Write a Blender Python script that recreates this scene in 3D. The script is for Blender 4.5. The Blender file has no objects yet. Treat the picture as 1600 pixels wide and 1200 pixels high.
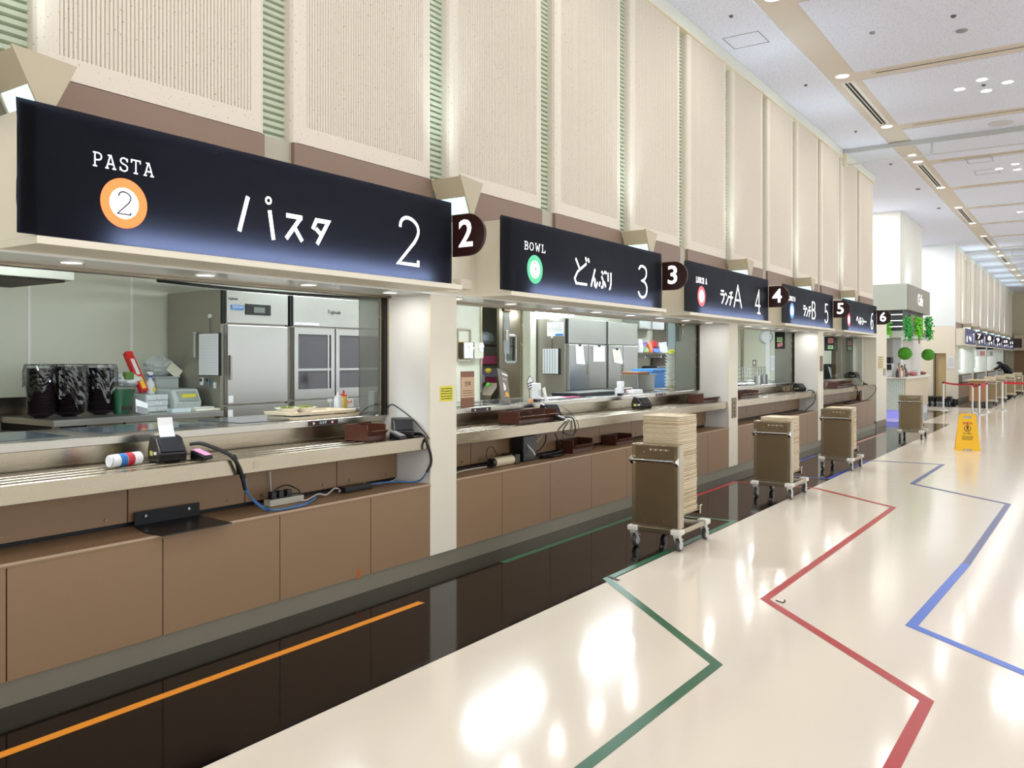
import bpy, bmesh, math, random
from mathutils import Vector, Matrix
R = random.Random(7)
SC = bpy.context.scene
COL = SC.collection

# ------------------------------------------------------------------ camera, world, exposure
F, HZ, EYE = 1330.0, 561.0, 1.5          # focal length and horizon row of a 1600x1200 frame, eye height
YAW = math.atan(907.0 / F)
KC, KS = math.cos(YAW), math.sin(YAW)
cam = bpy.data.cameras.new('camera')
cam.sensor_width = 36.0
cam.lens = F / 1600.0 * 36.0
cam.shift_y = -(600.0 - HZ) / 1600.0
cam.clip_end = 200
cam_o = bpy.data.objects.new('camera', cam)
COL.objects.link(cam_o)
cam_o.location = (0, 0, EYE)
cam_o.rotation_euler = (math.pi / 2, 0, YAW)
SC.camera = cam_o

SC.view_settings.view_transform = 'Standard'
SC.view_settings.look = 'None'
SC.view_settings.gamma = 1.0
SC.view_settings.use_curve_mapping = False
SC.view_settings.exposure = 0.58
SC.cycles.use_denoising = True
SC.cycles.max_bounces = 10
SC.cycles.transparent_max_bounces = 16
SC.cycles.sample_clamp_indirect = 4.0

world = bpy.data.worlds.new('daylight')
SC.world = world
world.use_nodes = True
wb = world.node_tree.nodes['Background']
wb.inputs[0].default_value = (0.90, 0.95, 1.0, 1)
wb.inputs[1].default_value = 1.15


def area(name, loc, rot, sx, sy, watts, col=(1, 1, 1), shape='RECTANGLE', spread=math.pi):
    l = bpy.data.lights.new(name, 'AREA')
    l.shape = shape
    l.size = sx
    if shape in ('RECTANGLE', 'ELLIPSE'):
        l.size_y = sy
    l.energy = watts
    l.color = col
    l.spread = spread
    o = bpy.data.objects.new(name, l)
    COL.objects.link(o)
    o.location = loc
    o.rotation_euler = rot
    return o


# ------------------------------------------------------------------ helpers
def ray(px, py):
    u, v = (px - 800.0) / F, -(py - HZ) / F
    return Vector((-KS + u * KC, KC + u * KS, v))


def onX(px, py, W):
    r = ray(px, py)
    return Vector((0, 0, EYE)) + r * (-W / r.x)


def onY(px, py, Y):
    r = ray(px, py)
    return Vector((0, 0, EYE)) + r * (Y / r.y)


def onZ(px, py, z):
    r = ray(px, py)
    return Vector((0, 0, EYE)) + r * ((z - EYE) / r.z)


def lin(c):
    def f(v):
        v /= 255.0
        return v / 12.92 if v <= 0.04045 else ((v + 0.055) / 1.055) ** 2.4
    return (f(c[0]), f(c[1]), f(c[2]), 1.0)


MATS = {}


def mat(name, rgb=(200, 200, 200), rough=0.5, metal=0.0, emit=0.0, ecol=None, noise=0.0, nscale=8.0, bump=0.0, bscale=60.0,
        stretch=None, trans=0.0, coat=0.0, spec=0.5, alpha=1.0, rvar=0.0):
    if name in MATS:
        return MATS[name]
    m = bpy.data.materials.new(name)
    m.use_nodes = True
    nt = m.node_tree
    b = nt.nodes['Principled BSDF']
    c = lin(rgb)
    b.inputs['Base Color'].default_value = c
    b.inputs['Roughness'].default_value = rough
    b.inputs['Metallic'].default_value = metal
    b.inputs['Specular IOR Level'].default_value = spec
    b.inputs['Coat Weight'].default_value = coat
    b.inputs['Transmission Weight'].default_value = trans
    b.inputs['Alpha'].default_value = alpha
    if emit > 0:
        b.inputs['Emission Color'].default_value = lin(ecol or rgb)
        b.inputs['Emission Strength'].default_value = emit
    if noise > 0 or bump > 0 or rvar > 0:
        tc = nt.nodes.new('ShaderNodeTexCoord')
        mp = nt.nodes.new('ShaderNodeMapping')
        nt.links.new(tc.outputs['Object'], mp.inputs[0])
        if stretch:
            mp.inputs['Scale'].default_value = stretch
        if noise > 0 or rvar > 0:
            n = nt.nodes.new('ShaderNodeTexNoise')
            n.inputs['Scale'].default_value = nscale
            n.inputs['Detail'].default_value = 4
            nt.links.new(mp.outputs[0], n.inputs['Vector'])
            if noise > 0:
                mx = nt.nodes.new('ShaderNodeMix')
                mx.data_type = 'RGBA'
                mx.inputs[6].default_value = tuple(v * (1 - noise) for v in c[:3]) + (1,)
                mx.inputs[7].default_value = tuple(min(1, v * (1 + noise)) for v in c[:3]) + (1,)
                nt.links.new(n.outputs[0], mx.inputs[0])
                nt.links.new(mx.outputs[2], b.inputs['Base Color'])
            if rvar > 0:
                mr = nt.nodes.new('ShaderNodeMapRange')
                mr.inputs[3].default_value = max(0.02, rough - rvar)
                mr.inputs[4].default_value = rough + rvar
                nt.links.new(n.outputs[0], mr.inputs[0])
                nt.links.new(mr.outputs[0], b.inputs['Roughness'])
        if bump > 0:
            n2 = nt.nodes.new('ShaderNodeTexNoise')
            n2.inputs['Scale'].default_value = bscale
            n2.inputs['Detail'].default_value = 3
            nt.links.new(mp.outputs[0], n2.inputs['Vector'])
            bp = nt.nodes.new('ShaderNodeBump')
            bp.inputs['Strength'].default_value = bump
            bp.inputs['Distance'].default_value = 0.01
            nt.links.new(n2.outputs[0], bp.inputs['Height'])
            nt.links.new(bp.outputs[0], b.inputs['Normal'])
    MATS[name] = m
    return m


def glass_mat(name, rgb, tint=0.9, gloss=0.1, rough=0.02, top=0.5):
    """thin glass or clear plastic sheet: tinted see-through plus a mirror share"""
    if name in MATS:
        return MATS[name]
    m = bpy.data.materials.new(name)
    m.use_nodes = True
    nt = m.node_tree
    nt.nodes.remove(nt.nodes['Principled BSDF'])
    out = nt.nodes['Material Output']
    t = nt.nodes.new('ShaderNodeBsdfTransparent')
    c = lin(rgb)
    t.inputs[0].default_value = tuple(v * tint for v in c[:3]) + (1,)
    g = nt.nodes.new('ShaderNodeBsdfGlossy')
    g.inputs['Roughness'].default_value = rough
    lw = nt.nodes.new('ShaderNodeLayerWeight')
    lw.inputs[0].default_value = 0.25
    mr = nt.nodes.new('ShaderNodeMapRange')
    mr.inputs[3].default_value = gloss
    mr.inputs[4].default_value = min(1, gloss + top)
    nt.links.new(lw.outputs['Fresnel'], mr.inputs[0])
    mx = nt.nodes.new('ShaderNodeMixShader')
    nt.links.new(mr.outputs[0], mx.inputs[0])
    nt.links.new(t.outputs[0], mx.inputs[1])
    nt.links.new(g.outputs[0], mx.inputs[2])
    nt.links.new(mx.outputs[0], out.inputs[0])
    MATS[name] = m
    return m


class MB:
    """collects shapes, then links them as ONE mesh object"""

    def __init__(s):
        s.v, s.f = [], []

    def add(s, vs, fs):
        n = len(s.v)
        s.v += [Vector(v) for v in vs]
        s.f += [tuple(i + n for i in f) for f in fs]
        return s

    def box(s, x0, x1, y0, y1, z0, z1):
        x0, x1 = min(x0, x1), max(x0, x1)
        y0, y1 = min(y0, y1), max(y0, y1)
        z0, z1 = min(z0, z1), max(z0, z1)
        return s.add([(x0, y0, z0), (x1, y0, z0), (x1, y1, z0), (x0, y1, z0), (x0, y0, z1), (x1, y0, z1), (x1, y1, z1), (x0, y1, z1)],
                     [(0, 3, 2, 1), (4, 5, 6, 7), (0, 1, 5, 4), (1, 2, 6, 5), (2, 3, 7, 6), (3, 0, 4, 7)])

    def cbox(s, c, sx, sy, sz):
        return s.box(c[0] - sx / 2, c[0] + sx / 2, c[1] - sy / 2, c[1] + sy / 2, c[2], c[2] + sz)

    def quad(s, a, b, c, d):
        return s.add([a, b, c, d], [(0, 1, 2, 3)])

    def prism(s, pts, axis, a0, a1):
        """polygon pts (two coordinates) extruded along axis from a0 to a1"""
        def mk(p, a):
            return (a, p[0], p[1]) if axis == 'x' else ((p[0], a, p[1]) if axis == 'y' else (p[0], p[1], a))
        n = len(pts)
        vs = [mk(p, a0) for p in pts] + [mk(p, a1) for p in pts]
        fs = [tuple(range(n - 1, -1, -1)), tuple(range(n, 2 * n))]
        fs += [(i, (i + 1) % n, n + (i + 1) % n, n + i) for i in range(n)]
        return s.add(vs, fs)

    def cyl(s, p0, p1, r0, r1=None, n=16, caps=True):
        p0, p1 = Vector(p0), Vector(p1)
        r1 = r0 if r1 is None else r1
        d = (p1 - p0).normalized()
        a = d.orthogonal().normalized()
        b = d.cross(a)
        vs, fs = [], []
        for p, r in ((p0, r0), (p1, r1)):
            for i in range(n):
                t = 2 * math.pi * i / n
                vs.append(p + (a * math.cos(t) + b * math.sin(t)) * r)
        fs = [(i, (i + 1) % n, n + (i + 1) % n, n + i) for i in range(n)]
        if caps:
            fs += [tuple(range(n - 1, -1, -1)), tuple(range(n, 2 * n))]
        return s.add(vs, fs)

    def lathe(s, prof, c=(0, 0, 0), n=24, cap=True):
        """profile (radius, height) pairs turned about z"""
        vs, fs = [], []
        m = len(prof)
        for r, h in prof:
            for i in range(n):
                t = 2 * math.pi * i / n
                vs.append((c[0] + r * math.cos(t), c[1] + r * math.sin(t), c[2] + h))
        for k in range(m - 1):
            for i in range(n):
                fs.append((k * n + i, k * n + (i + 1) % n, (k + 1) * n + (i + 1) % n, (k + 1) * n + i))
        if cap:
            fs.append(tuple(range(n - 1, -1, -1)))
            fs.append(tuple(range((m - 1) * n, m * n)))
        return s.add(vs, fs)

    def tube(s, pts, r, n=8, smooth=True):
        pts = [Vector(p) for p in pts]
        if smooth and len(pts) > 2:
            out = []
            P = [pts[0]] + pts + [pts[-1]]
            for i in range(1, len(P) - 2):
                for k in range(6):
                    t = k / 6.0
                    a, b, c, d = P[i - 1], P[i], P[i + 1], P[i + 2]
                    out.append(0.5 * ((2 * b) + (c - a) * t + (2 * a - 5 * b + 4 * c - d) * t * t + (3 * b - a - 3 * c + d) * t ** 3))
            out.append(pts[-1])
            pts = out
        vs, fs = [], []
        m = len(pts)
        prev = None
        for i, p in enumerate(pts):
            d = (pts[min(i + 1, m - 1)] - pts[max(i - 1, 0)])
            if d.length < 1e-9:
                d = Vector((0, 0, 1))
            d.normalize()
            if prev is None:
                a = d.orthogonal().normalized()
            else:
                a = (prev - d * prev.dot(d))
                a = a.normalized() if a.length > 1e-6 else d.orthogonal().normalized()
            prev = a
            b = d.cross(a)
            for k in range(n):
                t = 2 * math.pi * k / n
                vs.append(p + (a * math.cos(t) + b * math.sin(t)) * r)
        for i in range(m - 1):
            for k in range(n):
                fs.append((i * n + k, i * n + (k + 1) % n, (i + 1) * n + (k + 1) % n, (i + 1) * n + k))
        fs += [tuple(range(n - 1, -1, -1)), tuple(range((m - 1) * n, m * n))]
        return s.add(vs, fs)

    def xf(s, M):
        s.v = [M @ v for v in s.v]
        return s

    def join(s, o):
        return s.add(o.v, o.f)

    def build(s, name, material, parent=None, loc=None, bevel=0.0, smooth=False, world=True, seg=2):
        """world=True: coordinates are world ones and are made local to the parent (parents are not rotated while building)"""
        off = Vector((0, 0, 0))
        if parent is not None and world:
            off = parent['_base'] if '_base' in parent else parent.location
            off = Vector(off)
        elif parent is None and loc is not None:
            off = Vector(loc)
        elif parent is None and s.v:
            lo = [min(v[i] for v in s.v) for i in range(3)]
            hi = [max(v[i] for v in s.v) for i in range(3)]
            off = Vector(((lo[0] + hi[0]) / 2, (lo[1] + hi[1]) / 2, lo[2]))
        me = bpy.data.meshes.new(name)
        me.from_pydata([v - off for v in s.v], [], s.f)
        bm = bmesh.new()
        bm.from_mesh(me)
        bmesh.ops.recalc_face_normals(bm, faces=bm.faces)
        if bevel > 0:
            ed = [e for e in bm.edges if len(e.link_faces) == 2 and e.calc_face_angle(0) > 0.6]
            bmesh.ops.bevel(bm, geom=ed, offset=bevel, segments=seg, affect='EDGES', clamp_overlap=True, profile=0.5)
        if smooth:
            for f in bm.faces:
                f.smooth = True
            for e in bm.edges:
                if len(e.link_faces) == 2 and e.calc_face_angle(0) > 0.7:
                    e.smooth = False
        bm.to_mesh(me)
        bm.free()
        me.materials.append(material)
        o = bpy.data.objects.new(name, me)
        COL.objects.link(o)
        if parent is None:
            o.location = off
        else:
            o.parent = parent
            if '_base' in parent and world and parent.type == 'MESH':
                pass
        return o


def tag(o, label, cat, group=None, kind=None):
    if label:
        o['label'] = label
    if cat:
        o['category'] = cat
    if group:
        o['group'] = group
    if kind:
        o['kind'] = kind
    return o


def thing(name, label, cat, loc=(0, 0, 0), rz=0.0, group=None, kind=None):
    o = bpy.data.objects.new(name, None)
    COL.objects.link(o)
    o.empty_display_size = 0.05
    o.location = loc
    o.rotation_euler = (0, 0, rz)
    return tag(o, label, cat, group, kind)


def struct(o, label=None, cat=None):
    o['kind'] = 'structure'
    if label:
        o['label'] = label
    if cat:
        o['category'] = cat
    return o


def sub(mb, name, material, part, **kw):
    """a sub-part: child of a part whose mesh already sits in its thing's coordinates"""
    root = part.parent
    o = mb.build(name, material, root, **kw)
    o.parent = part
    return o


def dup(root, loc, rz=None, label=None, group=None):
    r = root.copy()
    COL.objects.link(r)
    r.location = loc
    if rz is not None:
        r.rotation_euler = (0, 0, rz)
    if label:
        r['label'] = label
    if group:
        r['group'] = group
    for ch in list(root.children):
        c = ch.copy()
        COL.objects.link(c)
        c.parent = r
        for g in list(ch.children):
            d = g.copy()
            COL.objects.link(d)
            d.parent = c
    return r


def one(mb, name, material, label, cat, group=None, **kw):
    """a thing that is one mesh"""
    o = mb.build(name, material, None, **kw)
    return tag(o, label, cat, group)


ORD = ['first', 'second', 'third', 'fourth', 'fifth', 'sixth', 'seventh', 'eighth', 'ninth', 'tenth', 'eleventh', 'twelfth', 'thirteenth',
       'fourteenth', 'fifteenth', 'sixteenth', 'seventeenth', 'eighteenth', 'nineteenth', 'twentieth', 'twenty-first', 'twenty-second',
       'twenty-third', 'twenty-fourth', 'twenty-fifth', 'twenty-sixth', 'twenty-seventh', 'twenty-eighth']


def text_mb(s, size, bold=0.0, depth=0.0006, align='CENTER'):
    """flat lettering in the local x (along) / y (up) plane"""
    c = bpy.data.curves.new('t', 'FONT')
    c.body = s
    c.size = size
    c.align_x = align
    c.align_y = 'CENTER'
    c.offset = bold
    c.extrude = depth
    c.resolution_u = 3
    o = bpy.data.objects.new('t', c)
    COL.objects.link(o)
    bpy.context.view_layer.update()
    dg = bpy.context.evaluated_depsgraph_get()
    me = bpy.data.meshes.new_from_object(o.evaluated_get(dg))
    mb = MB()
    mb.add([v.co.copy() for v in me.vertices], [tuple(p.vertices) for p in me.polygons])
    bpy.data.objects.remove(o)
    bpy.data.curves.remove(c)
    bpy.data.meshes.remove(me)
    return mb


def face_x(mb, x, y, z):
    """lettering drawn in xy put on a wall that faces +x (reads along +y)"""
    return mb.xf(Matrix(((0, 0, 1, x), (1, 0, 0, y), (0, 1, 0, z), (0, 0, 0, 1))))


def face_my(mb, x, y, z):
    """lettering put on a face that faces -y (reads along +x)"""
    return mb.xf(Matrix(((1, 0, 0, x), (0, 0, -1, y), (0, 1, 0, z), (0, 0, 0, 1))))


def face_up(mb, x, y, z):
    return mb.xf(Matrix(((0, -1, 0, x), (1, 0, 0, y), (0, 0, 1, z), (0, 0, 0, 1))))


def strokes_mb(polys, w, depth=0.0008):
    """pen strokes of width w as thin slabs in the local xy plane"""
    mb = MB()
    for pl in polys:
        pts = [Vector((p[0], p[1])) for p in pl]
        L, Rr = [], []
        m = len(pts)
        for i in range(m):
            d0 = (pts[i] - pts[i - 1]).normalized() if i > 0 else (pts[1] - pts[0]).normalized()
            d1 = (pts[i + 1] - pts[i]).normalized() if i < m - 1 else d0
            n0, n1 = Vector((-d0.y, d0.x)), Vector((-d1.y, d1.x))
            n = (n0 + n1)
            n = n.normalized() if n.length > 0.2 else n1
            k = 1.0 / max(0.45, n.dot(n1))
            L.append(pts[i] + n * (w / 2 * k))
            Rr.append(pts[i] - n * (w / 2 * k))
        for i in range(m - 1):
            q = [L[i], Rr[i], Rr[i + 1], L[i + 1]]
            mb.add([(p.x, p.y, 0) for p in q] + [(p.x, p.y, depth) for p in q],
                   [(0, 1, 2, 3), (7, 6, 5, 4), (0, 4, 5, 1), (1, 5, 6, 2), (2, 6, 7, 3), (3, 7, 4, 0)])
    return mb


def disc_mb(r, n=40, depth=0.0008, r_in=0.0):
    mb = MB()
    if r_in <= 0:
        return mb.prism([(r * math.cos(2 * math.pi * i / n), r * math.sin(2 * math.pi * i / n)) for i in range(n)], 'z', 0, depth)
    vs, fs = [], []
    for i in range(n):
        c, s_ = math.cos(2 * math.pi * i / n), math.sin(2 * math.pi * i / n)
        vs += [(r * c, r * s_, 0), (r * c, r * s_, depth), (r_in * c, r_in * s_, 0), (r_in * c, r_in * s_, depth)]
    for i in range(n):
        a, b = 4 * i, 4 * ((i + 1) % n)
        fs += [(a + 1, b + 1, b + 3, a + 3), (a, a + 2, b + 2, b), (a, b, b + 1, a + 1), (a + 2, a + 3, b + 3, b + 2)]
    return mb.add(vs, fs)


# ------------------------------------------------------------------ planes of the place (distance W to the left of the camera)
WS, WF, WR, WRB, WC, WW, WB, WK = 3.53, 3.85, 3.87, 4.35, 4.27, 4.25, 4.16, 6.9
Z_BASE, Z_RAIL, Z_TOP, Z_SOF, Z_FASC, Z_PAN, Z_CEIL = 0.622, 0.952, 1.095, 1.965, 2.50, 2.768, 5.415
BAYS = [(-1.6, 4.626), (4.918, 10.58), (10.9, 14.87), (15.2, 19.58)]
END1 = 19.45

# ------------------------------------------------------------------ materials
M_cream = mat('cream_paint', (236, 228, 208), 0.45, noise=0.02)
M_white = mat('white_paint', (232, 230, 224), 0.4, noise=0.015)
M_brown = mat('brown_laminate', (147, 117, 86), 0.45, noise=0.02, nscale=3, bump=0.02, bscale=400)
M_fascia = mat('brown_fascia', (138, 114, 98), 0.5, noise=0.015)
M_greige = mat('greige_metal', (178, 172, 155), 0.35)
M_steel = mat('brushed_steel', (174, 163, 142), 0.25, metal=1.0, noise=0.11, nscale=2.4, stretch=(1, 1.2, 5), rvar=0.1, bump=0.015, bscale=5)
M_steeld = mat('dark_steel', (140, 128, 110), 0.36, metal=1.0, noise=0.08, nscale=2.5, rvar=0.05)
M_chrome = mat('polished_steel', (215, 215, 215), 0.1, metal=1.0)
M_soffit = mat('glossy_soffit', (242, 244, 242), 0.16, metal=0.2, spec=0.6)
M_black = mat('black_plastic', (18, 18, 20), 0.35)
M_blackm = mat('matte_black', (14, 14, 15), 0.6)
M_badge = mat('dark_maroon', (50, 24, 20), 0.3)
M_beige = mat('beige_ceiling_strip', (216, 205, 192), 0.7)
M_paper = mat('white_paper', (236, 238, 240), 0.7)
M_ink = mat('dark_ink', (35, 33, 34), 0.7)
M_letter = mat('lit_white_letter', (255, 255, 255), 0.5, emit=1.1)
M_lamp = mat('lamp_diffuser', (255, 252, 244), 0.5, emit=6.0)
M_tube = mat('fluorescent_tube', (236, 248, 255), 0.5, emit=28.0)
M_glow = mat('uplight_glass', (190, 238, 245), 0.3, emit=1.0)
M_tan = mat('beige_fixture', (190, 178, 152), 0.4)
M_glass = glass_mat('window_glass', (232, 238, 232), 0.92, 0.08)


def floor_mat(name, rgb, rough, wav, spec=0.5, mott=0.03, planks=False):
    m = bpy.data.materials.new(name)
    m.use_nodes = True
    nt = m.node_tree
    b = nt.nodes['Principled BSDF']
    c = lin(rgb)
    tc = nt.nodes.new('ShaderNodeTexCoord')
    n = nt.nodes.new('ShaderNodeTexNoise')
    n.inputs['Scale'].default_value = 1.3
    n.inputs['Detail'].default_value = 6
    nt.links.new(tc.outputs['Object'], n.inputs['Vector'])
    mx = nt.nodes.new('ShaderNodeMix')
    mx.data_type = 'RGBA'
    mx.inputs[6].default_value = tuple(v * (1 - mott) for v in c[:3]) + (1,)
    mx.inputs[7].default_value = tuple(min(1, v * (1 + mott)) for v in c[:3]) + (1,)
    nt.links.new(n.outputs[0], mx.inputs[0])
    nt.links.new(mx.outputs[2], b.inputs['Base Color'])
    b.inputs['Roughness'].default_value = rough
    b.inputs['Specular IOR Level'].default_value = spec
    # waxed vinyl: slow undulation plus fine ripples along the boards
    mp = nt.nodes.new('ShaderNodeMapping')
    mp.inputs['Scale'].default_value = (1.0, 1.0, 1.0)
    mp.inputs['Rotation'].default_value = (0, 0, 0.6)
    nt.links.new(tc.outputs['Object'], mp.inputs[0])
    mp2 = nt.nodes.new('ShaderNodeMapping')
    mp2.inputs['Scale'].default_value = (9.0, 45.0, 1.0)
    nt.links.new(mp.outputs[0], mp2.inputs[0])
    n2 = nt.nodes.new('ShaderNodeTexNoise')
    n2.inputs['Scale'].default_value = 1.0
    n2.inputs['Detail'].default_value = 3
    nt.links.new(mp2.outputs[0], n2.inputs['Vector'])
    n3 = nt.nodes.new('ShaderNodeTexNoise')
    n3.inputs['Scale'].default_value = 2.2
    n3.inputs['Detail'].default_value = 1
    nt.links.new(tc.outputs['Object'], n3.inputs['Vector'])
    ad = nt.nodes.new('ShaderNodeMath')
    ad.operation = 'MULTIPLY_ADD'
    ad.inputs[1].default_value = 0.2
    nt.links.new(n2.outputs[0], ad.inputs[0])
    nt.links.new(n3.outputs[0], ad.inputs[2])
    bp = nt.nodes.new('ShaderNodeBump')
    bp.inputs['Strength'].default_value = wav
    bp.inputs['Distance'].default_value = 0.01
    nt.links.new(ad.outputs[0], bp.inputs['Height'])
    nt.links.new(bp.outputs[0], b.inputs['Normal'])
    MATS[name] = m
    return m


M_floor = floor_mat('cream_vinyl_floor', (240, 229, 212), 0.12, 0.10, 0.6)
M_floorb = floor_mat('black_vinyl_floor', (8, 6, 6), 0.07, 0.05, 0.2, 0.1)


def speckle_mat(name, rgb, dark, scale, thr, rough=0.85, bump=0.0, stretch=(1, 1, 1)):
    m = bpy.data.materials.new(name)
    m.use_nodes = True
    nt = m.node_tree
    b = nt.nodes['Principled BSDF']
    b.inputs['Roughness'].default_value = rough
    b.inputs['Specular IOR Level'].default_value = 0.2
    tc = nt.nodes.new('ShaderNodeTexCoord')
    mp = nt.nodes.new('ShaderNodeMapping')
    mp.inputs['Scale'].default_value = stretch
    nt.links.new(tc.outputs['Object'], mp.inputs[0])
    n = nt.nodes.new('ShaderNodeTexNoise')
    n.inputs['Scale'].default_value = scale
    n.inputs['Detail'].default_value = 2
    nt.links.new(mp.outputs[0], n.inputs['Vector'])
    rp = nt.nodes.new('ShaderNodeMapRange')
    rp.inputs[1].default_value = thr
    rp.inputs[2].default_value = thr + 0.05
    nt.links.new(n.outputs[0], rp.inputs[0])
    mx = nt.nodes.new('ShaderNodeMix')
    mx.data_type = 'RGBA'
    mx.inputs[6].default_value = lin(rgb)
    mx.inputs[7].default_value = lin(dark)
    nt.links.new(rp.outputs[0], mx.inputs[0])
    nt.links.new(mx.outputs[2], b.inputs['Base Color'])
    MATS[name] = m
    return m


M_panel = speckle_mat('fissured_acoustic_board', (226, 216, 201), (172, 158, 142), 75, 0.66)
M_ceil = speckle_mat('fissured_ceiling_board', (228, 231, 246), (204, 207, 222), 55, 0.57)
M_slot = mat('pale_green_slat', (194, 204, 180), 0.4)

# ================================================================== large structure
YF = 58.0
fl = struct(MB().box(-9, 10, -5, YF, -0.12, 0).build('floor', M_floor, None, loc=(0, 0, 0)))
struct(MB().prism([(-3.9, -5), (-2.70, -5), (-2.70, 21.9), (-5.5, 22.1), (-5.5, 20.72), (-3.9, 20.72)], 'z', 0, 0.0012).build('floor_dark_strip', M_floorb, None, loc=(0, 0, 0)))
a_, b_, c_ = onZ(1486, 643.5, 0), onZ(1440, 640.5, 0), onZ(1444, 658, 0)
struct(MB().prism([(a_.x, a_.y), (b_.x, b_.y), (c_.x, c_.y)], 'z', 0, 0.0012).build('floor_dark_corner', M_floorb, None, loc=(0, 0, 0)))
struct(MB().prism([(-5.2, 29.6), (-2.55, 29.6), (-2.55, YF), (-3.9, YF), (-3.9, 32.3), (-5.2, 32.3)], 'z', 0, 0.0012).build('floor_dark_strip.001', M_floorb, None, loc=(0, 0, 0)))

# ceiling: beige ground with white boards set a little lower, so the beige strips read as shallow channels
ceil = struct(MB().box(-9, 10, -5, YF, 5.43, 5.6).build('ceiling', M_beige, None, loc=(0, 0, 5.43)))
MB().box(-9, -3.07, -5, YF, Z_CEIL, 5.431).build('ceiling_board', M_ceil, ceil)
CS = [12.25 + 3.13 * k for k in range(-4, 15)]
for i in range(len(CS) - 1):
    MB().box(-2.68, 9.5, CS[i] + 0.41, CS[i + 1], Z_CEIL, 5.431).build('ceiling_board', M_ceil, ceil)
M_dark = mat('dark_gap', (40, 34, 30), 0.8)
for i, y in enumerate(CS):
    if -1 < y < 50:
        d = thing('slot_diffuser', 'long thin air slot in the %s beige cross strip of the ceiling' % ORD[i], 'air vent', (0, y + 0.2, 5.4305), group='air slots in the beige cross strips')
        MB().box(-2.45, 8, y + 0.185, y + 0.225, 5.426, 5.4302).build('slot', M_dark, d)
        fr = MB()
        fr.box(-2.5, 8, y + 0.145, y + 0.185, 5.422, 5.4302)
        fr.box(-2.5, 8, y + 0.225, y + 0.245, 5.422, 5.4302)
        fr.build('frame', M_beige, d)

# linear vents along the beige strip
nv = 0
for y0 in (0.1, 6.45, 12.65, 18.85, 25.0, 31.2, 37.35):
    v = thing('linear_vent', '%s twin-slot white vent along the lengthwise beige ceiling strip' % ORD[nv].capitalize(), 'air vent', (-2.87, y0 + 1.3, 5.4305), group='twin-slot vents in the ceiling strip')
    nv += 1
    MB().box(-2.96, -2.79, y0, y0 + 2.6, 5.423, 5.4302).build('frame', M_white, v)
    for dx in (-0.028, 0.022):
        MB().box(-2.875 + dx - 0.014, -2.875 + dx + 0.014, y0 + 0.04, y0 + 2.56, 5.418, 5.4235).build('slot', M_dark, v)

# downlights: the strip, and clusters of four in every other bay
M_ring = mat('white_ring', (240, 238, 234), 0.4)


def downlight(x, y, z, r, label, watts, group, em=M_lamp):
    t = thing('downlight', label, 'ceiling light', (x, y, z), group=group)
    mb = disc_mb(r * 1.15, 24, 0.006, r * 0.93)
    mb.xf(Matrix.Translation((x, y, z - 0.006)))
    mb.build('ring', M_ring, t)
    mb = disc_mb(r * 0.93, 24, 0.003)
    mb.xf(Matrix.Translation((x, y, z - 0.004)))
    mb.build('lens', em, t)
    if watts > 0:
        area('downlight_lamp', (x, y, z - 0.008), (0, 0, 0), r * 1.7, 0, watts, (1, 0.975, 0.94), 'DISK')
    return t


k = 0
for y in [3.1, 6.2] + [9.25 + 3.1 * i for i in range(0, 14)]:
    downlight(-2.87, y, 5.4302, 0.09, '%s round downlight on the lengthwise beige ceiling strip' % ORD[k].capitalize(), 6 if y < 36 else 6, 'downlights along the beige strip')
    k += 1
k = 0
for yb in (1.35, 7.6, 13.85, 20.1, 26.3, 32.6):
    for dx, dy in ((-0.31, 0), (0.0, -0.3), (0.29, 0.03), (0.0, 0.3)):
        for xc, nm in ((-1.28, 'near the beige strip'), (3.4, 'far from the beige strip')):
            if nm[0] == 'f' and (yb < 0):
                continue
            downlight(xc + dx, yb + dy, Z_CEIL, 0.075, 'Round downlight in the %s four-lamp cluster %s' % (ORD[k // 8], nm), 6, 'downlight cluster %d %s' % (k // 8 + 1, nm))
            k += 1

# small ceiling fittings
M_grey = mat('grey_plastic', (150, 150, 152), 0.5)
for i, (px, py, r, nm, lb) in enumerate([
        (1142.5, 24.5, 0.024, 'sprinkler', 'dark sprinkler dot on the narrow ceiling board, nearest the camera'),
        (1259, 132.5, 0.024, 'sprinkler', 'dark sprinkler dot on the narrow ceiling board, second from the camera'),
        (1337, 205, 0.024, 'sprinkler', 'dark sprinkler dot on the narrow ceiling board, third from the camera'),
        (1392, 256, 0.028, 'sprinkler', 'dark sprinkler dot just beyond the smoke curtain'),
        (1490, 24.5, 0.03, 'sprinkler', 'small dark sprinkler on the nearest wide ceiling board'),
        (1363, 50.5, 0.035, 'smoke_detector', 'small flat grey detector on the nearest wide ceiling board'),
        (1503, 47.5, 0.065, 'smoke_detector', 'round grey smoke detector on the nearest wide ceiling board'),
        (1564, 192, 0.19, 'ceiling_speaker', 'large round pale speaker grille above the smoke curtain'),
        (1537, 132.5, 0.03, 'sprinkler', 'dark sprinkler amid the four-lamp cluster'),
        (1434.5, 295, 0.05, 'sprinkler', 'dark sprinkler dot in front of the bright recess'),
        (1467, 325, 0.05, 'sprinkler', 'dark sprinkler dot by the top of the white pier')]):
    p = onZ(px, py, Z_CEIL)
    m_ = mat('pale_grille', (205, 204, 206), 0.6) if 'speaker' in nm else (M_grey if 'smoke' in nm else mat('sprinkler_metal', (95, 92, 92), 0.5))
    one(MB().lathe([(r, 0), (r * 0.95, -0.012), (r * 0.6, -0.022 if r < 0.12 else -0.014)], (p.x, p.y, Z_CEIL), 20), nm, m_, lb, 'ceiling speaker' if 'speaker' in nm else ('sprinkler' if nm == 'sprinkler' else 'detector'))


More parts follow.
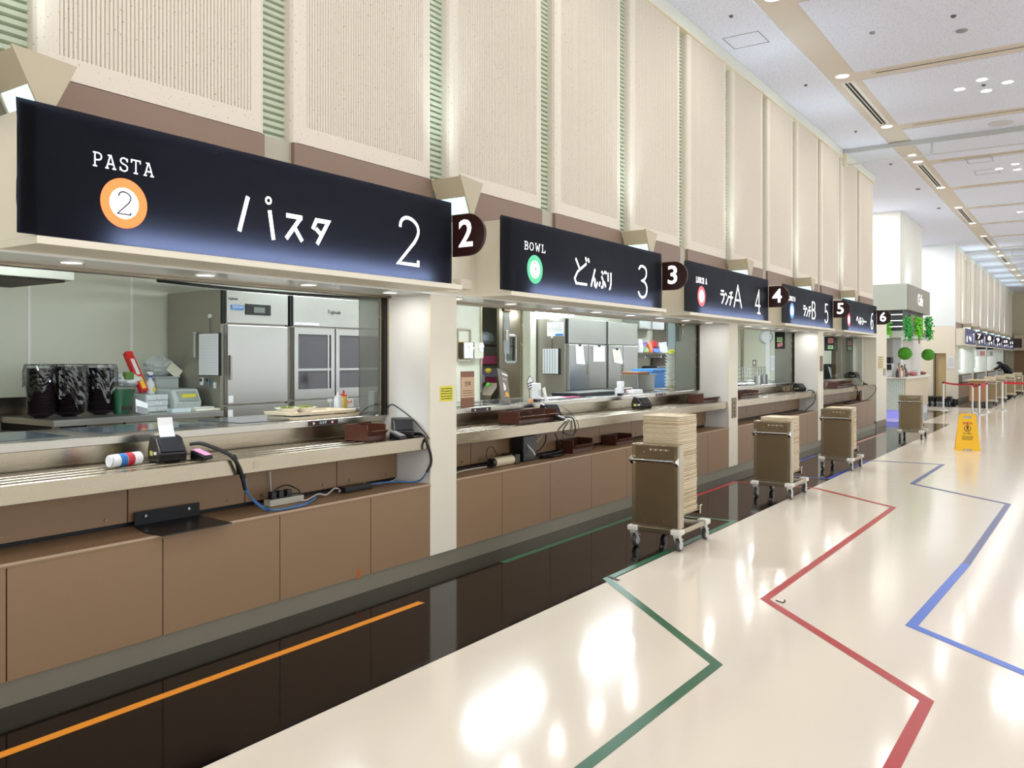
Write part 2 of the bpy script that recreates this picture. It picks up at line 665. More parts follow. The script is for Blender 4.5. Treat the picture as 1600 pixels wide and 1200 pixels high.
def hatch(cs, label):
    ps = [onZ(x, y, Z_CEIL) for x, y in cs]
    x0, x1 = min(p.x for p in ps), max(p.x for p in ps)
    y0, y1 = min(p.y for p in ps), max(p.y for p in ps)
    mb = MB()
    w = 0.012
    mb.box(x0, x1, y0, y0 + w, Z_CEIL - 0.004, Z_CEIL)
    mb.box(x0, x1, y1 - w, y1, Z_CEIL - 0.004, Z_CEIL)
    mb.box(x0, x0 + w, y0 + w, y1 - w, Z_CEIL - 0.004, Z_CEIL)
    mb.box(x1 - w, x1, y0 + w, y1 - w, Z_CEIL - 0.004, Z_CEIL)
    one(mb, 'access_hatch', mat('hatch_frame', (150, 152, 160), 0.5), label, 'ceiling hatch')


hatch([(1129, 61), (1184.5, 48), (1202, 64.7), (1147.5, 77)], 'rectangular hatch outline in the narrow ceiling board beside the panelled wall')
hatch([(1510, 249), (1549.5, 244.5), (1552, 251), (1513, 256)], 'rectangular hatch outline beyond the smoke curtain, the one nearer the camera')
hatch([(1522, 267), (1560, 263), (1562, 269), (1525, 273.5)], 'rectangular hatch outline beyond the smoke curtain, the one farther away')

# ------------------------------------------------------------------ panelled upper wall
SLOT0, SLOTP, SLOTW = 1.717, 1.463, 0.205


def panel_mb(w, h, ribs=True):
    """acoustic board in local coords: y along 0..w, z 0..h, face at x=0, grooved field inside a plain border"""
    mb = MB()
    g0, g1, zb = 0.10, w - 0.10, 0.105
    pitch = 0.0215
    n = int((g1 - g0) / pitch)
    d = 0.011
    mb.box(-0.11, -d, 0.012, w - 0.012, 0.0, h)
    # rounded long edges
    for ya, yb in ((0.0, g0), (g1, w)):
        e = 0.035
        if ya == 0.0:
            pts = [(-0.11, 0.0), (-0.035, 0.0), (-0.012, 0.008), (0, e), (0, yb), (-d - 0.001, yb), (-d - 0.001, 0.012), (-0.11, 0.012)]
        else:
            pts = [(-0.11, w), (-0.035, w), (-0.012, w - 0.008), (0, w - e), (0, ya), (-d - 0.001, ya), (-d - 0.001, w - 0.012), (-0.11, w - 0.012)]
        mb.prism(pts, 'z', 0, h)
    mb.box(-d - 0.001, 0, g0, g1, 0, zb)
    for i in range(n):
        y = g0 + i * (g1 - g0) / n
        p = (g1 - g0) / n
        mb.prism([(-d - 0.001, y + 0.001), (0, y + p * 0.2), (0, y + p * 0.76), (-d - 0.001, y + p - 0.001)], 'z', zb, h)
    return mb


wl = struct(thing('wall_left', None, None, (-WF, 0, Z_FASC)))
MB().box(-4.12, -3.98, -1.6, END1, Z_SOF + 0.02, Z_CEIL).build('wall_core', M_cream, wl)
HP = 5.257 - Z_PAN
slots = [SLOT0 + SLOTP * i for i in range(-2, 12)]
pw = SLOTP - SLOTW
proto = panel_mb(pw, HP)
po = None
for i, y in enumerate(slots):
    y1 = y + SLOTW
    wdt = min(pw, END1 - y1)
    if wdt < 0.1:
        continue
    if po is None:
        po = proto.build('acoustic_panel', M_panel, wl, world=False)
        q = po
    elif abs(wdt - pw) < 1e-3:
        q = po.copy()
        COL.objects.link(q)
    else:
        q = panel_mb(wdt, HP).build('acoustic_panel', M_panel, wl, world=False)
    q.location = Vector((-WF, y1, Z_PAN)) - wl.location
sl = MB()
nsl = 62
for i in range(nsl):
    z = HP * i / nsl
    sl.prism([(-0.1, z), (-0.078, z + 0.004), (-0.078, z + HP / nsl * 0.62), (-0.1, z + HP / nsl * 0.95)], 'y', 0, SLOTW) if False else sl.add(
        [(-0.1, 0, z), (-0.075, 0, z + 0.006), (-0.075, 0, z + 0.027), (-0.1, 0, z + 0.04), (-0.1, SLOTW, z), (-0.075, SLOTW, z + 0.006), (-0.075, SLOTW, z + 0.027), (-0.1, SLOTW, z + 0.04)],
        [(0, 1, 2, 3), (7, 6, 5, 4), (0, 4, 5, 1), (1, 5, 6, 2), (2, 6, 7, 3), (3, 7, 4, 0)])
sl.box(-0.125, -0.0995, 0, SLOTW, 0, HP)
so = None
for i, y in enumerate(slots):
    if y + SLOTW > END1:
        continue
    if so is None:
        so = sl.build('slatted_slot', M_slot, wl, world=False)
        q = so
    else:
        q = so.copy()
        COL.objects.link(q)
    q.location = Vector((-WF, y, Z_PAN)) - wl.location
    # brown fascia under the boards and the greige piece under each slot
    ye = min(y + SLOTP, END1)
    MB().box(-3.985, -WF, y + SLOTW + 0.006, ye - 0.006, Z_FASC, Z_PAN - 0.004).build('fascia_panel', M_fascia, wl)
    MB().box(-3.985, -WF - 0.03, y - 0.006, y + SLOTW + 0.006, Z_FASC, Z_PAN).build('fascia_infill', M_greige, wl)
MB().box(-3.985, -WF, -1.6, 19.58, Z_SOF, Z_FASC - 0.004).build('wall_band', M_cream, wl)
MB().box(-3.985, -WF + 0.005, -1.6, END1, 5.257, Z_CEIL).build('cornice', mat('pale_cornice', (222, 224, 212), 0.5), wl)
MB().box(-3.985, -WF + 0.02, -1.6, END1, 5.245, 5.268).build('cornice_lip', mat('cornice_lip_cream', (226, 216, 190), 0.5), wl)
# the wall's end towards the recess, lower end post of the block
MB().box(-6.95, -4.10, END1 - 0.15, END1, 2.72, Z_CEIL).build('end_return', M_cream, wl)

# soffit slab over the serving windows (glossy underside)
so_ = struct(MB().box(-WW - 0.08, -WF - 0.135, -1.6, 19.58, Z_SOF + 0.004, Z_SOF + 0.3).build('soffit', M_cream, None))
MB().box(-WW - 0.08, -WF + 0.001, -1.6, 19.58, Z_SOF - 0.006, Z_SOF + 0.0035).build('soffit_underside', M_soffit, so_)
MB().box(-WW - 0.05, -WW + 0.03, -1.6, 19.58, Z_SOF - 0.022, Z_SOF - 0.0065).build('window_track', M_steeld, so_)

# pillars between the bays
PILL = [(4.626, 4.918), (10.58, 10.9), (14.87, 15.2)]
M_strip = mat('grey_edge_trim', (205, 204, 196), 0.35)
for i, (y0, y1) in enumerate(PILL):
    p = struct(MB().box(-WW - 0.06, -WF, y0, y1, 0.113, Z_SOF - 0.006).build('pillar' if i == 0 else 'pillar.%03d' % i, M_cream if False else M_white, None))
    MB().box(-WF - 0.02, -WF + 0.003, y0 - 0.003, y1 + 0.003, 0.115, Z_SOF - 0.01).build('front_casing', M_cream, p, bevel=0.002)
ep = struct(MB().box(-7.0, -WF, 19.585, 20.70, 0.15, Z_FASC).build('end_pier', M_cream, None))
MB().box(-6.98, -WF - 0.01, 19.6, 20.68, 0, 0.149).build('plinth', M_steeld, ep)

# kitchen shell behind the windows
M_kwall = mat('kitchen_panel', (206, 207, 190), 0.35, noise=0.01)
M_kceil = mat('kitchen_ceiling', (214, 214, 206), 0.7)
M_kfloor = mat('kitchen_floor', (120, 112, 104), 0.5)
DOORY = (9.38, 10.35)
wk = struct(thing('wall_back', None, None, (-WK, 0, 0)))
MB().box(-WK - 0.1, -WK, -1.6, DOORY[0], 0, 2.6).build('wall_panel', M_kwall, wk)
MB().box(-WK - 0.1, -WK, DOORY[1], 19.6, 0, 2.6).build('wall_panel', M_kwall, wk)
MB().box(-WK - 0.1, -WK, DOORY[0], DOORY[1], 2.35, 2.6).build('wall_panel', M_kwall, wk)
for px in (45, 205):
    p = onX(px, 500, WK)
    MB().box(-WK, -WK + 0.006, p.y - 0.012, p.y + 0.012, 1.1, 2.6).build('panel_joint', M_white, wk)
struct(MB().box(-9.0, -4.33, -1.6, 19.6, 2.6, 2.7).build('kitchen_ceiling', M_kceil, None))
struct(MB().box(-7.0, -4.1, 19.4, 19.58, 0, 2.6).build('wall_end', M_kwall, None))
struct(MB().box(-9.1, -9.0, -1.6, 19.6, 0, 2.7).build('wall_back_room', M_kwall, None))
struct(MB().box(-9.0, -4.1, -1.75, -1.6, 0, 2.7).build('wall_near', M_kwall, None))
struct(MB().box(-WW - 0.33, -WW - 0.09, -1.6, 19.58, Z_SOF + 0.02, 2.6).build('wall_over_windows', M_kwall, None))
struct(MB().box(-4.15, -WF, -2.0, -1.6, 0, Z_CEIL).build('wall_left_end', M_cream, None))

# fluorescent fixtures on the kitchen ceiling
k = 0
for y in (0.6, 2.6, 6.0, 8.0, 10.6, 12.6, 15.0, 17.4):
    for W in ((5.0,) if y < 3 else (5.55,)):
        f = thing('fluorescent_fixture', '%s fluorescent fixture along the kitchen ceiling, counted from the pasta counter' % ORD[k].capitalize(), 'ceiling light', (-W, y, 2.6), group='fluorescent fixtures on the kitchen ceiling')
        k += 1
        MB().box(-W - 0.16, -W + 0.16, y - 0.64, y + 0.64, 2.55, 2.5995).build('housing', M_white, f)
        MB().box(-W - 0.13, -W + 0.13, y - 0.62, y + 0.62, 2.532, 2.5495).build('tube_panel', M_tube, f)
f = thing('fluorescent_fixture', 'fluorescent fixture in the store room behind the steel kitchen door', 'ceiling light', (-7.6, 9.6, 2.6))
MB().box(-7.7, -7.5, 9.1, 9.95, 2.25, 2.29).build('housing', M_white, f)
MB().box(-7.68, -7.52, 9.12, 9.93, 2.23, 2.2495).build('tube_panel', M_tube, f)
for y in (9.2, 9.85):
    MB().cyl((-7.6, y, 2.2905), (-7.6, y, 2.5995), 0.008, n=8).build('rod', M_white, f)
f = thing('fluorescent_fixture', 'hung fluorescent tube glowing above the left of the fridge row', 'ceiling light', (-6.6, 10.7, 2.6))
MB().box(-6.66, -6.54, 10.25, 11.35, 2.175, 2.2).build('housing', M_white, f)
MB().cyl((-6.6, 10.27, 2.157), (-6.6, 11.33, 2.157), 0.017, n=12).build('tube_panel', M_tube, f)
for y in (10.4, 11.2):
    MB().cyl((-6.6, y, 2.2005), (-6.6, y, 2.5995), 0.008, n=8).build('rod', M_white, f)

# ------------------------------------------------------------------ recess with the cafe, second block, far wall
M_bwhite = mat('cool_white_wall', (236, 242, 244), 0.5)
struct(MB().box(-9.0, -8.85, 19.45, 34, 0, Z_CEIL).build('wall_recess_back', M_bwhite, None))
pr = struct(MB().box(-8.8, -4.19, 24.35, 27.7, 0, Z_CEIL).build('wall_cafe_pier', mat('pale_grooved_board', (226, 224, 216), 0.6), None))
g = MB()
for i in range(22):
    y = 24.35 + 3.35 * (i + 0.5) / 22
    g.box(-4.192, -4.175, y - 0.055, y + 0.055, 0.5, Z_CEIL - 0.02)
g.build('vertical_boards', mat('pale_grooved_board', (226, 224, 216), 0.6), pr)
rs = struct(MB().box(-8.8, -WF, 32.3, 32.5, 2.62, Z_CEIL).build('wall_recess_side', M_bwhite, None))
dd = struct(thing('wall_recess_lower', None, None, (-4.5, 32.3, 0)))
p0, p1 = onY(1461, 600, 32.3), onY(1478, 600, 32.3)
zt = onY(1470, 552, 32.3).z
MB().box(-8.8, p0.x, 32.3, 32.5, 0.15, 2.615).build('wall_panel', M_cream, dd)
MB().box(p1.x, -WF - 0.001, 32.3, 32.5, 0.15, 2.615).build('wall_panel', M_cream, dd)
MB().box(p0.x, p1.x, 32.3, 32.5, zt, 2.615).build('wall_panel', M_cream, dd)
MB().box(p0.x, p1.x, 32.42, 32.5, 0, zt).build('door_leaf', mat('tan_door', (205, 180, 135), 0.5), dd)
MB().box(p0.x - 0.05, p0.x, 32.27, 32.45, 0, zt).build('door_frame', M_steeld, dd)
MB().box(-8.8, -WF - 0.001, 32.29, 32.5, 0, 0.149).build('plinth', M_black, dd)

Y2 = 32.3
w2 = struct(thing('wall_far_left', None, None, (-WF, Y2, 2.5)))
SG2 = [(35.2 + 3.75 * i - 2.95, 35.2 + 3.75 * i) for i in range(6)]
y = Y2 + 0.21
MB().box(-4.2, -WF - 0.06, Y2 + 0.21, YF, Z_PAN, Z_CEIL).build('wall_core', M_slot, w2)
pm = None
while y < YF - 1.3:
    if pm is None:
        m2 = MB().box(-0.08, 0, 0.0, 1.25, 0, Z_CEIL - Z_PAN - 0.15)
        for i in range(0):
            pass
        pm = m2.build('acoustic_panel', M_panel, w2, world=False)
        q = pm
    else:
        q = pm.copy()
        COL.objects.link(q)
    q.location = Vector((-WF, y, Z_PAN)) - w2.location
    y += 1.463
MB().box(-4.2, -WF + 0.01, Y2 + 0.21, YF, Z_CEIL - 0.15, Z_CEIL).build('cornice', mat('pale_cornice', (222, 224, 212), 0.5), w2)
MB().box(-4.2, -WF, Y2 + 0.21, YF, Z_FASC, Z_PAN - 0.004).build('fascia_panel', M_fascia, w2)
MB().box(-4.2, -WF, Y2 + 0.21, YF, Z_SOF, Z_FASC - 0.004).build('wall_band', M_cream, w2)
wf = struct(MB().box(-9, 10, YF, YF + 0.2, 0, Z_CEIL).build('wall_far', mat('far_wall_beige', (205, 192, 165), 0.6), None))
MB().box(-3.8, 6, YF - 0.03, YF - 0.001, 0, 2.5).build('wood_panelling', mat('brown_wood_doors', (150, 118, 82), 0.5), wf)
MB().box(-3.8, 6, YF - 0.5, YF - 0.001, 2.0, 2.9).build('bulkhead', mat('bulkhead_beige', (205, 190, 160), 0.5), wf)
# second block: pillars, back wall
for i, yy in enumerate((Y2 + 0.21, 37.4, 42.5, 47.55, 51.0)):
    struct(MB().box(-4.6, -WF - 0.001, yy, yy + (0.7 if i == 0 else 0.35), 0.12, Z_SOF).build('pillar_far' if i == 0 else 'pillar_far.%03d' % i, M_cream if i == 0 else M_white, None))
struct(MB().box(-6.6, -6.5, Y2 + 0.2, YF, 0, 2.6).build('wall_far_kitchen', mat('far_kitchen_wall', (190, 196, 198), 0.4), None))
struct(MB().box(-6.5, -4.2, Y2 + 0.2, YF, 2.5, 2.6).build('ceiling_far_kitchen', M_kceil, None))
struct(MB().box(-4.35, -4.2, Y2 + 0.2, YF, Z_SOF, 2.5).build('wall_far_over_windows', M_kwall, None))
for i in range(3):
    f = thing('fluorescent_fixture', '%s fluorescent fixture in the far kitchen beyond the cafe' % ORD[i].capitalize(), 'ceiling light', (-5.5, 36 + 6 * i, 2.5), group='fluorescent fixtures in the far kitchen')
    MB().box(-5.7, -5.3, 34.5 + 6 * i, 37.5 + 6 * i, 2.46, 2.4995).build('tube_panel', M_tube, f)

# lights that wash the white recess (ceiling lamps of the cafe)
for i, (x, y) in enumerate(((-6.2, 21.8), (-6.0, 29.6), (-4.9, 23.4), (-5.2, 31.0))):
    downlight(x, y, Z_CEIL, 0.2, '%s large cool white downlight over the white recess' % ORD[i].capitalize(), 34, 'cool downlights over the recess')

# ------------------------------------------------------------------ smoke curtains
for i, (yy, z0, z1) in enumerate(((16.66, 5.115, 5.36), (34.9, 5.12, 5.37))):
    t = thing('smoke_curtain', 'clear glass smoke curtain in a grey frame across the ceiling %s' % ('before the cafe recess' if i == 0 else 'beyond the cafe recess'), 'smoke curtain', (-WF, yy, z1))
    MB().box(-WF + 0.02, 9, yy - 0.03, yy + 0.03, z1 - 0.02, Z_CEIL).build('top_rail', mat('grey_rail', (188, 190, 188), 0.3), t)
    MB().box(-WF + 0.02, 9, yy - 0.012, yy + 0.012, z0, z0 + 0.016).build('bottom_rail', mat('grey_rail', (188, 190, 188), 0.3), t)
    MB().box(-WF + 0.02, 9, yy - 0.004, yy + 0.004, z0 + 0.014, z1 - 0.02).build('glass_pane', glass_mat('curtain_glass', (254, 255, 254), 0.99, 0.01, 0.02, 0.04), t)
    MB().box(-WF + 0.005, -WF + 0.07, yy - 0.05, yy + 0.05, z0 - 0.02, z1 - 0.02).build('wall_channel', mat('cornice_lip_cream', (226, 216, 190), 0.5), t)
    for x in (-2.35, -0.45, 2.0, 4.5):
        MB().box(x - 0.018, x + 0.018, yy - 0.015, yy + 0.015, z0 + 0.014, z1 - 0.02).build('post', mat('grey_rail', (188, 190, 188), 0.3), t)

# ------------------------------------------------------------------ floor tape
def tape(pts, w, col, label, name='floor_tape', z=0.0013):
    """pts: (W, Y) corners of the line"""
    mb = strokes_mb([[(-W, Y) for W, Y in pts]], w, 0.0008)
    mb.xf(Matrix.Translation((0, 0, z)))
    return one(mb, name, mat('tape_' + col[0], col[1], 0.3, noise=0.08, nscale=20), label, 'floor tape')


tape([(3.41, 0.3), (3.418, 4.02)], 0.052, ('orange', (240, 150, 40)), 'orange tape line on the black floor in front of the pasta counter')
tape([(3.59, 5.14), (3.6, 7.65), (2.735, 7.66), (2.735, 5.16), (1.525, 4.02), (1.56, 1.5)], 0.055, ('green', (34, 100, 68)), 'green queue tape running from the black floor zigzag onto the cream floor')
tape([(3.59, 8.7), (3.6, 10.12), (2.65, 10.15), (1.66, 9.28), (1.69, 5.28), (0.6, 4.11), (0.63, 1.5)], 0.055, ('red', (184, 24, 36)), 'red queue tape zigzagging across black and cream floor')
tape([(3.56, 12.4), (3.56, 13.6)], 0.055, ('blue', (45, 70, 175)), 'short blue tape line on the black floor by the third tray trolley')
tape([(3.15, 11.03), (2.735, 11.05), (2.735, 13.3)], 0.055, ('blue', (45, 70, 175)), 'blue tape along the edge of the black floor beside the third tray trolley')
bt = tape([(2.73, 13.38), (1.76, 13.45), (1.79, 11.16), (0.72, 10.16), (0.763, 7.02)], 0.055, ('slate_blue', (62, 80, 142)), 'dull slate blue queue tape zigzagging on the far cream floor')
tape([(0.763, 7.02), (0.84, 5.22), (-0.9, 3.75), (-0.9, 1.5)], 0.06, ('bright_blue', (50, 106, 215)), 'bright blue queue tape on the cream floor at right')
tape([(3.49, 16.1), (3.475, 18.46)], 0.06, ('pink', (225, 170, 160)), 'pale pink tape line on the black floor at the end of the counters')
# peeling end of the red tape and the dark scuffed joint of the green one
p = onZ(1216, 941, 0)
one(MB().tube([(p.x - 0.02, p.y + 0.02, 0.004), (p.x + 0.01, p.y, 0.005), (p.x + 0.035, p.y - 0.015, 0.008), (p.x + 0.045, p.y - 0.01, 0.016), (p.x + 0.038, p.y, 0.02)], 0.004, 6), 'tape_curl', mat('tape_dirty', (70, 60, 52), 0.6), 'dirty curled tape end peeling off beside the red tape corner', 'tape scrap')
p = onZ(958, 904.5, 0)
one(MB().prism([(p.x - 0.06, p.y + 0.02), (p.x + 0.05, p.y - 0.04), (p.x + 0.06, p.y - 0.01), (p.x - 0.04, p.y + 0.04)], 'z', 0.0022, 0.004), 'tape_curl', mat('tape_dirty', (70, 60, 52), 0.6), 'dark frayed tape end at the green corner on the black floor edge', 'tape scrap')

# ================================================================== illuminated signs
def film_mat():
    m = bpy.data.materials.new('sign_film')
    m.use_nodes = True
    nt = m.node_tree
    nt.nodes.remove(nt.nodes['Principled BSDF'])
    out = nt.nodes['Material Output']
    t = nt.nodes.new('ShaderNodeBsdfTranslucent')
    t.inputs[0].default_value = (0.24, 0.29, 0.50, 1)
    g = nt.nodes.new('ShaderNodeBsdfPrincipled')
    g.inputs['Base Color'].default_value = lin((9, 8, 10))
    g.inputs['Roughness'].default_value = 0.42
    g.inputs['Specular IOR Level'].default_value = 0.06
    mx = nt.nodes.new('ShaderNodeMixShader')
    mx.inputs[0].default_value = 0.23
    nt.links.new(g.outputs[0], mx.inputs[1])
    nt.links.new(t.outputs[0], mx.inputs[2])
    nt.links.new(mx.outputs[0], out.inputs[0])
    return m


M_film = film_mat()
GLY = {
    'P': (0.62, [[(0, 0), (0.3, 0)], [(0, 1), (0.4, 1), (0.58, 0.9), (0.62, 0.73), (0.56, 0.55), (0.4, 0.47), (0.14, 0.47)], [(0.14, 0), (0.14, 1)]]),
    'A': (0.8, [[(0, 0), (0.25, 0)], [(0.52, 0), (0.8, 0)], [(0.1, 0), (0.36, 0.97), (0.42, 0.97), (0.7, 0)], [(0.2, 0.33), (0.6, 0.33)], [(0.18, 0.97), (0.42, 0.97)]]),
    'S': (0.6, [[(0.56, 0.98), (0.56, 0.74)], [(0.56, 0.8), (0.45, 0.97), (0.25, 1), (0.08, 0.9), (0.05, 0.72), (0.15, 0.58), (0.45, 0.47), (0.57, 0.34), (0.55, 0.13), (0.38, 0), (0.18, 0.02), (0.04, 0.18)], [(0.03, 0.28), (0.03, 0.02)]]),
    'T': (0.68, [[(0.0, 0.78), (0.0, 1), (0.68, 1), (0.68, 0.78)], [(0.34, 0), (0.34, 1)], [(0.18, 0), (0.5, 0)]]),
    'B': (0.6, [[(0, 0), (0.38, 0), (0.56, 0.1), (0.6, 0.27), (0.52, 0.45), (0.35, 0.52), (0.12, 0.52)], [(0, 1), (0.36, 1), (0.52, 0.92), (0.55, 0.77), (0.48, 0.6), (0.35, 0.52)], [(0.12, 0), (0.12, 1)]]),
    'O': (0.7, [[(0.35, 0), (0.12, 0.12), (0.02, 0.5), (0.12, 0.88), (0.35, 1), (0.58, 0.88), (0.68, 0.5), (0.58, 0.12), (0.35, 0)]]),
    'W': (0.9, [[(0, 1), (0.22, 1)], [(0.68, 1), (0.9, 1)], [(0.1, 1), (0.25, 0.02), (0.45, 0.75), (0.65, 0.02), (0.8, 1)]]),
    'L': (0.6, [[(0, 1), (0.3, 1)], [(0.15, 1), (0.15, 0)], [(0, 0), (0.6, 0), (0.6, 0.3)]]),
    'U': (0.72, [[(0, 1), (0.22, 1)], [(0.5, 1), (0.72, 1)], [(0.1, 1), (0.1, 0.25), (0.2, 0.05), (0.36, 0), (0.52, 0.05), (0.62, 0.25), (0.62, 1)]]),
    'N': (0.74, [[(0, 1), (0.14, 1), (0.6, 0.02), (0.6, 1)], [(0.12, 1), (0.12, 0)], [(0, 0), (0.25, 0)], [(0.48, 1), (0.74, 1)]]),
    'C': (0.64, [[(0.6, 1), (0.6, 0.72)], [(0.6, 0.78), (0.48, 0.96), (0.3, 1), (0.1, 0.86), (0.03, 0.5), (0.1, 0.14), (0.3, 0), (0.5, 0.04), (0.63, 0.2)]]),
    'H': (0.74, [[(0, 0), (0.25, 0)], [(0, 1), (0.25, 1)], [(0.5, 0), (0.74, 0)], [(0.5, 1), (0.74, 1)], [(0.12, 0), (0.12, 1)], [(0.62, 0), (0.62, 1)], [(0.12, 0.5), (0.62, 0.5)]]),
    ' ': (0.4, []),
}
NUM = {
    '2': [[(0.1, 0.78), (0.14, 0.9), (0.3, 0.985), (0.5, 1), (0.72, 0.96), (0.9, 0.87), (0.96, 0.75), (0.9, 0.63), (0.76, 0.5), (0.02, 0.025), (0.95, 0.025), (0.95, 0.13)]],
    '3': [[(0.08, 0.88), (0.25, 0.98), (0.5, 1), (0.78, 0.95), (0.9, 0.83), (0.84, 0.68), (0.62, 0.57), (0.42, 0.535), (0.7, 0.5), (0.92, 0.38), (0.95, 0.24), (0.82, 0.08), (0.52, 0), (0.22, 0.04), (0.02, 0.17)]],
    '4': [[(0.72, 0.0), (0.72, 0.98), (0.05, 0.32), (1.0, 0.32)], [(0.45, 0.0), (1.0, 0.0)]],
    '5': [[(0.88, 0.985), (0.2, 0.985), (0.16, 0.57), (0.45, 0.63), (0.72, 0.59), (0.92, 0.45), (0.96, 0.28), (0.82, 0.09), (0.5, 0), (0.2, 0.04), (0.02, 0.16)]],
    '6': [[(0.92, 0.95), (0.68, 1), (0.4, 0.9), (0.14, 0.62), (0.04, 0.35), (0.12, 0.12), (0.4, 0), (0.72, 0.04), (0.95, 0.2), (0.95, 0.38), (0.75, 0.53), (0.42, 0.54), (0.15, 0.42), (0.06, 0.28)]],
    '7': [[(0.05, 0.86), (0.05, 0.985), (0.95, 0.985), (0.6, 0.5), (0.42, 0)]],
}


def sm(p, a, b):
    """rounds the stretch a..b of a pen stroke"""
    q = p[a:b + 1]
    out = []
    P = [q[0]] + q + [q[-1]]
    for i in range(1, len(P) - 2):
        for k in range(4):
            t = k / 4.0
            r = []
            for d in (0, 1):
                w, x, y, z = P[i - 1][d], P[i][d], P[i + 1][d], P[i + 2][d]
                r.append(0.5 * (2 * x + (y - w) * t + (2 * w - 5 * x + 4 * y - z) * t * t + (3 * x - w - 3 * y + z) * t ** 3))
            out.append(tuple(r))
    return p[:a] + out + p[b:]


NUM['2'][0] = sm(NUM['2'][0], 0, 8)
NUM['3'][0] = sm(sm(NUM['3'][0], 7, 14), 0, 7)
NUM['5'][0] = sm(NUM['5'][0], 2, 10)
NUM['6'][0] = sm(NUM['6'][0], 0, 13)
# kana as strokes: box width, strokes
KANA = {
    'pa': (0.22, [[(0.05, 0), (0.28, 0.98)], [(0.84, 0.0), (0.66, 0.80)]]),
}


def put(polys, y, z, w, h):
    return [[(y + p[0] * w, z + p[1] * h) for p in pl] for pl in polys]


K_SU = [[(0.02, 0.92), (0.98, 0.92)], [(0.9, 0.92), (0.02, 0.04)], [(0.5, 0.52), (0.98, 0.02)]]
K_TA = [[(0.1, 0.58), (0.3, 0.95), (0.98, 0.95), (0.35, 0.02)], [(0.28, 0.62), (0.62, 0.38)]]
K_RA = [[(0.15, 0.98), (0.85, 0.98)], [(0.05, 0.72), (0.95, 0.72), (0.8, 0.4), (0.35, 0.02)]]
K_NN = [[(0.1, 0.9), (0.4, 0.72)], [(0.98, 0.72), (0.6, 0.3), (0.15, 0.02)]]
K_CHI = [[(0.15, 0.88), (0.85, 0.98)], [(0.02, 0.6), (0.98, 0.6)], [(0.55, 0.9), (0.52, 0.4), (0.2, 0.0)]]
K_A = [[(0.02, 0), (0.5, 1), (0.98, 0)], [(0.2, 0.34), (0.8, 0.34)]]
K_B = [[(0.08, 0), (0.08, 1), (0.6, 1), (0.85, 0.88), (0.85, 0.66), (0.6, 0.53), (0.08, 0.53)], [(0.6, 0.53), (0.95, 0.38), (0.95, 0.15), (0.65, 0), (0.08, 0)]]
K_DO = [[(0.12, 0.9), (0.38, 0.55)], [(0.82, 0.78), (0.25, 0.45), (0.06, 0.2), (0.15, 0.03), (0.85, 0.03)], [(0.75, 1.0), (0.83, 0.86)], [(0.92, 0.98), (1.0, 0.84)]]
K_N = [[(0.6, 1.0), (0.02, 0.02)], [(0.15, 0.3), (0.45, 0.5), (0.6, 0.4), (0.58, 0.1), (0.75, 0.02), (0.98, 0.3)]]
K_BU = [[(0.35, 0.95), (0.6, 0.8)], [(0.35, 0.68), (0.6, 0.4), (0.52, 0.08), (0.3, 0.05)], [(0.15, 0.35), (0.02, 0.1)], [(0.75, 0.38), (0.92, 0.1)], [(0.78, 1.0), (0.85, 0.86)], [(0.94, 0.98), (1.0, 0.84)]]
K_RI = [[(0.12, 0.95), (0.15, 0.45)], [(0.85, 0.98), (0.88, 0.4), (0.7, 0.12), (0.45, 0)]]
K_HE = [[(0.02, 0.4), (0.38, 0.9), (0.98, 0.15)]]
K_RU = [[(0.3, 0.95), (0.3, 0.5), (0.02, 0.05)], [(0.62, 0.95), (0.62, 0.08), (0.98, 0.4)]]
K_SHI = [[(0.15, 0.95), (0.45, 0.82)], [(0.02, 0.6), (0.32, 0.47)], [(0.2, 0.05), (0.7, 0.3), (0.98, 0.75)]]
K_BAR = [[(0.02, 0.5), (0.98, 0.52)]]


def latin(s, h, width):
    tot = sum(GLY[c][0] for c in s) + 0.28 * (len(s) - 1)
    kx = width / tot
    x, out = -width / 2, []
    for c in s:
        w, pl = GLY[c]
        out += [[(x + p[0] * kx, p[1] * h) for p in q] for q in pl]
        x += (w + 0.28) * kx
    return out


SIGN_W, SIGN_H, SIGN_Z = 2.775, 0.54, 2.003
SY = [1.687, 5.033, 8.395, 11.78, 15.2]


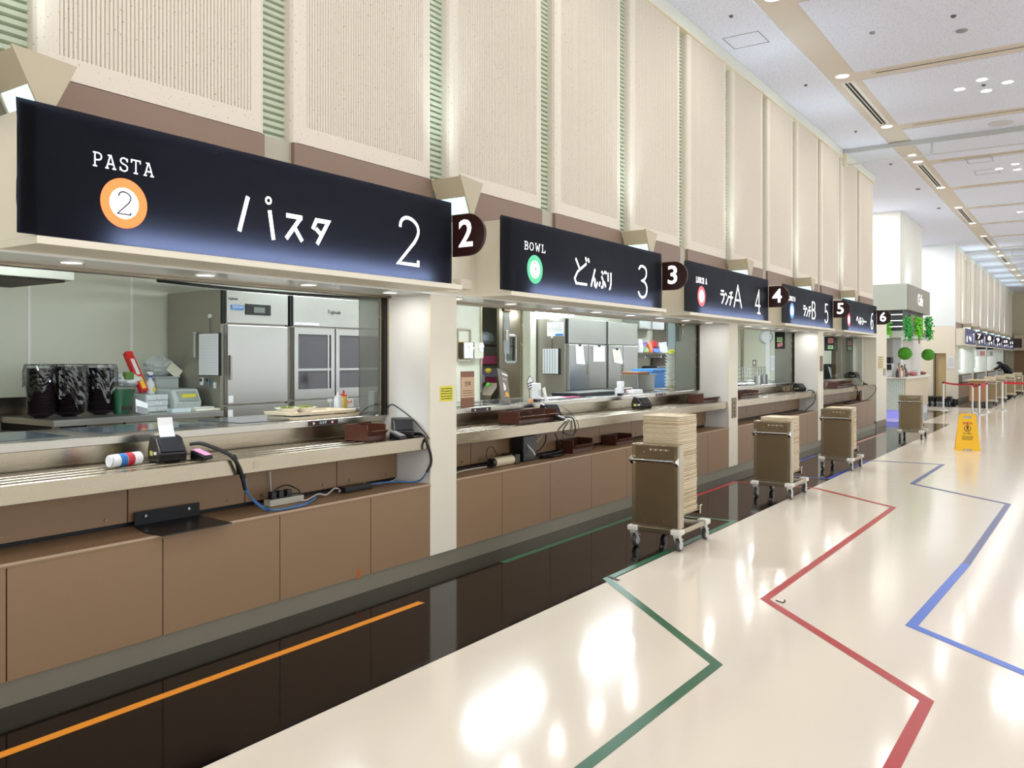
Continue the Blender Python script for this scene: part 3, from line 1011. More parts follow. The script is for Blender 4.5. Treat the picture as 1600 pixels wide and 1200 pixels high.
def sign(n, y0, en, enw, ring, kana, sw, label, first=False):
    y1 = y0 + SIGN_W
    t = thing('sign_lightbox', label, 'illuminated sign', (-WS, y0, SIGN_Z), group='black lightbox signs over the counters')
    yb0 = y0 + (0.075 if first else 0.13)
    h = MB()       # open-fronted box: back, top, ends, bottom
    h.box(-WF + 0.001, -WF + 0.02, yb0, y1, Z_SOF + 0.004, SIGN_Z + SIGN_H - 0.01)
    h.box(-WF + 0.02, -WS - 0.012, yb0, yb0 + 0.015, Z_SOF + 0.0365, SIGN_Z + SIGN_H - 0.01)
    h.box(-WF + 0.02, -WS - 0.012, y1 - 0.015, y1, Z_SOF + 0.0365, SIGN_Z + SIGN_H - 0.01)
    h.box(-WF + 0.02, -WS - 0.012, yb0 + 0.015, y1 - 0.015, SIGN_Z + SIGN_H - 0.03, SIGN_Z + SIGN_H - 0.01)
    h.box(-WF + 0.02, -WS + 0.004, yb0, y1 + 0.11, Z_SOF + 0.0045, Z_SOF + 0.036)
    h.build('housing', M_cream, t)
    MB().box(-WS - 0.0105, -WS - 0.0085, y0 + 0.003, yb0 - 0.0005, SIGN_Z + 0.002, SIGN_Z + SIGN_H - 0.012).build('light_stop_strip', M_blackm, t)  # added black strip, stops light passing through the film overhang
    # film: a slightly rippled sheet
    f = MB()
    nx, nz = 60, 8
    vs, fs = [], []
    for i in range(nx + 1):
        for j in range(nz + 1):
            u, v = i / nx, j / nz
            rip = 0.0012 * math.sin(u * 21 + n) * math.sin(v * 5 + u * 9) + 0.0008 * math.sin(u * 57 + v * 3)
            edge = 0.006 * math.sin(v * 9 + n) * (1 - min(1, u * 25))
            vs.append((-WS + rip, y0 + u * SIGN_W + edge, SIGN_Z + v * SIGN_H))
    for i in range(nx):
        for j in range(nz):
            a = i * (nz + 1) + j
            fs.append((a, a + nz + 1, a + nz + 2, a + 1))
    f.add(vs, fs).build('sign_face', M_film, t, smooth=True)
    area('sign_lamp', (-WS - 0.075, (y0 + 0.42 + y1 - 0.22) / 2, SIGN_Z + 0.02), (0, math.radians(68), math.pi), 0.02, SIGN_W - 0.62, 2.6, (0.86, 0.92, 1.0))
    X = -WS + 0.0035
    if en:
        face_x(strokes_mb(latin(en, 0.0575, enw), 0.0052), X, y0 + 0.45, SIGN_Z + 0.325).build('lettering', M_letter, t)
    rg = mat('ring_' + ring[0], ring[1], 0.4, emit=0.8)
    fx = face_x(disc_mb(0.110, 48, 0.0008, 0.068), X, y0 + 0.45, SIGN_Z + 0.183)
    fx.build('number_ring', rg, t)
    face_x(disc_mb(0.069, 40, 0.0008), X, y0 + 0.45, SIGN_Z + 0.183).build('ring_centre', M_letter, t)
    face_x(strokes_mb(put(NUM[str(n)], -0.033, -0.05, 0.066, 0.10), 0.0065), X + 0.001, y0 + 0.45, SIGN_Z + 0.183).build('ring_digit', mat('navy_digit', (40, 40, 66), 0.5), t)
    kb = strokes_mb(kana, sw)
    if n == 2:
        kb.join(disc_mb(0.0215, 24, 0.0008, 0.011).xf(Matrix.Translation((1.245, 0.318, 0))))
    face_x(kb, X, y0, SIGN_Z).build('kana_lettering', M_letter, t)
    face_x(strokes_mb(put(NUM[str(n)], 2.24, 0.082, 0.2, 0.295), 0.021), X, y0, SIGN_Z).build('number', M_letter, t)
    return t


ORNG, GRN, RED_, BLU, PNK = ('orange', (250, 120, 60)), ('green', (70, 165, 120)), ('red', (235, 85, 95)), ('blue', (70, 130, 215)), ('crimson', (235, 70, 90))
k2 = put(KANA['pa'][1], 1.06, 0.14, 0.235, 0.18)
k2 = [[(1.062, 0.137), (1.115, 0.318)], [(1.278, 0.118), (1.252, 0.268)]] + put(K_SU, 1.36, 0.13, 0.115, 0.14) + put(K_TA, 1.535, 0.127, 0.13, 0.14)
sign(2, SY[0], 'PASTA', 0.285, ORNG, k2, 0.0235, 'Black backlit sign for counter 2 with orange ring and katakana pasta', True)
k3 = put(K_DO, 1.04, 0.118, 0.26, 0.235) + put(K_N, 1.33, 0.112, 0.12, 0.155) + put(K_BU, 1.475, 0.112, 0.13, 0.155) + put(K_RI, 1.63, 0.11, 0.075, 0.155)
sign(3, SY[1], 'BOWL', 0.29, GRN, k3, 0.0195, 'Black backlit sign for counter 3 with green ring and hiragana')
kl = put(K_RA, 1.02, 0.135, 0.13, 0.15) + put(K_NN, 1.17, 0.13, 0.12, 0.15) + put(K_CHI, 1.3, 0.13, 0.13, 0.16)
sign(4, SY[2], 'LUNCH A', 0.31, RED_, kl + put(K_A, 1.46, 0.115, 0.28, 0.26), 0.021, 'Black backlit sign for counter 4 with red ring and letter A')
sign(5, SY[3], 'LUNCH B', 0.31, BLU, kl + put(K_B, 1.49, 0.115, 0.2, 0.25), 0.021, 'Black backlit sign for counter 5 with blue ring and letter B')
k6 = put(K_HE, 1.02, 0.13, 0.2, 0.15) + put(K_RU, 1.24, 0.13, 0.18, 0.14) + put(K_SHI, 1.45, 0.13, 0.17, 0.13) + put(K_BAR, 1.65, 0.13, 0.19, 0.13)
sign(6, SY[4], None, 0, PNK, k6, 0.021, 'Black backlit sign for counter 6 with crimson ring')


def badge(s, y, z, label, dz=0.278, w=0.27):
    """D-shaped plate that stands out from the wall and faces the camera"""
    t = thing('projecting_sign', label, 'number sign', (-WS, y, z), group='maroon number plates')
    r = dz / 2
    pts = [(-WS + 0.004, z), (-WS + w - r, z)]
    for i in range(1, 24):
        a = -math.pi / 2 + math.pi * i / 24
        pts.append((-WS + w - r + r * math.cos(a), z + r + r * math.sin(a)))
    pts += [(-WS + w - r, z + dz), (-WS + 0.004, z + dz)]
    MB().prism(pts, 'y', y - 0.012, y + 0.012).build('plate', M_badge, t, bevel=0.002)
    tm = text_mb(s, 0.25 if len(s) == 1 else 0.18, 0.004)
    face_my(tm, -WS + 0.118, y - 0.0135, z + r).build('digit', M_letter, t)
    return t


for i, y0 in enumerate(SY):
    badge(str(i + 2), y0 + SIGN_W + 0.013, 2.18, 'Maroon rounded plate with a white %d beside counter sign %d' % (i + 2, i + 2))

# second block signs: the same kind, seen nearly edge-on
for i, (a, b) in enumerate(SG2):
    n = 7 + i
    t = thing('sign_lightbox', 'Black backlit sign in the far block hung before the plate numbered %d' % n if n < 12 else 'farthest black backlit sign in the far block', 'illuminated sign', (-WS, a, SIGN_Z), group='black lightbox signs in the far block')
    MB().box(-WF + 0.001, -WS - 0.006, a + 0.1, b, Z_SOF, SIGN_Z + SIGN_H).build('housing', M_cream, t)
    MB().box(-WS - 0.006, -WS, a, b, SIGN_Z, SIGN_Z + SIGN_H).build('sign_face', mat('dark_navy_sign', (44, 46, 72), 0.35, emit=0.12, ecol=(90, 110, 190)), t)
    MB().box(-WS - 0.03, -WS + 0.02, a, b, Z_SOF + 0.002, SIGN_Z - 0.002).build('ledge', M_cream, t)
    pl = put(K_HE, 1.02, 0.13, 0.3, 0.17) + put(K_RU, 1.4, 0.13, 0.2, 0.15) + put(NUM['7'] if n == 7 else [[(0.3, 0), (0.3, 1)]], 2.3, 0.09, 0.2, 0.3)
    face_x(strokes_mb(pl, 0.05), -WS + 0.002, a, SIGN_Z).build('lettering', M_letter, t)
    face_x(disc_mb(0.11, 24, 0.001), -WS + 0.002, a + 0.45, SIGN_Z + 0.18).build('number_ring', M_letter, t)
    if n < 12:
        badge(str(n), b + 0.013, 2.18, 'Maroon rounded plate with a white %d in the far block' % n)
p = onY(1590, 537, 53)
t = thing('projecting_sign', 'small dark maroon sign with pale marks beyond the plate numbered 11', 'sign', (p.x, 53, p.z))
MB().box(p.x - 0.25, p.x + 0.2, 52.98, 53.02, 2.1, 2.6).build('plate', M_badge, t)

# ------------------------------------------------------------------ wedge-shaped uplights under every second slot
def uplight(yc, label, watts=2.0, lamp=True):
    t = thing('wall_washer', label, 'wall light', (-3.7, yc, 2.52), group='wedge wall washers')
    x0, x1, zt, zb, hw = -3.835, -3.575, 2.765, 2.515, 0.135
    for xx in (x0, x1 - 0.012):
        MB().prism([(yc - hw, zt), (yc + hw, zt - 0.02), (yc + 0.025, zb), (yc - 0.015, zb)], 'x', xx, xx + 0.012).build('end_plate', M_tan, t)
    # near sloping face: upper metal part, lower glowing part
    def pt(f_):
        return (yc - hw + 0.012 + (hw - 0.03) * f_, zt - 0.008 - (zt - zb - 0.012) * f_)
    a, b, c = pt(0), pt(0.56), pt(1.0)
    MB().add([(x0 + 0.012, a[0], a[1]), (x1 - 0.012, a[0], a[1]), (x1 - 0.012, b[0], b[1]), (x0 + 0.012, b[0], b[1]),
              (x0 + 0.012, a[0] + 0.008, a[1]), (x1 - 0.012, a[0] + 0.008, a[1]), (x1 - 0.012, b[0] + 0.008, b[1]), (x0 + 0.012, b[0] + 0.008, b[1])],
             [(0, 1, 2, 3), (7, 6, 5, 4), (0, 4, 5, 1), (1, 5, 6, 2), (2, 6, 7, 3), (3, 7, 4, 0)]).build('shade', M_tan, t)
    MB().add([(x0 + 0.02, b[0] + 0.002, b[1]), (x1 - 0.02, b[0] + 0.002, b[1]), (x1 - 0.02, c[0] + 0.002, c[1]), (x0 + 0.02, c[0] + 0.002, c[1]),
              (x0 + 0.02, b[0] + 0.008, b[1]), (x1 - 0.02, b[0] + 0.008, b[1]), (x1 - 0.02, c[0] + 0.008, c[1]), (x0 + 0.02, c[0] + 0.008, c[1])],
             [(0, 1, 2, 3), (7, 6, 5, 4), (0, 4, 5, 1), (1, 5, 6, 2), (2, 6, 7, 3), (3, 7, 4, 0)]).build('glowing_window', M_glow, t)
    far = MB().add([(x0 + 0.012, yc + hw - 0.012, zt - 0.03), (x1 - 0.012, yc + hw - 0.012, zt - 0.03), (x1 - 0.012, yc + 0.022, zb + 0.005), (x0 + 0.012, yc + 0.022, zb + 0.005),
                    (x0 + 0.012, yc + hw - 0.02, zt - 0.03), (x1 - 0.012, yc + hw - 0.02, zt - 0.03), (x1 - 0.012, yc + 0.014, zb + 0.005), (x0 + 0.012, yc + 0.014, zb + 0.005)],
                   [(0, 1, 2, 3), (7, 6, 5, 4), (0, 4, 5, 1), (1, 5, 6, 2), (2, 6, 7, 3), (3, 7, 4, 0)])
    far.build('back_plate', M_tan, t)
    if lamp:
        l = area('uplight_lamp', (-3.74, yc, 2.74), (math.pi, math.radians(10), 0), 0.16, 0.18, watts, (0.72, 0.93, 1.0), spread=math.radians(70))
    return t


for i in range(6):
    uplight(SLOT0 + SLOTW / 2 + 2 * SLOTP * i, 'Beige wedge-shaped uplight glowing cool white, %s from the camera along the counters' % ORD[i])
for i in range(7):
    uplight(34.3 + 2.926 * i, 'Beige wedge-shaped uplight in the far block, %s from the cafe' % ORD[i], 5, True)

# downlights in the soffit
k = 0
for i in range(0, 24):
    y = 2.15 - 2 * 0.735 + 0.735 * i
    if any(a - 0.22 < y < b + 0.12 for a, b in PILL) or y > 19.4:
        continue
    downlight(-3.985, y, Z_SOF - 0.006, 0.05, '%s small downlight in the glossy soffit over the counters' % ORD[k].capitalize(), 1.3, 'small downlights under the soffit', em=mat('small_lamp', (255, 250, 238), 0.5, emit=3.0))
    k += 1

# ================================================================== serving counters
def AT(px, W):
    """Y of the point that shows at column px on the plane W to the left"""
    d = math.hypot(F, 907.0) * W / (1707.0 - px)
    return (d - W * KS) / KC


bl = struct(MB().box(-3.95, -3.866, -1.6, 19.58, 0.0015, 0.1125).build('baseboard_left', mat('plinth_steel', (150, 142, 122), 0.4, metal=0.6, noise=0.06), None))
BAYN = ['pasta counter', 'long counter right of the first pillar', 'counter right of the second pillar', 'last counter before the end pier']
M_screw = mat('brass_screw', (150, 132, 100), 0.4, metal=0.8)
M_lip = mat('lip_highlight', (186, 160, 134), 0.35)
for b, (y0, y1) in enumerate(BAYS):
    y0 = max(y0, -1.58)
    y1 = min(y1, 19.38)
    seams = []
    if b == 0:
        s_ = [y0] + [2.54 + 0.744 * i for i in range(-5, 3) if 2.54 + 0.744 * i > y0 + 0.1] + [y1]
    else:
        n = max(2, round((y1 - y0 - 0.59) / 0.745))
        s_ = [y0, y0 + 0.59] + [y0 + 0.59 + (y1 - y0 - 0.59) * (i + 1) / n for i in range(n)]
    t = thing('counter_base', 'brown laminate base cabinet with open shelf, the %s' % BAYN[b], 'counter', (-WF, y0, 0.113), group='brown base cabinets')
    MB().box(-4.2, -WF - 0.021, y0, y1, 0.1135, 0.602).build('carcass', mat('brown_carcass', (96, 80, 66), 0.6), t)
    for i in range(len(s_) - 1):
        MB().box(-WF - 0.02, -WF, s_[i] + 0.003, s_[i + 1] - 0.003, 0.1135, Z_BASE - 0.008).build('front_panel', M_brown, t, bevel=0.0015)
        bp = MB().box(-WB - 0.02, -WB, s_[i] + 0.004, s_[i + 1] - 0.004, Z_BASE + 0.025, 0.862).build('back_panel', M_brown, t)
        sc = MB()
        for yy in (s_[i] + 0.12, s_[i + 1] - 0.12):
            sub(MB().cyl((-WB - 0.001, yy, Z_BASE + 0.055), (-WB + 0.006, yy, Z_BASE + 0.055), 0.009, n=10), 'screw', M_screw, bp)
    MB().box(-4.2, -WF + 0.003, y0, y1, 0.6025, Z_BASE).build('shelf_board', M_brown, t)
    MB().box(-WF + 0.0005, -WF + 0.004, y0, y1, 0.611, Z_BASE + 0.001).build('edge_highlight', M_lip, t)  # lighter strip paints a highlight along the shelf lip
    MB().box(-4.2, -WB - 0.021, y0, y1, Z_BASE + 0.0005, 0.862).build('void_shade', M_blackm, t)  # black sheet paints the shade in the gap behind the panels
    if b == 0:
        q = onX(560, 897, WF)
        MB().prism([(q.y - 0.02, q.z - 0.03), (q.y + 0.012, q.z - 0.028), (q.y + 0.02, q.z + 0.02), (q.y - 0.004, q.z + 0.035)], 'x', -WF + 0.0003, -WF + 0.0012).build('orange_tape_scrap', mat('orange_scrap', (176, 98, 40), 0.6), t)
    # tray rail
    r = thing('tray_rail', 'stainless tray rail with raised slide bars along the %s' % BAYN[b], 'tray rail', (-WR, y0, 0.864), group='stainless tray rails')
    MB().box(-WR - 0.012, -WR, y0, y1, 0.866, Z_RAIL).build('apron', M_steel, r, bevel=0.002)
    MB().box(-WRB + 0.001, -WR - 0.0125, y0, y1, 0.922, 0.936).build('deck', M_steel, r)
    for i in range(5):
        w = WR + 0.055 + i * 0.088
        MB().box(-w - 0.02, -w + 0.02, y0, y1, 0.9365, Z_RAIL - 0.002).build('slide_bar', M_steel, r, bevel=0.006)
    for yy in [y0 + 0.5 + 1.48 * i for i in range(8) if y0 + 0.5 + 1.48 * i < y1 - 0.2]:
        MB().box(-WRB + 0.02, -WR - 0.02, yy, yy + 0.03, 0.885, 0.9215).build('bracket', M_steeld, r)
    if b == 0:
        q = onX(400, 727, WR)
        MB().box(-WR + 0.0003, -WR + 0.0012, q.y - 0.016, q.y + 0.016, q.z - 0.022, q.z + 0.022).build('faded_sticker', mat('faded_sticker', (196, 184, 158), 0.6), r)
    # serving counter
    s = thing('serving_counter', 'stainless serving counter top under the window, the %s' % BAYN[b], 'counter', (-WC, y0, 0.95), group='stainless serving counters')
    e1 = y1 - 0.02
    MB().box(-4.98, -WC, y0, e1, 1.051, Z_TOP).build('counter_top', mat('counter_steel', (178, 172, 160), 0.22, metal=1.0, noise=0.08, nscale=2.4, stretch=(1, 1.2, 5), rvar=0.08), s, bevel=0.003)
    MB().box(-WRB - 0.015, -WRB, y0, e1 - 0.02, 0.9375, 1.0505).build('riser', M_steel, s)
    MB().box(-4.9, -WRB - 0.06, y0, e1, 0.16, 1.0505).build('body', M_steeld, s)
    MB().box(-WRB + 0.002, -WRB + 0.07, e1 - 0.13, e1 - 0.005, 0.954, 1.05).build('end_bracket', M_steel, s, bevel=0.003)
    for yy in [y0 + 0.9 * i for i in range(1, 7) if y0 + 0.9 * i < y1 - 0.4]:
        MB().box(-4.86, -4.42, yy - 0.36, yy + 0.36, Z_TOP + 0.0003, Z_TOP + 0.004).build('glass_inset', mat('dark_glass_inset', (70, 78, 84), 0.06, spec=0.7), s)

# windows over the counters
M_pane = glass_mat('grey_sliding_pane', (205, 212, 206), 0.8, 0.16, 0.03)
panes = [[(-1.0, 0.3), (4.35, 4.585)], [(9.85, 10.53)], [(13.86, 14.8)], [(17.5, 18.3), (18.35, 19.3)]]
for b, (y0, y1) in enumerate(BAYS):
    w = struct(thing('window_%d' % (b + 1), None, None, (-WW, y0, Z_TOP)))
    MB().box(-WW - 0.045, -WW + 0.01, y1 - 0.018, y1 - 0.0005, Z_TOP + 0.001, Z_SOF - 0.023).build('frame', M_steel, w)
    MB().box(-WW - 0.04, -WW + 0.005, y1 - 0.045, y1 - 0.0185, Z_TOP + 0.001, Z_SOF - 0.023).build('dark_channel', M_blackm, w)
    MB().box(-WW - 0.045, -WW + 0.01, y0 + 0.0005, y0 + 0.02, Z_TOP + 0.001, Z_SOF - 0.023).build('frame', M_steel, w)
    for (a, c) in panes[b]:
        MB().box(-WW - 0.024, -WW - 0.018, a, c - 0.002, Z_TOP + 0.004, Z_SOF - 0.024).build('sliding_pane', M_pane, w)
        MB().box(-WW - 0.03, -WW - 0.012, c - 0.03, c - 0.001, Z_TOP + 0.004, Z_SOF - 0.024).build('stile', M_steel, w)
# hanging latch stiles of the folding panes
for i, (px, lb) in enumerate(((791, 'hanging clear pane edge with steel clamp near the menu stand'), (1066, 'hanging clear pane edge with steel clamp over the bowl tower'))):
    y = AT(px, 4.24)
    t = thing('pane_stile', lb, 'window hardware', (-4.24, y, 1.5))
    MB().box(-4.255, -4.225, y - 0.05, y + 0.05, Z_SOF - 0.05, Z_SOF - 0.0225).build('clamp', M_steeld, t, bevel=0.004)
    MB().box(-4.246, -4.234, y - 0.045, y + 0.045, 1.55 if i == 0 else 1.72, Z_SOF - 0.051).build('pane_strip', M_pane, t)
    MB().box(-4.2335, -4.226, y - 0.02, y + 0.01, 1.66 if i == 0 else 1.8, 1.75 if i == 0 else 1.87).build('catch', M_steel, t, bevel=0.003)

# notes and plates on the pillars
def note(px, py, W, w, h, m, label, text=None, tcol=None, ts=0.02, name='notice'):
    p = onX(px, py, W)
    t = thing(name, label, 'notice', (p.x, p.y, p.z - h / 2))
    MB().box(p.x - 0.001, p.x + 0.002, p.y - w / 2, p.y + w / 2, p.z - h / 2, p.z + h / 2).build('sheet', m, t)
    if text:
        mb = MB()
        n = len(text)
        for i, s in enumerate(text):
            if isinstance(s, str):
                mb.join(face_x(text_mb(s, ts), p.x + 0.0026, p.y, p.z + h * (0.5 - (i + 0.5) / n)))
        mb.build('lettering', tcol or M_ink, t)
    return t


M_yel = mat('yellow_note', (232, 222, 70), 0.6)


def scribble(n, wd, h, rnd, lw=0.004, col=None):
    """rows of short ink strokes for print too small to read in the photo"""
    pl = []
    for i in range(n):
        z = h * (0.5 - (i + 0.8) / (n + 0.6))
        x = -wd / 2
        while x < wd / 2 - 0.005:
            l = rnd.uniform(0.006, 0.02)
            pl.append([(x, z + rnd.uniform(-.002, .002)), (min(x + l, wd / 2), z + rnd.uniform(-.002, .002))])
            x += l + rnd.uniform(0.004, 0.008)
    return strokes_mb(pl, lw)


p = onX(697.5, 615, WF - 0.003)
t = thing('notice', 'yellow notice stuck to the cream pillar right of the pasta counter', 'notice', (p.x, p.y, p.z - 0.055))
MB().box(p.x, p.x + 0.002, p.y - 0.075, p.y + 0.075, p.z - 0.055, p.z + 0.055).build('sheet', M_yel, t)
face_x(scribble(5, 0.125, 0.1, random.Random(3), 0.007), p.x + 0.0022, p.y, p.z).build('print', M_ink, t)
for px, py, lb in ((1146.5, 637, 'brown switch plate with small keys on the second pillar'), (1283, 568, 'brown switch plate with small keys on the third pillar')):
    p = onX(px, py, WF - 0.003)
    t = thing('switch_plate', lb, 'switch', (p.x, p.y, p.z - 0.12))
    MB().box(p.x, p.x + 0.012, p.y - 0.075, p.y + 0.075, p.z - 0.13, p.z + 0.13).build('plate', mat('bronze_plate', (120, 98, 78), 0.3, metal=0.5), t, bevel=0.003)
    for dz in (-0.09, -0.045, 0.0, 0.06):
        MB().cyl((p.x + 0.0125, p.y, p.z + dz), (p.x + 0.018, p.y, p.z + dz), 0.013, n=14).build('key', M_steeld, t)
for j, (px, py, w, h, m, lb) in enumerate(((1375.5, 566, 0.26, 0.62, mat('ochre_print', (226, 210, 168), 0.6), 'beige paper notices stuck on the end pier facing the hall'),)):
    p = onX(px, py, WF)
    t = thing('notice', lb, 'notice', (p.x, p.y, p.z - h / 2))
    MB().box(p.x + 0.001, p.x + 0.003, p.y - 0.3, p.y + 0.35, p.z - 0.16, p.z + 0.14).build('sheet', m, t)
    face_x(scribble(6, 0.5, 0.28, random.Random(5), 0.012), p.x + 0.0034, p.y, p.z).build('print', mat('olive_ink', (110, 96, 60), 0.6), t)
p = onX(1381.5, 581, WF)
one(MB().box(p.x + 0.0005, p.x + 0.02, p.y - 0.1, p.y + 0.1, p.z - 0.08, p.z + 0.08), 'wall_plate', M_greige, 'small grey metal plate low on the end pier below the notices', 'wall plate', bevel=0.003)

# ================================================================== tray trolleys
M_tray = mat('cream_tray', (236, 220, 190), 0.45, noise=0.05, nscale=30)
M_trayd = mat('cream_tray_dull', (214, 192, 156), 0.5, noise=0.05, nscale=30)
M_caster = mat('pale_bumper', (222, 218, 208), 0.45)
M_wheel = mat('grey_wheel', (70, 70, 70), 0.5)
M_hub = mat('wheel_hub', (205, 203, 196), 0.4)


def tray_mb(w, l, h):
    """cafeteria tray with a raised rim and rounded corners, local, base at z=0"""
    def ring(ww, ll, r, z):
        out = []
        for cx, cy, a0 in ((ww / 2 - r, ll / 2 - r, 0), (-ww / 2 + r, ll / 2 - r, 90), (-ww / 2 + r, -ll / 2 + r, 180), (ww / 2 - r, -ll / 2 + r, 270)):
            for k in range(4):
                a = math.radians(a0 + 30 * k)
                out.append((cx + r * math.cos(a), cy + r * math.sin(a), z))
        return out
    rings = [ring(w - 0.014, l - 0.014, 0.03, 0), ring(w, l, 0.035, h), ring(w - 0.006, l - 0.006, 0.033, h + 0.001), ring(w - 0.02, l - 0.02, 0.027, 0.002)]
    vs = sum(rings, [])
    n = 16
    fs = []
    for k in range(3):
        for i in range(n):
            fs.append((k * n + i, k * n + (i + 1) % n, (k + 1) * n + (i + 1) % n, (k + 1) * n + i))
    fs.append(tuple(range(n - 1, -1, -1)))
    fs.append(tuple(range(3 * n, 4 * n)))
    return MB().add(vs, fs)


def trolley():
    t = thing('tray_trolley', '', 'trolley', (0, 0, 0))
    # frame: x across (0 = middle), y to the back, front at y=0
    fr = MB()
    fr.box(-0.215, 0.215, 0.0, 0.03, 0.135, 0.175)
    fr.box(-0.215, 0.215, 0.57, 0.6, 0.135, 0.175)
    fr.box(-0.215, -0.185, 0.03, 0.57, 0.135, 0.175)
    fr.box(0.185, 0.215, 0.03, 0.57, 0.135, 0.175)
    fr.box(-0.185, 0.185, 0.03, 0.57, 0.16, 0.166)
    fr.build('base_frame', M_steel, t, bevel=0.003)
    MB().box(-0.2, 0.2, 0.015, 0.115, 0.176, 0.828).build('mast_housing', M_steel, t, bevel=0.006)
    MB().box(-0.165, 0.165, 0.0125, 0.0148, 0.2, 0.812).build('front_panel', mat('front_panel_steel', (140, 122, 94), 0.33, metal=0.9, noise=0.06, nscale=2.5, rvar=0.05), t)
    MB().box(0.2005, 0.2025, 0.02, 0.11, 0.18, 0.825).build('side_trim', M_steel, t)
    for i in range(8):
        x = -0.035 + 0.022 * i
        MB().cyl((x, 0.0145, 0.787), (x, 0.0085, 0.787), 0.008, n=12).build('hole_plug', M_chrome if i % 2 else mat('pale_plug', (205, 196, 170), 0.4), t)
    for x, z in ((-0.09, 0.765), (0.06, 0.758), (-0.085, 0.23), (0.075, 0.226)):
        MB().cyl((x, 0.0125, z), (x, 0.008, z), 0.006, n=10).build('bolt', M_chrome, t)
    h = MB().cyl((-0.19, -0.035, 0.705), (0.19, -0.035, 0.705), 0.0125, n=16).build('handle', M_chrome, t, smooth=True)
    for x in (-0.19, 0.19):
        b = MB().prism([(0.0148, 0.735), (-0.02, 0.722), (-0.05, 0.712), (-0.05, 0.697), (-0.02, 0.688), (0.0148, 0.665)], 'x', x - 0.012, x + 0.012)
        sub(b, 'handle_bracket', M_chrome, h, world=False)
    for x, y in ((-0.185, 0.03), (0.185, 0.03), (-0.185, 0.57), (0.185, 0.57)):
        MB().box(x - 0.045, x + 0.045, y - 0.045, y + 0.045, 0.134, 0.178).build('corner_bumper', M_caster, t, bevel=0.012)
        c = MB()
        c.box(x - 0.022, x + 0.022, y - 0.03, y + 0.03, 0.118, 0.1335)
        c.prism([(y - 0.028, 0.118), (y + 0.02, 0.118), (y + 0.045, 0.05), (y + 0.025, 0.045)], 'x', x - 0.024, x - 0.019)
        c.prism([(y - 0.028, 0.118), (y + 0.02, 0.118), (y + 0.045, 0.05), (y + 0.025, 0.045)], 'x', x + 0.019, x + 0.024)
        c.prism([(y + 0.05, 0.1), (y + 0.09, 0.085), (y + 0.09, 0.078), (y + 0.045, 0.088)], 'x', x - 0.012, x + 0.012)
        co = c.build('caster', M_hub, t)
        sub(MB().cyl((x - 0.015, y + 0.032, 0.051), (x + 0.015, y + 0.032, 0.051), 0.049, n=24), 'wheel', M_wheel, co, world=False, bevel=0.006)
        sub(MB().cyl((x - 0.0185, y + 0.032, 0.051), (x + 0.0185, y + 0.032, 0.051), 0.034, n=20), 'hub', M_hub, co, world=False)
    lf = MB()
    lf.box(-0.17, 0.17, 0.1165, 0.5, 0.262, 0.268)
    lf.box(-0.17, 0.17, 0.525, 0.55, 0.225, 0.29)
    lf.box(-0.17, 0.17, 0.5, 0.5249, 0.262, 0.2675)
    lf.build('lift_platform', M_steel, t, bevel=0.003)
    sub(MB().tube([(0.16, 0.55, 0.288), (0.165, 0.575, 0.293), (0.16, 0.59, 0.286)], 0.004, 6), 'hook', M_chrome, t.children[-1], world=False)
    return t


TR = trolley()
TRAY = tray_mb(0.335, 0.375, 0.0118)
TRAY_ME = TRAY.build('serving_tray', M_tray, None, loc=(0, 0, 0))
TRAY_DULL = TRAY.build('serving_tray', M_trayd, None, loc=(0, 0, 0)).data
bpy.data.objects.remove([o for o in bpy.data.objects if o.data == TRAY_DULL][0])
TRAY_USED = [False]


def tray(x, y, z, rz, label, group, m=None):
    o = TRAY_ME if not TRAY_USED[0] else TRAY_ME.copy()
    if TRAY_USED[0]:
        COL.objects.link(o)
    TRAY_USED[0] = True
    if R.random() < 0.12 and o is not TRAY_ME:
        o.data = TRAY_DULL
    o.location = (x, y, z)
    o.rotation_euler = (0, 0, rz)
    tag(o, label, 'tray', group)
    return o


carts = [  # x centre, front Y, yaw, trays, label
    (-2.845, 6.15, 0.0, 56, 'Stainless tray trolley nearest the camera with the tallest stack of trays', 'nearest trolley, the tallest stack'),
    (-2.85, 9.13, 0.0, 43, 'Second stainless tray trolley, standing by the red tape', 'second trolley from the camera'),
    (-2.85, 11.9, 0.0, 41, 'Third stainless tray trolley, standing by the blue tape edge', 'third trolley from the camera'),
    (-2.80, 17.25, 0.02, 38, 'Fourth stainless tray trolley, alone in front of the cafe', 'fourth trolley, in front of the cafe'),
    (-2.72, 31.2, 0.1, 46, 'Steel tray trolley nearest the red belt posts in the far block', 'far trolley beside the red belt posts'),
    (-2.66, 34.0, 0.1, 40, 'Second steel tray trolley in the row at the far counters', 'second trolley of the far row'),
    (-2.62, 37.6, 0.1, 42, 'Third steel tray trolley in the row at the far counters', 'third trolley of the far row'),
    (-2.6, 41.6, 0.1, 40, 'Fourth steel tray trolley in the row at the far counters', 'fourth trolley of the far row'),
]
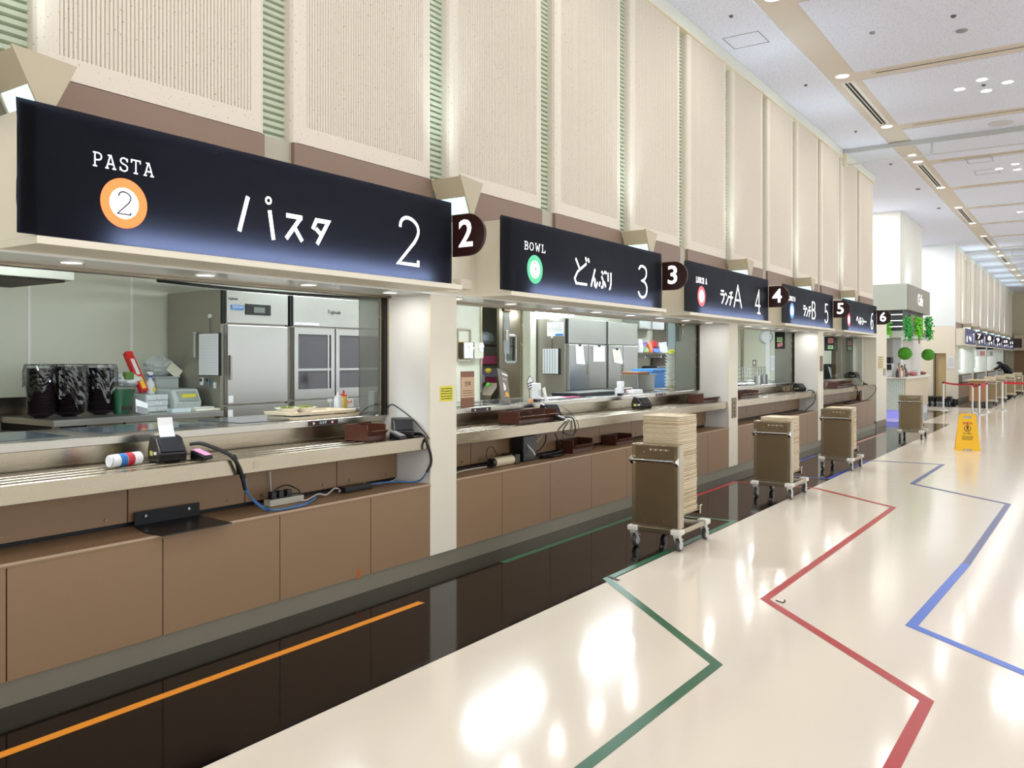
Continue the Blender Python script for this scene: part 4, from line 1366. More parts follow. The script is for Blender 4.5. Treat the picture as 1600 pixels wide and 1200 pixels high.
for i, (x, y, rz, n, lb, gl) in enumerate(carts):
    if i == 0:
        TR.location = (x, y, 0)
        TR['label'] = lb
        TR['group'] = 'stainless tray trolleys'
    else:
        dup(TR, (x, y, 0), rz, lb, 'stainless tray trolleys')
    rr = random.Random(i + 20)
    far = i >= 4
    if far:
        n = 22
    pitch = 0.0139 if not far else 0.03
    for k in range(n):
        cx, cy = (-0.005 + rr.uniform(-0.0025, 0.0025), 0.316 + rr.uniform(-0.003, 0.003) + 0.012 * (1 - k / n))
        z = 0.2687 + k * pitch
        ex = -0.6 * (k > n - 2) * 0
        o = tray(x + cx * math.cos(rz) - cy * math.sin(rz), y + cx * math.sin(rz) + cy * math.cos(rz), z, rz + rr.uniform(-0.006, 0.006),
             'Cream serving tray in the stack on the %s' % gl, 'cream trays on the %s' % gl)
        if far:
            o.scale = (1, 1, 2.2)

# ================================================================== caution board
p = onZ(1511.5, 703, 0)
t = thing('caution_board', 'yellow folding caution board standing alone on the cream floor', 'caution board', (p.x, p.y, 0), rz=0.0)
M_yb = mat('caution_yellow', (246, 190, 20), 0.4)


def leaf(sgn):
    prof = [(-0.185, 0.0), (-0.07, 0.0), (-0.05, 0.028), (0.05, 0.028), (0.07, 0.0), (0.185, 0.0), (0.125, 0.565), (0.10, 0.6), (-0.10, 0.6), (-0.125, 0.565)]
    hole = [(-0.06, 0.53), (-0.045, 0.515), (0.045, 0.515), (0.06, 0.53), (0.06, 0.55), (0.045, 0.562), (-0.045, 0.562), (-0.06, 0.55)]
    bm = bmesh.new()
    vo = [bm.verts.new((a, 0, b)) for a, b in prof]
    vh = [bm.verts.new((a, 0, b)) for a, b in hole]
    eo = [bm.edges.new((vo[i], vo[(i + 1) % len(vo)])) for i in range(len(vo))]
    eh = [bm.edges.new((vh[i], vh[(i + 1) % len(vh)])) for i in range(len(vh))]
    r = bmesh.ops.triangle_fill(bm, use_beauty=True, edges=eo + eh)
    fcs = [f for f in bm.faces]
    ex = bmesh.ops.extrude_face_region(bm, geom=fcs)
    bmesh.ops.translate(bm, verts=[v for v in ex['geom'] if isinstance(v, bmesh.types.BMVert)], vec=(0, sgn * 0.018, 0))
    mb = MB()
    bm.verts.index_update()
    mb.add([v.co.copy() for v in bm.verts], [tuple(v.index for v in f.verts) for f in bm.faces])
    bm.free()
    # splay
    for v in mb.v:
        v.y += sgn * -0.0 + (-0.13 if sgn > 0 else 0.13) * (1 - v.z / 0.6)
    return mb


rzc = 0.16
Mz = Matrix.Rotation(rzc, 4, 'Z')
leaf(1).xf(Mz).build('front_leaf', M_yb, t, world=False)
lf2 = leaf(-1)
for v in lf2.v:
    v.y += 0.019
lf2.xf(Mz).build('back_leaf', M_yb, t, world=False)


def on_leaf(mb):
    """lettering in xy put on the sloped front leaf"""
    for v in mb.v:
        x, z = v.x, v.y
        v.x, v.y, v.z = x, -0.13 * (1 - z / 0.6) - 0.0015 - v.z, z
    return mb.xf(Mz)


M_redp = mat('red_print', (190, 40, 30), 0.5)
on_leaf(text_mb('作業中', 0.05, 0.0008).xf(Matrix.Translation((0, 0.435, 0)))).build('heading', M_redp, t, world=False)
on_leaf(disc_mb(0.052, 32, 0.0006, 0.043).xf(Matrix.Translation((0, 0.355, 0)))).build('ring', M_ink, t, world=False)
ped = strokes_mb([[(0.0, 0.045), (0.0, 0.0)], [(0.0, 0.005), (0.018, -0.03)], [(0.0, 0.005), (-0.015, -0.03)], [(0.0, 0.03), (0.016, 0.008)], [(0.0, 0.03), (-0.014, 0.01)]], 0.011)
ped.join(disc_mb(0.009, 16, 0.0008).xf(Matrix.Translation((0, 0.034, 0))))
on_leaf(ped.xf(Matrix.Translation((0, 0.355, 0)))).build('figure_symbol', M_ink, t, world=False)
on_leaf(text_mb('立入禁止', 0.034).xf(Matrix.Translation((0, 0.275, 0)))).build('lettering', M_ink, t, world=False)
on_leaf(scribble(4, 0.16, 0.08, random.Random(8), 0.008).xf(Matrix.Translation((0, 0.205, 0)))).build('small_print', M_ink, t, world=False)

# ================================================================== belt posts
M_post = mat('post_steel', (205, 205, 200), 0.25, metal=0.9)
M_belt = mat('red_belt', (200, 30, 45), 0.6)
posts = [(1474, 640.5, 'belt post nearest the tan door'), (1519.4, 646, 'left belt post of the three behind the caution board'), (1530, 647.8, 'middle belt post of the three behind the caution board'), (1541.5, 643.8, 'right belt post of the three behind the caution board')]
PP = []
for px, py, lb in posts:
    p = onZ(px, py, 0)
    PP.append(p)
    t = thing('belt_post', 'Slim steel ' + lb, 'belt post', (p.x, p.y, 0), group='slim steel belt posts')
    MB().lathe([(0.16, 0.002), (0.16, 0.012), (0.06, 0.03), (0.03, 0.04)], (p.x, p.y, 0), 24).build('base', M_post, t, smooth=True)
    MB().cyl((p.x, p.y, 0.04), (p.x, p.y, 0.78), 0.028, n=16).build('pole', M_post, t, smooth=True)
    MB().cyl((p.x, p.y, 0.7805), (p.x, p.y, 0.83), 0.036, n=16).build('head', mat('post_head', (60, 40, 42), 0.4), t, smooth=True)


def belt(a, b, label, z=0.78, w=0.05):
    d = Vector((b.x - a.x, b.y - a.y, 0))
    L = d.length
    d.normalize()
    n = Vector((-d.y, d.x, 0)) * 0.002
    a2, b2 = a + d * 0.04, b - d * 0.04
    mb = MB()
    m = 8
    vs, fs = [], []
    for i in range(m + 1):
        u = i / m
        q = a2.lerp(b2, u)
        sag = -0.03 * math.sin(math.pi * u)
        for s in (-1, 1):
            for zz in (z + sag, z + sag + w):
                vs.append((q.x + s * n.x, q.y + s * n.y, zz))
    for i in range(m):
        o = i * 4
        fs += [(o, o + 4, o + 5, o + 1), (o + 2, o + 3, o + 7, o + 6), (o, o + 2, o + 6, o + 4), (o + 1, o + 5, o + 7, o + 3)]
    fs += [(0, 1, 3, 2), (m * 4, m * 4 + 2, m * 4 + 3, m * 4 + 1)]
    one(mb.add(vs, fs), 'barrier_belt', M_belt, label, 'barrier belt')


belt(PP[0], PP[1], 'long red barrier belt from the tan door post to the three posts')
belt(PP[1], PP[2], 'short drooping red barrier belt between the left and middle posts', 0.75, 0.09)
belt(PP[2], PP[3], 'short red barrier belt between the middle and right posts', 0.75, 0.09)
a = onZ(1566, 641, 0)
a.z = 0
b2 = Vector((a.x + 2.2, a.y + 0.2, 0))
for q, lb in ((a, 'Slim steel belt post among the far trolleys'), (b2, 'Slim steel belt post at the right end of the far red belt')):
    t = thing('belt_post', lb, 'belt post', (q.x, q.y, 0), group='slim steel belt posts')
    MB().lathe([(0.16, 0.002), (0.16, 0.012), (0.06, 0.03), (0.03, 0.04)], (q.x, q.y, 0), 24).build('base', M_post, t, smooth=True)
    MB().cyl((q.x, q.y, 0.04), (q.x, q.y, 0.83), 0.028, n=16).build('pole', M_post, t, smooth=True)
belt(a, b2, 'red barrier belt in front of the far tray trolleys', 0.78, 0.06)

# ================================================================== kitchen behind the pasta counter
M_st2 = mat('fridge_steel', (186, 186, 182), 0.34, metal=1.0, noise=0.06, nscale=2.2, rvar=0.06)
M_st3 = mat('fridge_side_steel', (170, 166, 156), 0.4, metal=0.9, noise=0.08, nscale=3, rvar=0.06)
M_sky = mat('blue_label', (60, 130, 200), 0.5)
M_dglass = mat('dark_door_glass', (58, 54, 56), 0.08, spec=0.7)
M_clear = glass_mat('clear_plastic', (236, 242, 242), 0.93, 0.06, 0.15)
M_wrap = glass_mat('plastic_wrap', (240, 244, 248), 0.94, 0.10, 0.05)
M_frost = mat('frosted_plastic', (214, 222, 220), 0.3, alpha=0.72)
M_bowl = mat('dark_brown_bowl', (46, 38, 42), 0.22, coat=0.4)
M_redb = mat('red_box', (205, 40, 35), 0.45)
M_grn = mat('green_bag', (40, 92, 62), 0.4)
M_pwhite = mat('white_plastic', (232, 234, 236), 0.35)


def PX(px, py, W):
    return onX(px, py, W)


# extraction hood
t = thing('extraction_hood', 'stainless extraction hood over the left of the pasta kitchen', 'hood', (-5.9, 1.5, 2.0))
MB().box(-6.12, -5.34, -0.5, 2.9, 1.997, 2.16).build('canopy', M_st2, t, bevel=0.004)
MB().prism([(-6.1, 2.161), (-5.4, 2.161), (-5.6, 2.59), (-6.1, 2.59)], 'y', -0.4, 2.7).build('duct', M_st2, t)
MB().box(-6.08, -5.38, -0.46, 2.86, 1.985, 1.9965).build('filter', mat('dark_filter', (50, 42, 36), 0.6), t)  # dark sheet gives the canopy a dark underside
MB().cyl((-5.9, 2.3, 1.95), (-5.9, 2.3, 1.9845), 0.02, n=12).build('nozzle', M_steeld, t)

# back counter
ZB = 1.065
yb = AT(84, 6.05)
t = thing('back_counter', 'stainless back counter with an under-counter fridge in the pasta kitchen', 'counter', (-6.4, yb, 0))
MB().box(-6.87, -6.05, yb, 4.56, ZB - 0.045, ZB).build('worktop', M_st2, t, bevel=0.003)
MB().box(-6.88, -6.86, yb, 4.56, ZB + 0.001, ZB + 0.14).build('backsplash', M_steel, t)
y1, y2 = AT(145, 6.1), AT(192, 6.1)
MB().box(-6.85, -6.11, yb + 0.02, y1 - 0.05, 0.1, ZB - 0.05).build('bay_shade', M_blackm, t)  # solid black block paints the shade inside the opening
MB().box(-6.12, -6.08, yb + 0.02, yb + 0.055, 0.0, ZB - 0.0455).build('leg', M_steel, t)
MB().box(-6.12, -6.08, y1 - 0.055, y1 - 0.02, 0.0, ZB - 0.0455).build('leg', M_steel, t)
MB().box(-6.85, -6.1, y1, y2, 0.1, ZB - 0.05).build('control_panel', M_steeld, t)
MB().box(-6.85, -6.09, y2 + 0.02, 4.5, 0.55, ZB - 0.05).build('door', M_st2, t)
face_x(text_mb('Fujimak', 0.045), -6.0985, (y1 + y2) / 2 + 0.05, ZB - 0.09).build('lettering', M_ink, t)
p = PX(245, 662, 6.08)
MB().box(-6.0895, -6.087, p.y - 0.07, p.y + 0.05, ZB - 0.12, ZB - 0.055).build('green_sticker', mat('green_sticker', (70, 140, 80), 0.5), t)
t = thing('side_counter', 'low stainless counter with raised back at the far left of the pasta kitchen', 'counter', (-6.3, 1.6, 0))
MB().box(-6.87, -5.85, -0.6, yb - 0.02, 0.93, 0.97).build('worktop', M_steel, t, bevel=0.003)
MB().box(-6.88, -6.84, -0.6, yb - 0.02, 0.971, ZB + 0.14).build('backsplash', M_steel, t)
MB().box(-6.8, -5.9, -0.6, yb - 0.04, 0.05, 0.9295).build('cabinet_body', M_steeld, t)
MB().box(-6.5, -5.95, 1.0, yb - 0.2, 0.9705, 0.975).build('sink_shade', M_blackm, t)  # flat black slab paints the shade of a sunk basin

# bowls wrapped in plastic
BW = MB().lathe([(0.045, 0.0), (0.05, 0.006), (0.085, 0.022), (0.098, 0.033), (0.1, 0.036), (0.094, 0.035), (0.05, 0.009), (0.0, 0.008)], n=28, cap=False)
bw0 = None
stk = []
for i, (px, nm, n) in enumerate(((64, 'left', 26), (108, 'middle', 27), (157, 'right', 26))):
    y = AT(px, 6.42)
    stk.append(y)
    for k in range(n):
        if bw0 is None:
            bw0 = BW.build('bowl', M_bowl, None, loc=(0, 0, 0), smooth=True)
            o = bw0
        else:
            o = bw0.copy()
            COL.objects.link(o)
        sx = (1.0, 1.17, 1.06)[i]
        o.scale = (sx, sx, 1)
        o.location = (-6.42 + R.uniform(-.002, .002), y + R.uniform(-.002, .002), ZB + 0.0005 + k * 0.0132)
        tag(o, 'Dark bowl in the %s of the three stacks under plastic wrap' % nm, 'bowl', 'dark bowls in the %s wrapped stack' % nm)
# crumpled wrap draped over the stacks
def drape(cx, cy, r, ztop, zlow, seed):
    rnd = random.Random(seed)
    vs, fs = [], []
    n, m = 44, 12
    ph = [rnd.uniform(0, 6.28) for _ in range(6)]
    lows = [zlow + 0.05 * math.sin(3 * a_ * 6.28 / n + ph[0]) + 0.03 * math.sin(7 * a_ * 6.28 / n + ph[1]) for a_ in range(n)]
    for j in range(m + 1):
        for i in range(n):
            t = 2 * math.pi * i / n
            if j <= 3:
                rr_ = r * (0.05 + 0.33 * j)
                z = ztop + rnd.uniform(0, 0.012)
            else:
                f = (j - 3) / (m - 3)
                rr_ = r * (1.1 + 0.03 * math.sin(9 * t + ph[2]) * f + 0.02 * math.sin(17 * t + ph[3])) + rnd.uniform(-.003, .004)
                z = ztop - 0.012 + (lows[i] - ztop) * f
            vs.append((cx + rr_ * math.cos(t), cy + rr_ * math.sin(t), z))
    for j in range(m):
        for i in range(n):
            fs.append((j * n + i, j * n + (i + 1) % n, (j + 1) * n + (i + 1) % n, (j + 1) * n + i))
    return MB().add(vs, fs)


zt = ZB + 27 * 0.0132 + 0.03
for i, nm in enumerate(('left', 'middle', 'right')):
    o = one(drape(-6.42, stk[i], (0.106, 0.123, 0.112)[i], zt, ZB + (0.21, 0.13, 0.18)[i], i + 4), 'plastic_wrap', M_wrap, 'crumpled clear plastic wrap over the %s stack of dark bowls' % nm, 'plastic wrap')

# things on the back counter
y0f_ = AT(350, 6.07)
W_ = 6.35


def boxat(name, px0, px1, py0, py1, W, d, m, label, cat, bevel=0.004, z0=None):
    """a box whose front face shows between these columns and rows on the plane W"""
    a, b = onX(px0, py1, W), onX(px1, py0, W)
    z_ = a.z if z0 is None else z0
    return one(MB().box(-W - d, -W, a.y, b.y, z_, max(b.z, z_ + 0.005)), name, m, label, cat, bevel=bevel)


p = PX(213, 575, 6.5)
t = thing('wrap_box', 'long red cling film box leaning against the pasta kitchen wall', 'carton', (-6.55, AT(230, 6.55), ZB))
a, b = PX(199, 551, 6.6), PX(225, 612, 6.4)
d = (b - a).normalized()
n_ = d.cross(Vector((1, 0, 0))).normalized()
def slab(a, b, w, th):
    d = (b - a).normalized()
    n = d.cross(Vector((1, 0, 0))).normalized() * (w / 2)
    m = d.cross(n).normalized() * (th / 2)
    return MB().add([a - n - m, a + n - m, b + n - m, b - n - m, a - n + m, a + n + m, b + n + m, b - n + m],
                    [(0, 3, 2, 1), (4, 5, 6, 7), (0, 1, 5, 4), (1, 2, 6, 5), (2, 3, 7, 6), (3, 0, 4, 7)])
slab(a, b, 0.062, 0.05).build('carton', M_redb, t, bevel=0.003)
mo = d.cross(n_).normalized()
mo = (mo if mo.x > 0 else -mo) * 0.0262
slab(a.lerp(b, 0.2) + mo, a.lerp(b, 0.6) + mo, 0.03, 0.002).build('white_print', M_pwhite, t)
slab(a.lerp(b, 0.65) + mo, a.lerp(b, 0.95) + mo, 0.035, 0.002).build('yellow_print', mat('yellow_print', (236, 190, 60), 0.5), t)


def blob(c, rx, ry, rz, seed, amp, n=18, m=12):
    rnd = random.Random(seed)
    vs, fs = [], []
    for j in range(m + 1):
        th = math.pi * j / m
        for i in range(n):
            ph = 2 * math.pi * i / n
            k = 1 + rnd.uniform(-amp, amp)
            vs.append((c[0] + rx * k * math.sin(th) * math.cos(ph), c[1] + ry * k * math.sin(th) * math.sin(ph), c[2] + rz * (1 - math.cos(th)) * (1 + (k - 1) * 0.4)))
    for j in range(m):
        for i in range(n):
            fs.append((j * n + i, j * n + (i + 1) % n, (j + 1) * n + (i + 1) % n, (j + 1) * n + i))
    return MB().add(vs, fs)


y = AT(194, 6.35)
t = thing('green_sack', 'dark green plastic sack standing beside the wrapped bowls', 'bag', (-6.38, y, ZB))
MB().lathe([(0.05, 0), (0.06, 0.02), (0.085, 0.12), (0.11, 0.19), (0.1, 0.192), (0.06, 0.05)], (-6.4, y, ZB + 0.0005), 14).build('sack', M_grn, t, smooth=True)
MB().box(-6.335, -6.325, y - 0.03, y + 0.05, ZB + 0.03, ZB + 0.06).build('label', mat('label_dark', (50, 40, 38), 0.5), t)
y = AT(203, 6.42)
one(blob((-6.5, y + 0.02, ZB + 0.205), 0.09, 0.13, 0.055, 3, 0.18), 'shopping_bag', mat('white_bag', (232, 236, 238), 0.35, alpha=0.85), 'crumpled white carrier bag on top of the green sack', 'bag', smooth=True)
y = AT(202, 6.4)
p = PX(201, 587, 6.42)
one(MB().box(-6.45, -6.40, p.y - 0.035, p.y + 0.035, p.z - 0.03, p.z + 0.03), 'small_carton', mat('olive_green', (86, 120, 50), 0.5), 'small green carton perched on the white carrier bag', 'carton', bevel=0.003)
p = PX(214, 636, 6.3)
one(blob((-6.72, AT(219, 6.72), ZB), 0.06, 0.06, 0.1, 9, 0.15), 'parts_bag', mat('white_bag', (232, 236, 238), 0.35, alpha=0.85), 'small clear bag of parts behind the black notice card', 'bag', smooth=True)
t = thing('notice_card', 'black and white round-cornered notice card leaning on the back counter', 'card', (-6.2, AT(222, 6.2), ZB))
a, b = PX(222, 643, 6.17), PX(220, 623, 6.25)
slab(Vector((-6.17, AT(222, 6.17), ZB + 0.002)), Vector((-6.24, AT(221, 6.24), ZB + 0.1)), 0.11, 0.004).build('card', M_paper, t)
slab(Vector((-6.167, AT(223, 6.17), ZB + 0.004)), Vector((-6.203, AT(222, 6.2), ZB + 0.055)), 0.1, 0.003).build('black_field', M_black, t)
# spray bottle
y = AT(240, 6.45)
zs = ZB + 0.155


def spray(x, y, z, label):
    t = thing('spray_bottle', label, 'spray bottle', (x, y, z))
    MB().lathe([(0.034, 0), (0.036, 0.005), (0.036, 0.075), (0.03, 0.095), (0.014, 0.115), (0.013, 0.135)], (x, y, z), 20).build('bottle', mat('milky_plastic', (226, 232, 234), 0.3), t, smooth=True)
    MB().box(x + 0.0355, x + 0.0375, y - 0.002, y + 0.028, z + 0.02, z + 0.055).build('label', mat('yellow_label', (228, 200, 60), 0.5), t)
    MB().cyl((x, y, z + 0.1355), (x, y, z + 0.152), 0.017, n=16).build('collar', mat('blue_cap', (40, 70, 170), 0.4), t)
    MB().prism([(y - 0.03, z + 0.17), (y - 0.012, z + 0.153), (y + 0.02, z + 0.153), (y + 0.024, z + 0.178), (y - 0.02, z + 0.185)], 'x', x - 0.012, x + 0.012).build('trigger_head', M_pwhite, t, bevel=0.003)
    return t


spray(-6.5, y, ZB + 0.146, 'white spray bottle with blue collar standing on the small drawer unit')
# drawer unit
ya, yb2 = AT(229, 6.3), AT(265, 6.3)
t = thing('drawer_unit', 'small clear three-drawer organiser on the back counter', 'drawer unit', (-6.4, ya, ZB))
MB().box(-6.58, -6.32, ya, yb2, ZB + 0.0005, ZB + 0.145).build('case', M_frost, t, bevel=0.003)
for k in range(3):
    dr = MB().box(-6.319, -6.31, ya + 0.008, yb2 - 0.008, ZB + 0.006 + 0.047 * k, ZB + 0.047 + 0.047 * k).build('drawer', mat('drawer_front', (206, 214, 214), 0.3), t, bevel=0.002)
    yc = (ya + yb2) / 2 + 0.01
    sub(MB().tube([(-6.309, yc - 0.022, ZB + 0.038 + 0.047 * k), (-6.298, yc - 0.015, ZB + 0.022 + 0.047 * k), (-6.298, yc + 0.015, ZB + 0.022 + 0.047 * k), (-6.309, yc + 0.022, ZB + 0.038 + 0.047 * k)], 0.004, 6), 'handle', M_pwhite, dr)
# storage boxes
ya, yb2 = AT(267, 6.35), AT(309, 6.35)
t = thing('bread_bin', 'pale rounded storage bin with a sloping lid and yellow label beside the fridge', 'bin', (-6.45, ya, ZB))
MB().prism([(-6.6, ZB + 0.0005), (-6.3, ZB + 0.0005), (-6.29, ZB + 0.07), (-6.35, ZB + 0.18), (-6.6, ZB + 0.185)], 'y', ya, yb2).build('body', mat('pale_bin', (208, 218, 214), 0.3, alpha=0.9), t, bevel=0.012)
MB().add([(-6.286, ya + 0.04, ZB + 0.085), (-6.286, yb2 - 0.03, ZB + 0.085), (-6.336, yb2 - 0.03, ZB + 0.165), (-6.336, ya + 0.04, ZB + 0.165), (-6.292, ya + 0.04, ZB + 0.085), (-6.292, yb2 - 0.03, ZB + 0.085), (-6.342, yb2 - 0.03, ZB + 0.165), (-6.342, ya + 0.04, ZB + 0.165)],
         [(0, 1, 2, 3), (7, 6, 5, 4), (0, 4, 5, 1), (1, 5, 6, 2), (2, 6, 7, 3), (3, 7, 4, 0)]).build('lid_window', mat('dull_window', (160, 172, 166), 0.2), t)
MB().box(-6.31, -6.303, ya + 0.07, yb2 - 0.05, ZB + 0.11, ZB + 0.14).build('label', M_yel, t)
ya, yb2 = AT(246, 6.62), min(AT(304, 6.62), y0f_ - 0.04)
t = thing('storage_tub', 'clear plastic storage tub full of packets behind the sloping bin', 'tub', (-6.75, ya, ZB))
MB().box(-6.85, -6.64, ya, yb2, ZB + 0.0005, ZB + 0.27).build('tub', M_frost, t, bevel=0.006)
MB().box(-6.855, -6.635, ya - 0.008, yb2 + 0.008, ZB + 0.2705, ZB + 0.283).build('rim', M_frost, t, bevel=0.003)
one(blob((-6.75, (ya + yb2) / 2 - 0.01, ZB + 0.285), 0.08, 0.13, 0.085, 12, 0.2), 'packet_bag', mat('hazy_bag', (226, 232, 230), 0.25, alpha=0.5), 'clear crinkled bag with white packets on the storage tub', 'bag', smooth=False)
p = PX(272, 577, 6.66)
one(slab(Vector((-6.655, p.y - 0.05, p.z + 0.03)), Vector((-6.65, p.y + 0.05, p.z - 0.05)), 0.09, 0.004), 'paper_packet', mat('cream_packet', (228, 228, 205), 0.6), 'cream paper packet slipping out over the tub edge', 'packet')
ya, yb2 = AT(268, 6.15), AT(297, 6.15)
one(MB().box(-6.22, -6.14, ya, yb2, ZB + 0.0005, ZB + 0.032), 'small_box', mat('pale_blue_box', (200, 212, 220), 0.4), 'flat pale blue box lying before the sloping bin', 'box', bevel=0.003)
ya, yb2 = AT(303, 6.15), AT(341, 6.15)
one(MB().box(-6.3, -6.12, ya, yb2, ZB + 0.0005, ZB + 0.02), 'cutting_board', mat('cream_board', (226, 226, 208), 0.5), 'cream cutting board lying beside the steel fridge', 'cutting board', bevel=0.006)
one(MB().box(-6.28, -6.16, ya + 0.01, yb2 - 0.03, ZB + 0.0205, ZB + 0.034), 'folded_cloth', M_pwhite, 'white folded cloth on the cream cutting board', 'cloth', bevel=0.005)

# fridges
WFR = 6.07


def fridge(ya, yb2, W0, label, seams, split, ztop=2.09, panel=1.80, glass=False, thick=0.75, depthx=None):
    t = thing('steel_refrigerator', label, 'refrigerator', (-W0, ya, 0))
    bk = -6.87 if depthx is None else depthx
    MB().box(bk, -W0 - 0.05, ya, yb2, 0.12, ztop).build('cabinet', M_st3, t, bevel=0.004)
    for yy in (ya + 0.06, yb2 - 0.1):
        MB().box(-W0 - 0.14, -W0 - 0.1, yy, yy + 0.04, 0, 0.1195).build('foot', M_steeld, t)
    MB().box(-W0 - 0.049, -W0 - 0.005, ya + 0.03, yb2 - 0.004, panel + 0.008, ztop - 0.005).build('top_panel', M_st2, t, bevel=0.003)
    MB().box(-W0 - 0.0495, -W0 - 0.02, ya + 0.002, ya + 0.0295, panel, ztop - 0.005).build('corner_strip', M_black, t)
    ss = [ya + 0.03] + seams + [yb2 - 0.004]
    for i in range(len(ss) - 1):
        a, b = ss[i], ss[i + 1]
        for (z0, z1, up) in ((0.17, split - 0.008, False), (split + 0.008, panel - 0.008, True)):
            if glass and up:
                d = MB()
                m_ = 0.055
                d.box(-W0 - 0.048, -W0, a + 0.008, a + m_, z0, z1)
                d.box(-W0 - 0.048, -W0, b - m_, b - 0.008, z0, z1)
                d.box(-W0 - 0.048, -W0, a + m_, b - m_, z0, z0 + 0.09)
                d.box(-W0 - 0.048, -W0, a + m_, b - m_, z1 - 0.06, z1)
                do = d.build('door', M_st2, t)
                sub(MB().box(-W0 - 0.046, -W0 - 0.012, a + m_, b - m_, z0 + 0.09, z1 - 0.06), 'door_glass', M_dglass, do)
                sub(MB().box(-W0 - 0.0115, -W0 - 0.004, a + m_, b - m_, (z0 + z1) / 2 - 0.07, (z0 + z1) / 2 - 0.05), 'shelf_edge', M_st2, do)
                sub(MB().box(-W0 - 0.0115, -W0 - 0.006, b - m_ - 0.04, b - m_ - 0.02, z0 + 0.09, z1 - 0.06), 'inner_rail', M_st2, do)
            else:
                do = MB().box(-W0 - 0.048, -W0, a + 0.008, b - 0.008, z0, z1).build('door', M_st2, t, bevel=0.004)
                if len(ss) == 2:
                    sub(MB().box(-W0 + 0.0005, -W0 + 0.03, a + 0.012, a + 0.035, (z0 + z1) / 2 - 0.13 if up else z1 - 0.3, (z0 + z1) / 2 + 0.08 if up else z1 - 0.1), 'handle', M_st3, do, bevel=0.004)
                elif i == 0:
                    sub(MB().box(-W0 + 0.0005, -W0 + 0.025, b - 0.04, b - 0.02, (z0 + z1) / 2 - 0.12, (z0 + z1) / 2 + 0.05), 'handle', M_st3, do, bevel=0.003)
    return t


y0f, y1f = AT(350, WFR), AT(451, WFR)
fr1 = fridge(y0f, y1f, WFR, 'single-door steel fridge with a papered side, right of the back counter', [], 1.105)
# control panel, maker's lettering, stickers
p = PX(404, 489, WFR)
MB().box(-WFR - 0.0045, -WFR + 0.004, AT(384, WFR), AT(423, WFR), p.z - 0.02, p.z + 0.075).build('control_panel', M_black, fr1, bevel=0.002)
MB().box(-WFR + 0.0045, -WFR + 0.007, AT(396, WFR), AT(413, WFR), p.z + 0.0, p.z + 0.05).build('display', mat('lcd_grey', (120, 126, 122), 0.2), fr1)
MB().box(-WFR - 0.0045, -WFR - 0.001, AT(361, WFR), AT(381, WFR), p.z + 0.015, p.z + 0.06).build('blue_sticker', M_sky, fr1)
face_x(text_mb('電源OFF', 0.03), -WFR + 0.0, AT(371, WFR), p.z + 0.037).build('sticker_lettering', M_paper, fr1)
face_x(text_mb('Fujimak', 0.032), -WFR - 0.0035, AT(365, WFR), p.z + 0.11).build('maker_lettering', M_ink, fr1)
for k, (px, py) in enumerate(((360.5, 624), (360, 646))):
    q = PX(px, py, WFR)
    MB().box(-WFR + 0.0005, -WFR + 0.002, q.y - 0.025, q.y + 0.025, q.z - 0.03, q.z + 0.03).build('white_sticker', M_paper, fr1)
y2f = AT(600, WFR)
fr2 = fridge(AT(455, WFR), y2f + 0.2, WFR, 'steel fridge with dark glass upper doors beside the sliding pane', [AT(524, WFR)], 1.12, glass=True)
face_x(text_mb('Fujimak', 0.055), -WFR - 0.003, AT(523, WFR), PX(520, 488, WFR).z).build('maker_lettering', M_ink, fr2)
face_x(scribble(1, 0.3, 0.03, random.Random(2), 0.02), -WFR - 0.003, AT(480, WFR), PX(480, 506, WFR).z).build('sticker_row', M_paper, fr2)
# on the side of the first fridge: clipboard, magnet hook, timers
ysd = y0f - 0.001
a, b = onY(312, 521, ysd), onY(344, 587, ysd)
t = thing('clipboard', 'long white chart on a clipboard hung on the fridge side', 'clipboard', ((a.x + b.x) / 2, ysd, b.z))
MB().box(a.x, b.x + 0.02, ysd - 0.008, ysd - 0.001, b.z, a.z).build('board', M_black, t)
MB().box(a.x + 0.004, b.x - 0.012, ysd - 0.011, ysd - 0.0085, b.z + 0.004, a.z - 0.004).build('sheet', M_paper, t)
pl = []
for k in range(16):
    z = a.z - 0.03 - (a.z - b.z - 0.06) * k / 15
    pl.append([(-(b.x - a.x) / 2 + 0.015, z), ((b.x - a.x) / 2 - 0.022, z)])
face_my(strokes_mb(pl, 0.0012), (a.x + b.x) / 2, ysd - 0.0112, 0).build('ruled_lines', M_grey, t)
q = onY(329, 494, ysd)
t = thing('magnet_hook', 'round white magnet hook with a black string on the fridge side', 'magnet', (q.x, ysd, q.z))
MB().cyl((q.x, ysd - 0.001, q.z), (q.x, ysd - 0.014, q.z), 0.018, n=18).build('magnet', M_pwhite, t)
MB().tube([(q.x, ysd - 0.008, q.z - 0.018), (q.x, ysd - 0.008, a.z - 0.002)], 0.003, 6).build('string', M_black, t)
for px, m, nm in ((316.5, M_pwhite, 'white'), (326, mat('slate_timer', (100, 120, 135), 0.4), 'slate blue')):
    q = onY(px, 596, ysd)
    t = thing('kitchen_timer', 'small %s kitchen timer stuck on the fridge side' % nm, 'timer', (q.x, ysd, q.z))
    MB().box(q.x - 0.022, q.x + 0.022, ysd - 0.016, ysd - 0.001, q.z - 0.033, q.z + 0.033).build('case', m, t, bevel=0.008)
    MB().box(q.x - 0.015, q.x + 0.015, ysd - 0.0185, ysd - 0.0165, q.z + 0.0, q.z + 0.024).build('screen', M_black, t)
q = onY(336.5, 602, ysd)
one(MB().box(q.x - 0.012, q.x + 0.012, ysd - 0.012, ysd - 0.001, q.z - 0.025, q.z + 0.025), 'sticker', M_paper, 'tiny white label beside the timers on the fridge side', 'label')
q = onY(307, 530, ysd)
